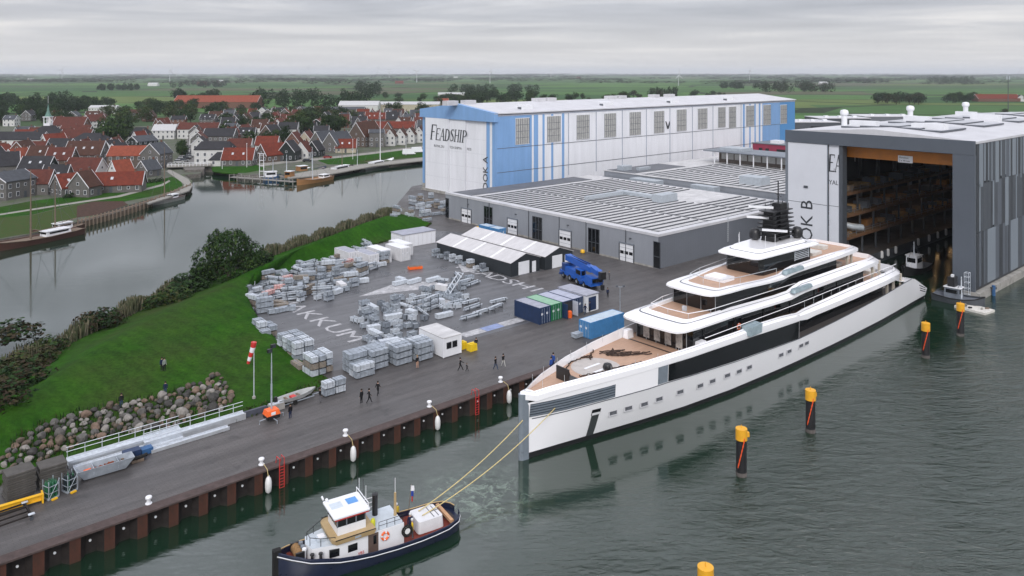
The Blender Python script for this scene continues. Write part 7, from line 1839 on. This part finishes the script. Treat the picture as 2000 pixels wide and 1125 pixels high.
# hedge in front of the red roofed row
hd = thing('hedge', 'clipped dark hedge along the lawn in front of the long red roofed house', 'hedge', (0,0,0))
b = []
for k in range(60):
    f = k/59; q = ground(130+190*f, 388-34*f-8*math.sin(f*PI)*.4, TZ); b.append((q.x,q.y,TZ+.7,1.4,1.2,.9))
link('foliage', foliage(b, 3600, .22, [D_,D_,M_]), hd)
# lock with bridge, posts, jetties
lk = thing('lock_bridge', 'stone lock wall and flat bridge closing the inner harbour', 'bridge', (0,0,0))
st = MATS['stone_embankment']; a0, a1 = ground(330,332,TZ), ground(404,329,TZ)
b = MB().prism([tuple(ground(*q,0))[:2] for q in ((362,345),(398,343),(400,338),(358,339))], -1, 2.6, st); b.build('lock_wall', lk)
b = MB().prism([tuple(ground(*q,2.6))[:2] for q in ((325,328),(412,325),(413,321),(325,323))], 2.7, 3.1, pale_path); b.build('bridge_deck', lk)
b = MB()
for px in range(328,412,7):
    for py in (323.5,326.5): q = ground(px,py-(px-325)*.03,2.9); b.tube([q,q+Vector((0,0,1.1))], .09, white, 4)
for py in (323.5,326.5): b.tube([ground(328,py,2.9)+Vector((0,0,1.05)),ground(410,py-2.6,2.9)+Vector((0,0,1.05))], .07, white, 4)
b.build('railing', lk)
for k in range(30):
    f = k/29; q = ground(152+220*f, 447-75*f+6*math.sin(f*PI), 0)
    tag(MB().lathe((0,0,-.6), [(.2,0),(.2,3.2),(.12,3.3)], wood, 6).build('mooring_post', None, tuple(q)), 'weathered timber mooring post along the town side canal quay', 'post', 'timber posts on the town side quay')
qb = thing('timber_quay', 'timber faced quay along the town side of the canal between the sailing barges', 'quay', (0,0,0))
pts = [ground(152+220*k/29, 446-75*k/29+6*math.sin(k/29*PI), 0) for k in range(30)]
MB().loft([[q+Vector((0,0,-.5)), q+Vector((0,0,1.95)), q+Vector((-.7,1.2,1.95)), q+Vector((-.7,1.2,-.5))] for q in pts], wood, smooth=False).build('quay_face', qb)
MB().loft([[q+Vector((.1,-.15,1.5)), q+Vector((.1,-.15,1.75)), q+Vector((0,0,1.75)), q+Vector((0,0,1.5))] for q in pts], mat('pale_rail', (.3,.28,.25), .8), smooth=False).build('fender_rail', qb)
jt = thing('jetty', 'long grey timber jetty on piles in the town harbour', 'jetty', (0,0,0))
j0, j1 = ground(448,352,0), ground(572,362,0); dv = (j1-j0); nv = Vector((-dv.y,dv.x,0)).normalized()*2.4
MB().prism([tuple(j0)[:2],tuple(j1)[:2],tuple(j1+nv)[:2],tuple(j0+nv)[:2]], 1.0, 1.25, mat('jetty_boards', (.20,.19,.18), .85, var=.25)).build('jetty_deck', jt)
for k in range(9):
    for s_ in (0,1): q = j0 + dv*k/8 + nv*s_; MB().tube([q+Vector((0,0,-1)),q+Vector((0,0,2.3))], .16, mat('grey_timber', (.24,.23,.21), .85), 6).build('pile', jt)
b = MB(); b.tube([j0+Vector((0,0,2.2)),j1+Vector((0,0,2.2))], .07, MATS['grey_timber'], 4); b.build('rail', jt)
sd_ = thing('light_tower', 'white lattice light tower standing on the harbour jetty', 'tower', tuple(ground(511,347,1)))
b = MB()
for x in (-.9,.9): b.tube([(x,0,0),(x*.8,0,9.4)], .13, white, 5)
for k in range(5): b.tube([(-.9,0,.4+k*2.1),(.9,0,.4+k*2.1)], .1, white, 4)
b.tube([(-1.6,0,9.6),(1.2,0,9.3)], .1, white, 4); b.build('lattice', sd_)
# boats on the far bank
hb1, hb2, hb3, hb4 = mat('black_hull', (.02,.018,.018), .4), mat('varnished_hull', (.30,.15,.06), .35, var=.2), mat('dark_green_hull', (.02,.05,.04), .4), mat('brown_hull', (.07,.03,.022), .4)
def vess(px0, py0, px1, py1, B_, hullm, label, **kw):
    a, c = ground(px0,py0,0), ground(px1,py1,0); d = c-a
    return workboat(label, tuple(a), math.atan2(d.y,d.x), d.length, B_, hullm, kw.pop('cab', white), name='boat', **kw)
vess(158,456,-30,495,5.0,hb4,'brown sailing barge with tall dark mast at the left picture edge',house=(.15,.42,1.2),mast=17,group=None,deckm=wood,stripe=wood)
vess(158,446,64,466,4.6,hb4,'brown barge with white cabin top moored beside the tall masted one',house=(.25,.55,1.5),mast=13,deckm=wood,stripe=wood)
vess(355,388,292,402,4.2,mat('pale_hull', (.26,.26,.25), .5),'reddish decked sailing barge with tall mast moored below the lawn',house=(.2,.38,1.2),mast=17,deckm=hb4,stripe=hb4)
vess(708,331,769,318,5.0,yacht_white,'white sailing yacht with very tall white mast on the harbour quay',house=(.25,.6,1.1),mast=24,deckm=white,mm=white)
vess(646,350,580,362,5.0,hb2,'varnished wooden barge with orange brown hull off the jetty end',house=(.12,.3,1.2),deckm=hb2,stripe=wood,mast=8)
vess(575,343,637,336,5.4,mat('harbour_navy_hull', (.015,.03,.07), .4),'dark blue fishing boat with varnished wheelhouse behind the wooden barge',house=(.1,.35,2.4),mast=9,cab=hb2,booms=True)
vess(578,354,545,352,5.0,hb3,'fishing boat with tan and white cabin at the jetty',house=(.2,.55,2.6),mast=9,cab=hb2,booms=True)
vess(515,352,548,350,4.6,c_blue,'blue hulled boat under a white cover lying inside the jetty',house=(.05,.75,2.2),mast=7)
vess(640,341,690,331,4.4,hb1,'long dark boat with white awning at the harbour quay',house=(.2,.75,1.6),mast=10)
vess(688,333,706,329,3.2,hb1,'small dark sloop between the long dark boat and the white yacht',mast=8)
vess(594,338,606,333,3,galv,'covered motorboat lying behind the dark blue fishing boat',house=(.2,.8,1))
vess(222,292,247,289,3.6,yacht_white,'white motor cruiser in the inner harbour by the trees',house=(.2,.6,1.2))
vess(298,290,322,286,4.0,hb3,'dark green boat with pale cabin in the inner harbour',house=(.25,.6,1.4))
for px, py, h in ((482,327,10),(689,311,9),(793,303,8),(434,330,3)):
    tag(MB().tube([(0,0,0),(0,0,h)], [.12,.08], white, 5).lathe((0,0,h), [(.16,0),(.16,.15),(.05,.3)], white, 6).build('flag_pole', None, tuple(ground(px,py,TZ))), {482:'tall bare white flagpole on the lock lawn',689:'bare white pole on the harbour lawn nearer the boats',793:'bare white pole on the harbour lawn behind the campers',434:'short white post on the lock lawn'}[px], 'pole')
# cars and campers
def car_mesh(m, L=4.2, w=1.75, h=1.45, van=False):
    b = MB(); z = .35
    b.loft([[(x,-w/2*k,z),(x,-w/2*k,zt_),(x,w/2*k,zt_),(x,w/2*k,z)] for x, k, zt_ in ((-L/2,.9,.7),(-L/2+.2,1,.9),(0,1,.92),(L/2-.3,1,.8),(L/2,.85,.6))], m)
    x0, x1 = (-L/2+.1, L/2-.9) if van else (-L/2+.5, L/2-1.1)
    b.loft([[(x,-w*.42*k,.85),(x,-w*.38*k,zt_),(x,w*.38*k,zt_),(x,w*.42*k,.85)] for x, k, zt_ in ((x0-.25,1,.95),(x0+.1,1,h),(x1-.5,1,h),(x1+.2,1,.95))], m if van else glass_mid)
    b.box((x0+.15,-w*.37,h-.02),(x1-.55,w*.37,h+.04),m)
    return b.mesh('car_body')
wheel_me = MB().lathe((0,0,-.1), [(.2,0),(.31,.03),(.31,.17),(.2,.2)], rubber, 10).mesh('wheel')
CARS = {n_: car_mesh(mat('car_'+n_, c, .25, coat=.5, var=.03)) for n_, c in dict(white=(.6,.6,.6), grey=(.2,.21,.22), black=(.015,.015,.018), silver=(.4,.41,.43), blue=(.03,.06,.16), red=(.3,.03,.03)).items()}
def car(p, rz, n_, label, group, mesh=None, cat='car', name='parked_car', L=4.2):
    o = thing(name, label, cat, tuple(p), rz, group); link('body', mesh or CARS[n_], o)
    for x in (-L*.31,L*.31):
        for y in (-.8,.8): link('wheel', wheel_me, o, (x,y,.31)).rotation_euler.x = PI/2
for k in range(12):
    c_ = ['white','grey','silver','black','white','grey'][k % 6]
    car(ground(349+k*2.3+(k % 2)*9, 318-k*2.1, TZ+.04), .4 if k % 2 else .5, c_, f'{c_} car parked on the street by the lock bridge', f'{c_} cars parked by the lock bridge')
for px, py, c_, rz, lb in ((364,289,'silver',1.4,'silver car driving up the street'),(265,360,'white',.2,'white car half hidden by the hedge'),(136,374,'white',.8,'white car between the front row houses'),(828,295,'silver',.1,'silver car beside the campers at the dock edge'),(600,316,'black',.2,'black car parked on the harbour road'),(640,309,'red',.2,'red car parked before the slate roofed houses')):
    car(ground(px,py,TZ+.06), rz, c_, lb, None)
camp = car_mesh(white, 6.4, 2.2, 2.7, True)
for px, py, lb in ((799,302,'white camper van with dark windows on the harbour quay'),(816,298,'second white camper parked behind the first')):
    car(ground(px,py,TZ+.06), .25, 'white', lb, 'campers on the harbour quay', camp, 'camper', 'camper_van', 6.4)

# ------------------------------------------------------------------ trees of the town, woods and fields
def copse(n_, xr, yr, hr, ms, label):
    "a far wood that reads as one mass"
    c0 = ground((xr[0]+xr[1])/2, sum(yr)/2, 1.0); lo = []
    for _ in range(n_):
        q = ground(R(*xr), R(*yr), 1.0) - c0; h = R(*hr)
        lo += [(q.x,q.y,h*.45,h*.42,h*.42,h*.46),(q.x+R(-3,3),q.y,h*.7,h*.25,h*.25,h*.25),(q.x+R(-5,5),q.y,h*.3,h*.35,h*.35,h*.3)]
    tag(link('copse', foliage(lo, n_*300, 1.1, ms), None, tuple(c0)), label, 'wood', None, 'stuff')
def wood(n_, xr, yr, hr, key, label, group, wr=(.85,1.2), z=1.2):
    for _ in range(n_):
        for _t in range(20):
            px, py = R(*xr), R(*yr); q = ground(px,py,z)
            if not any((q.x-a)**2+(q.y-c)**2 < (r_*.75+1.5)**2 for a, c, r_ in HOUSES): break
        h = R(*hr); k = random.choice(key) if isinstance(key, (list, tuple)) else key
        tree(q, h, h*R(*wr), k, label, group)
copse(60,(-30,135),(200,226),(12,18),[D_,D_,M_],'dense dark wood at the left edge of the town')
wood(20,(-20,135),(226,248),(11,16),['dark','mid'],'dark tree along the front of the dense wood at left','front of the left wood')
wood(20,(130,232),(204,222),(11,16),['dark','mid'],'tree in the belt behind the town hall','belt behind the town hall')
wood(16,(207,262),(228,286),(11,17),['mid','mid','olive'],'broad willow green tree by the inner harbour','trees by the inner harbour')
wood(30,(262,385),(198,242),(10,15),['mid','dark','olive'],'tree between the inner harbour and the orange roofed school','trees before the school')
wood(8,(330,420),(192,200),(14,20),['dark'],'dark tree just behind the orange roofed school','trees behind the school')
wood(9,(380,500),(216,226),(10,14),['mid','dark'],'tree standing in front of the orange roofed school','trees in front of the school')
copse(46,(490,722),(193,214),(13,21),[D_,D_,M_],'dark tree belt beyond the low sheds of the town')
copse(30,(860,1050),(176,184),(12,20),[D_,D_,M_],'dark wood in the fields behind the big white dock')
copse(26,(190,270),(173,177),(12,18),[D_,D_,M_],'dark wood in the fields beyond the left trees')
copse(24,(330,440),(166,172),(14,22),[D_,D_,BR],'wood beside the edge-on turbine')
wood(32,(560,700),(228,264),(10,16),['dark','mid','olive'],'tree in the grove behind the slate roofed houses','grove behind the slate roofed houses')
copse(18,(690,745),(176,190),(20,28),[D_,D_,M_],'tall dark clump of trees standing in the fields beyond the town')
wood(14,(745,832),(190,240),(9,14),['dark','mid'],'tree around the pale industrial sheds','trees around the industrial sheds')
wood(30,(430,560),(232,290),(8,12),['mid','olive','dark'],'garden tree between the central town houses','central garden trees')
wood(18,(840,905),(196,210),(9,14),['dark','mid'],'tree rising behind the left end of the big white dock roof','trees behind the dock gable')
wood(26,(905,1045),(192,206),(12,19),['dark','dark','mid'],'dark tree in the belt behind the big white dock','belt behind the big white dock')
wood(14,(1050,1200),(194,202),(8,14),['mid','olive','dark'],'olive tree in the looser belt behind the big white dock','looser belt behind the big white dock')
wood(9,(1200,1290),(190,197),(10,18),['mid','rust','dark'],'mixed tree beside the poplar row','mixed trees beside the poplars')
for k in range(9): tree(ground(1284+k*4.6,191+R(-.5,.5),1), R(15,21), 3, 'poplar', 'slender poplar in the row above the dock roof', 'poplar row')
wood(9,(1340,1440),(186,192),(7,13),['dark','mid'],'low tree on the field edge above the dock roof end','low trees at the dock roof end')
copse(44,(1490,1628),(172,181),(15,25),[D_,D_,M_,BR],'large dark copse round a farm in the fields')
copse(24,(1405,1500),(168,174),(12,19),[D_,D_,M_],'low dark belt of trees left of the large copse')
wood(20,(1712,1805),(198,204),(12,17),['dark','rust'],'dark tree in the isolated copse behind the grey dock','isolated copse behind the grey dock')
wood(14,(1848,1905),(196,202),(10,16),['dark','mid'],'tree beside the red roofed farm','trees beside the red farm')
wood(6,(1985,2030),(196,202),(8,12),['dark','mid'],'tree beyond the mast at the right picture edge','trees at the right edge')
copse(34,(1806,1900),(161,164),(22,34),[D_,D_,M_],'long dark wood in the right hand fields')
wood(4,(350,357),(296,312),(8,10),['mid'],'street tree among the parked cars','street trees by the parked cars',(.5,.6))
tree(ground(1657,243,QZ), 10, 5, 'conifer', 'dark conical evergreen behind the grey dock roof', None)
tree(ground(1962,224,1), 7, 7, 'rust', 'brown round tree at the far end of the grey dock roof', None)
H(1945,198,60,16,1,4,10,'r','r','long red roofed farm house in the right hand fields',chim=2,detail=False,cat='farm')
H(1990,198,14,12,80,4,9,'w','d','white and black farm gable beside the mast',detail=False,cat='farm')
H(1608,164.5,30,14,3,4,9,'w','w','pale farm house inside the large copse',detail=False,cat='farm')
for k, (px, py, rk) in enumerate(((205,150.5,'w'),(430,161,'w'),(395,166,'r'),(780,163.5,'r'),(610,153,'w'),(300,168,'w'),(890,152,'w'),(1690,153,'w'),(1830,152,'w'),(1130,153,'r'),(60,157,'w'),(520,150,'r'))):
    H(px,py,30,14,R(-8,8),5,10,'w' if rk == 'w' else 'r',rk,('pale' if rk == 'w' else 'red') + ' roofed farm far out in the fields', 'far farms',detail=False,chim=0,cat='farm',name='farmhouse')
# far hedges and woods read as dark bands
BELT = [foliage([(R(-.5,.5),R(-.12,.12),.35,.06,.06,.4*R(.5,1.1)) for _ in range(26)], 520, .035, [D_,D_,M_,BR], name='tree_belt') for _ in range(4)]
random.seed(77)
for k in range(240):
    py = 144.6 + 21*random.random()**1.9; px = R(-60,2060)
    if 690 < px < 1050 and py > 160: continue
    q = ground(px,py,1.0); L = R(60,260)*max(1,min(4,q.y/2200)); h = R(12,20)*max(1,min(1.6,q.y/5000))
    o = link('tree_belt', BELT[k % 4], None, tuple(q), R(-.12,.12), (L, L*.5, h/.8))
    tag(o, 'far dark tree belt between the fields', 'tree belt', 'far tree belts', 'stuff')
# wind turbines
tb_m = mat('turbine_white', (.62,.63,.66), .5)
tow_me = MB().tube([(0,0,0),(0,0,1)], [.028,.016], tb_m, 8).mesh('tower')
bl_me = MB().add([(-.03,-.02,.02),(.09,-.02,.12),(.05,-.02,.5),(.0,-.01,1),(-.03,-.02,.5),(-.03,.02,.02),(.09,.03,.12),(.05,.02,.5),(.0,.01,1),(-.03,.02,.5)], [(0,1,2,4),(4,2,3),(9,7,6,5),(8,7,9),(0,5,6,1),(1,6,7,2),(2,7,8,3),(3,8,9,4),(4,9,5,0)], tb_m).mesh('blade')
na_me = MB().box((-.03,-.09,-.03),(.03,.06,.04),tb_m).mesh('nacelle')
for k, (px, hub, base, bl, ph_, yaw) in enumerate(((121,137,156,12.5,.55,0),(331.5,138.5,160,13,.1,1.35),(345,133,149,7,.9,.3),(406,131.5,149,8,.1,.2),(470,133,149,7.5,.5,.5),(535,132,149,9,.8,0),(601,133,149,8.5,0,1.2),(668,132,149,9,.9,0),(738,133,149,9,0,1.4),(760,136.5,152,9.5,.95,.2),(814,140,161,13.5,1.0,.1),(957,140,162.5,14.5,.02,1.25),(1076,137.5,152,8.5,.6,1.0),(1325,147,167,14,0,.7),(1464,138.5,160,11,.05,1.1),(284,131,148.5,6,.6,.4),(1990,140,150,5,.3,.3))):
    q = ground(px,base,1.0); d = q.y; hz_ = CAMH-(hub-HORIZ)*d/FPX - 1.0; bl = bl*d/FPX
    o = thing('wind_turbine', ['white wind turbine standing alone at far left of the horizon','large wind turbine seen edge on beyond the school','small turbine right behind the edge-on one','turbine above the orange roofed school','turbine next right of the school','turbine above the belt of low sheds, first of a far line','edge-on turbine second in the far line','turbine third in the far line','edge-on turbine above the white yacht mast','turbine close left of the big three bladed one','big three bladed turbine left of the dock gable','edge-on turbine above the left part of the dock roof','turbine above the middle of the dock roof','turbine above the poplar row','turbine left above the large copse','faint turbine between the first two on the left','faint turbine at far right by the telecom mast'][k], 'wind turbine', tuple(q), 0, 'wind turbines on the horizon')
    link('tower', tow_me, o, scale=(hz_,hz_,hz_)); link('nacelle', na_me, o, (0,0,hz_), yaw, hz_)
    hub_ = link('rotor', MATS.setdefault('_hub', MB().lathe((0,0,-.02), [(.03,0),(.03,.04),(.01,.06)], tb_m, 8).mesh('rotor')), o, (0,-.0,hz_), yaw, hz_)
    for j in range(3):
        b_ = link('blade', bl_me, hub_, (0,-.10,0), 0, bl/hz_); b_.rotation_euler = (0, ph_ + j*2*PI/3, 0)
tm = thing('telecom_mast', 'dark telecom mast with pale panel antennas at the right picture edge', 'mast', tuple(ground(1969,214,1)))
zt_ = CAMH-(150-HORIZ)*tm.location.y/FPX
MB().tube([(0,0,0),(0,0,zt_)], [.5,.3], dark_grey, 6).build('pole', tm)
for x in (-1.6,-.6,.9,1.7): MB().box((x-.25,-.2,zt_-4),(x+.25,.2,zt_),galv_lt).build('antenna_panel', tm)
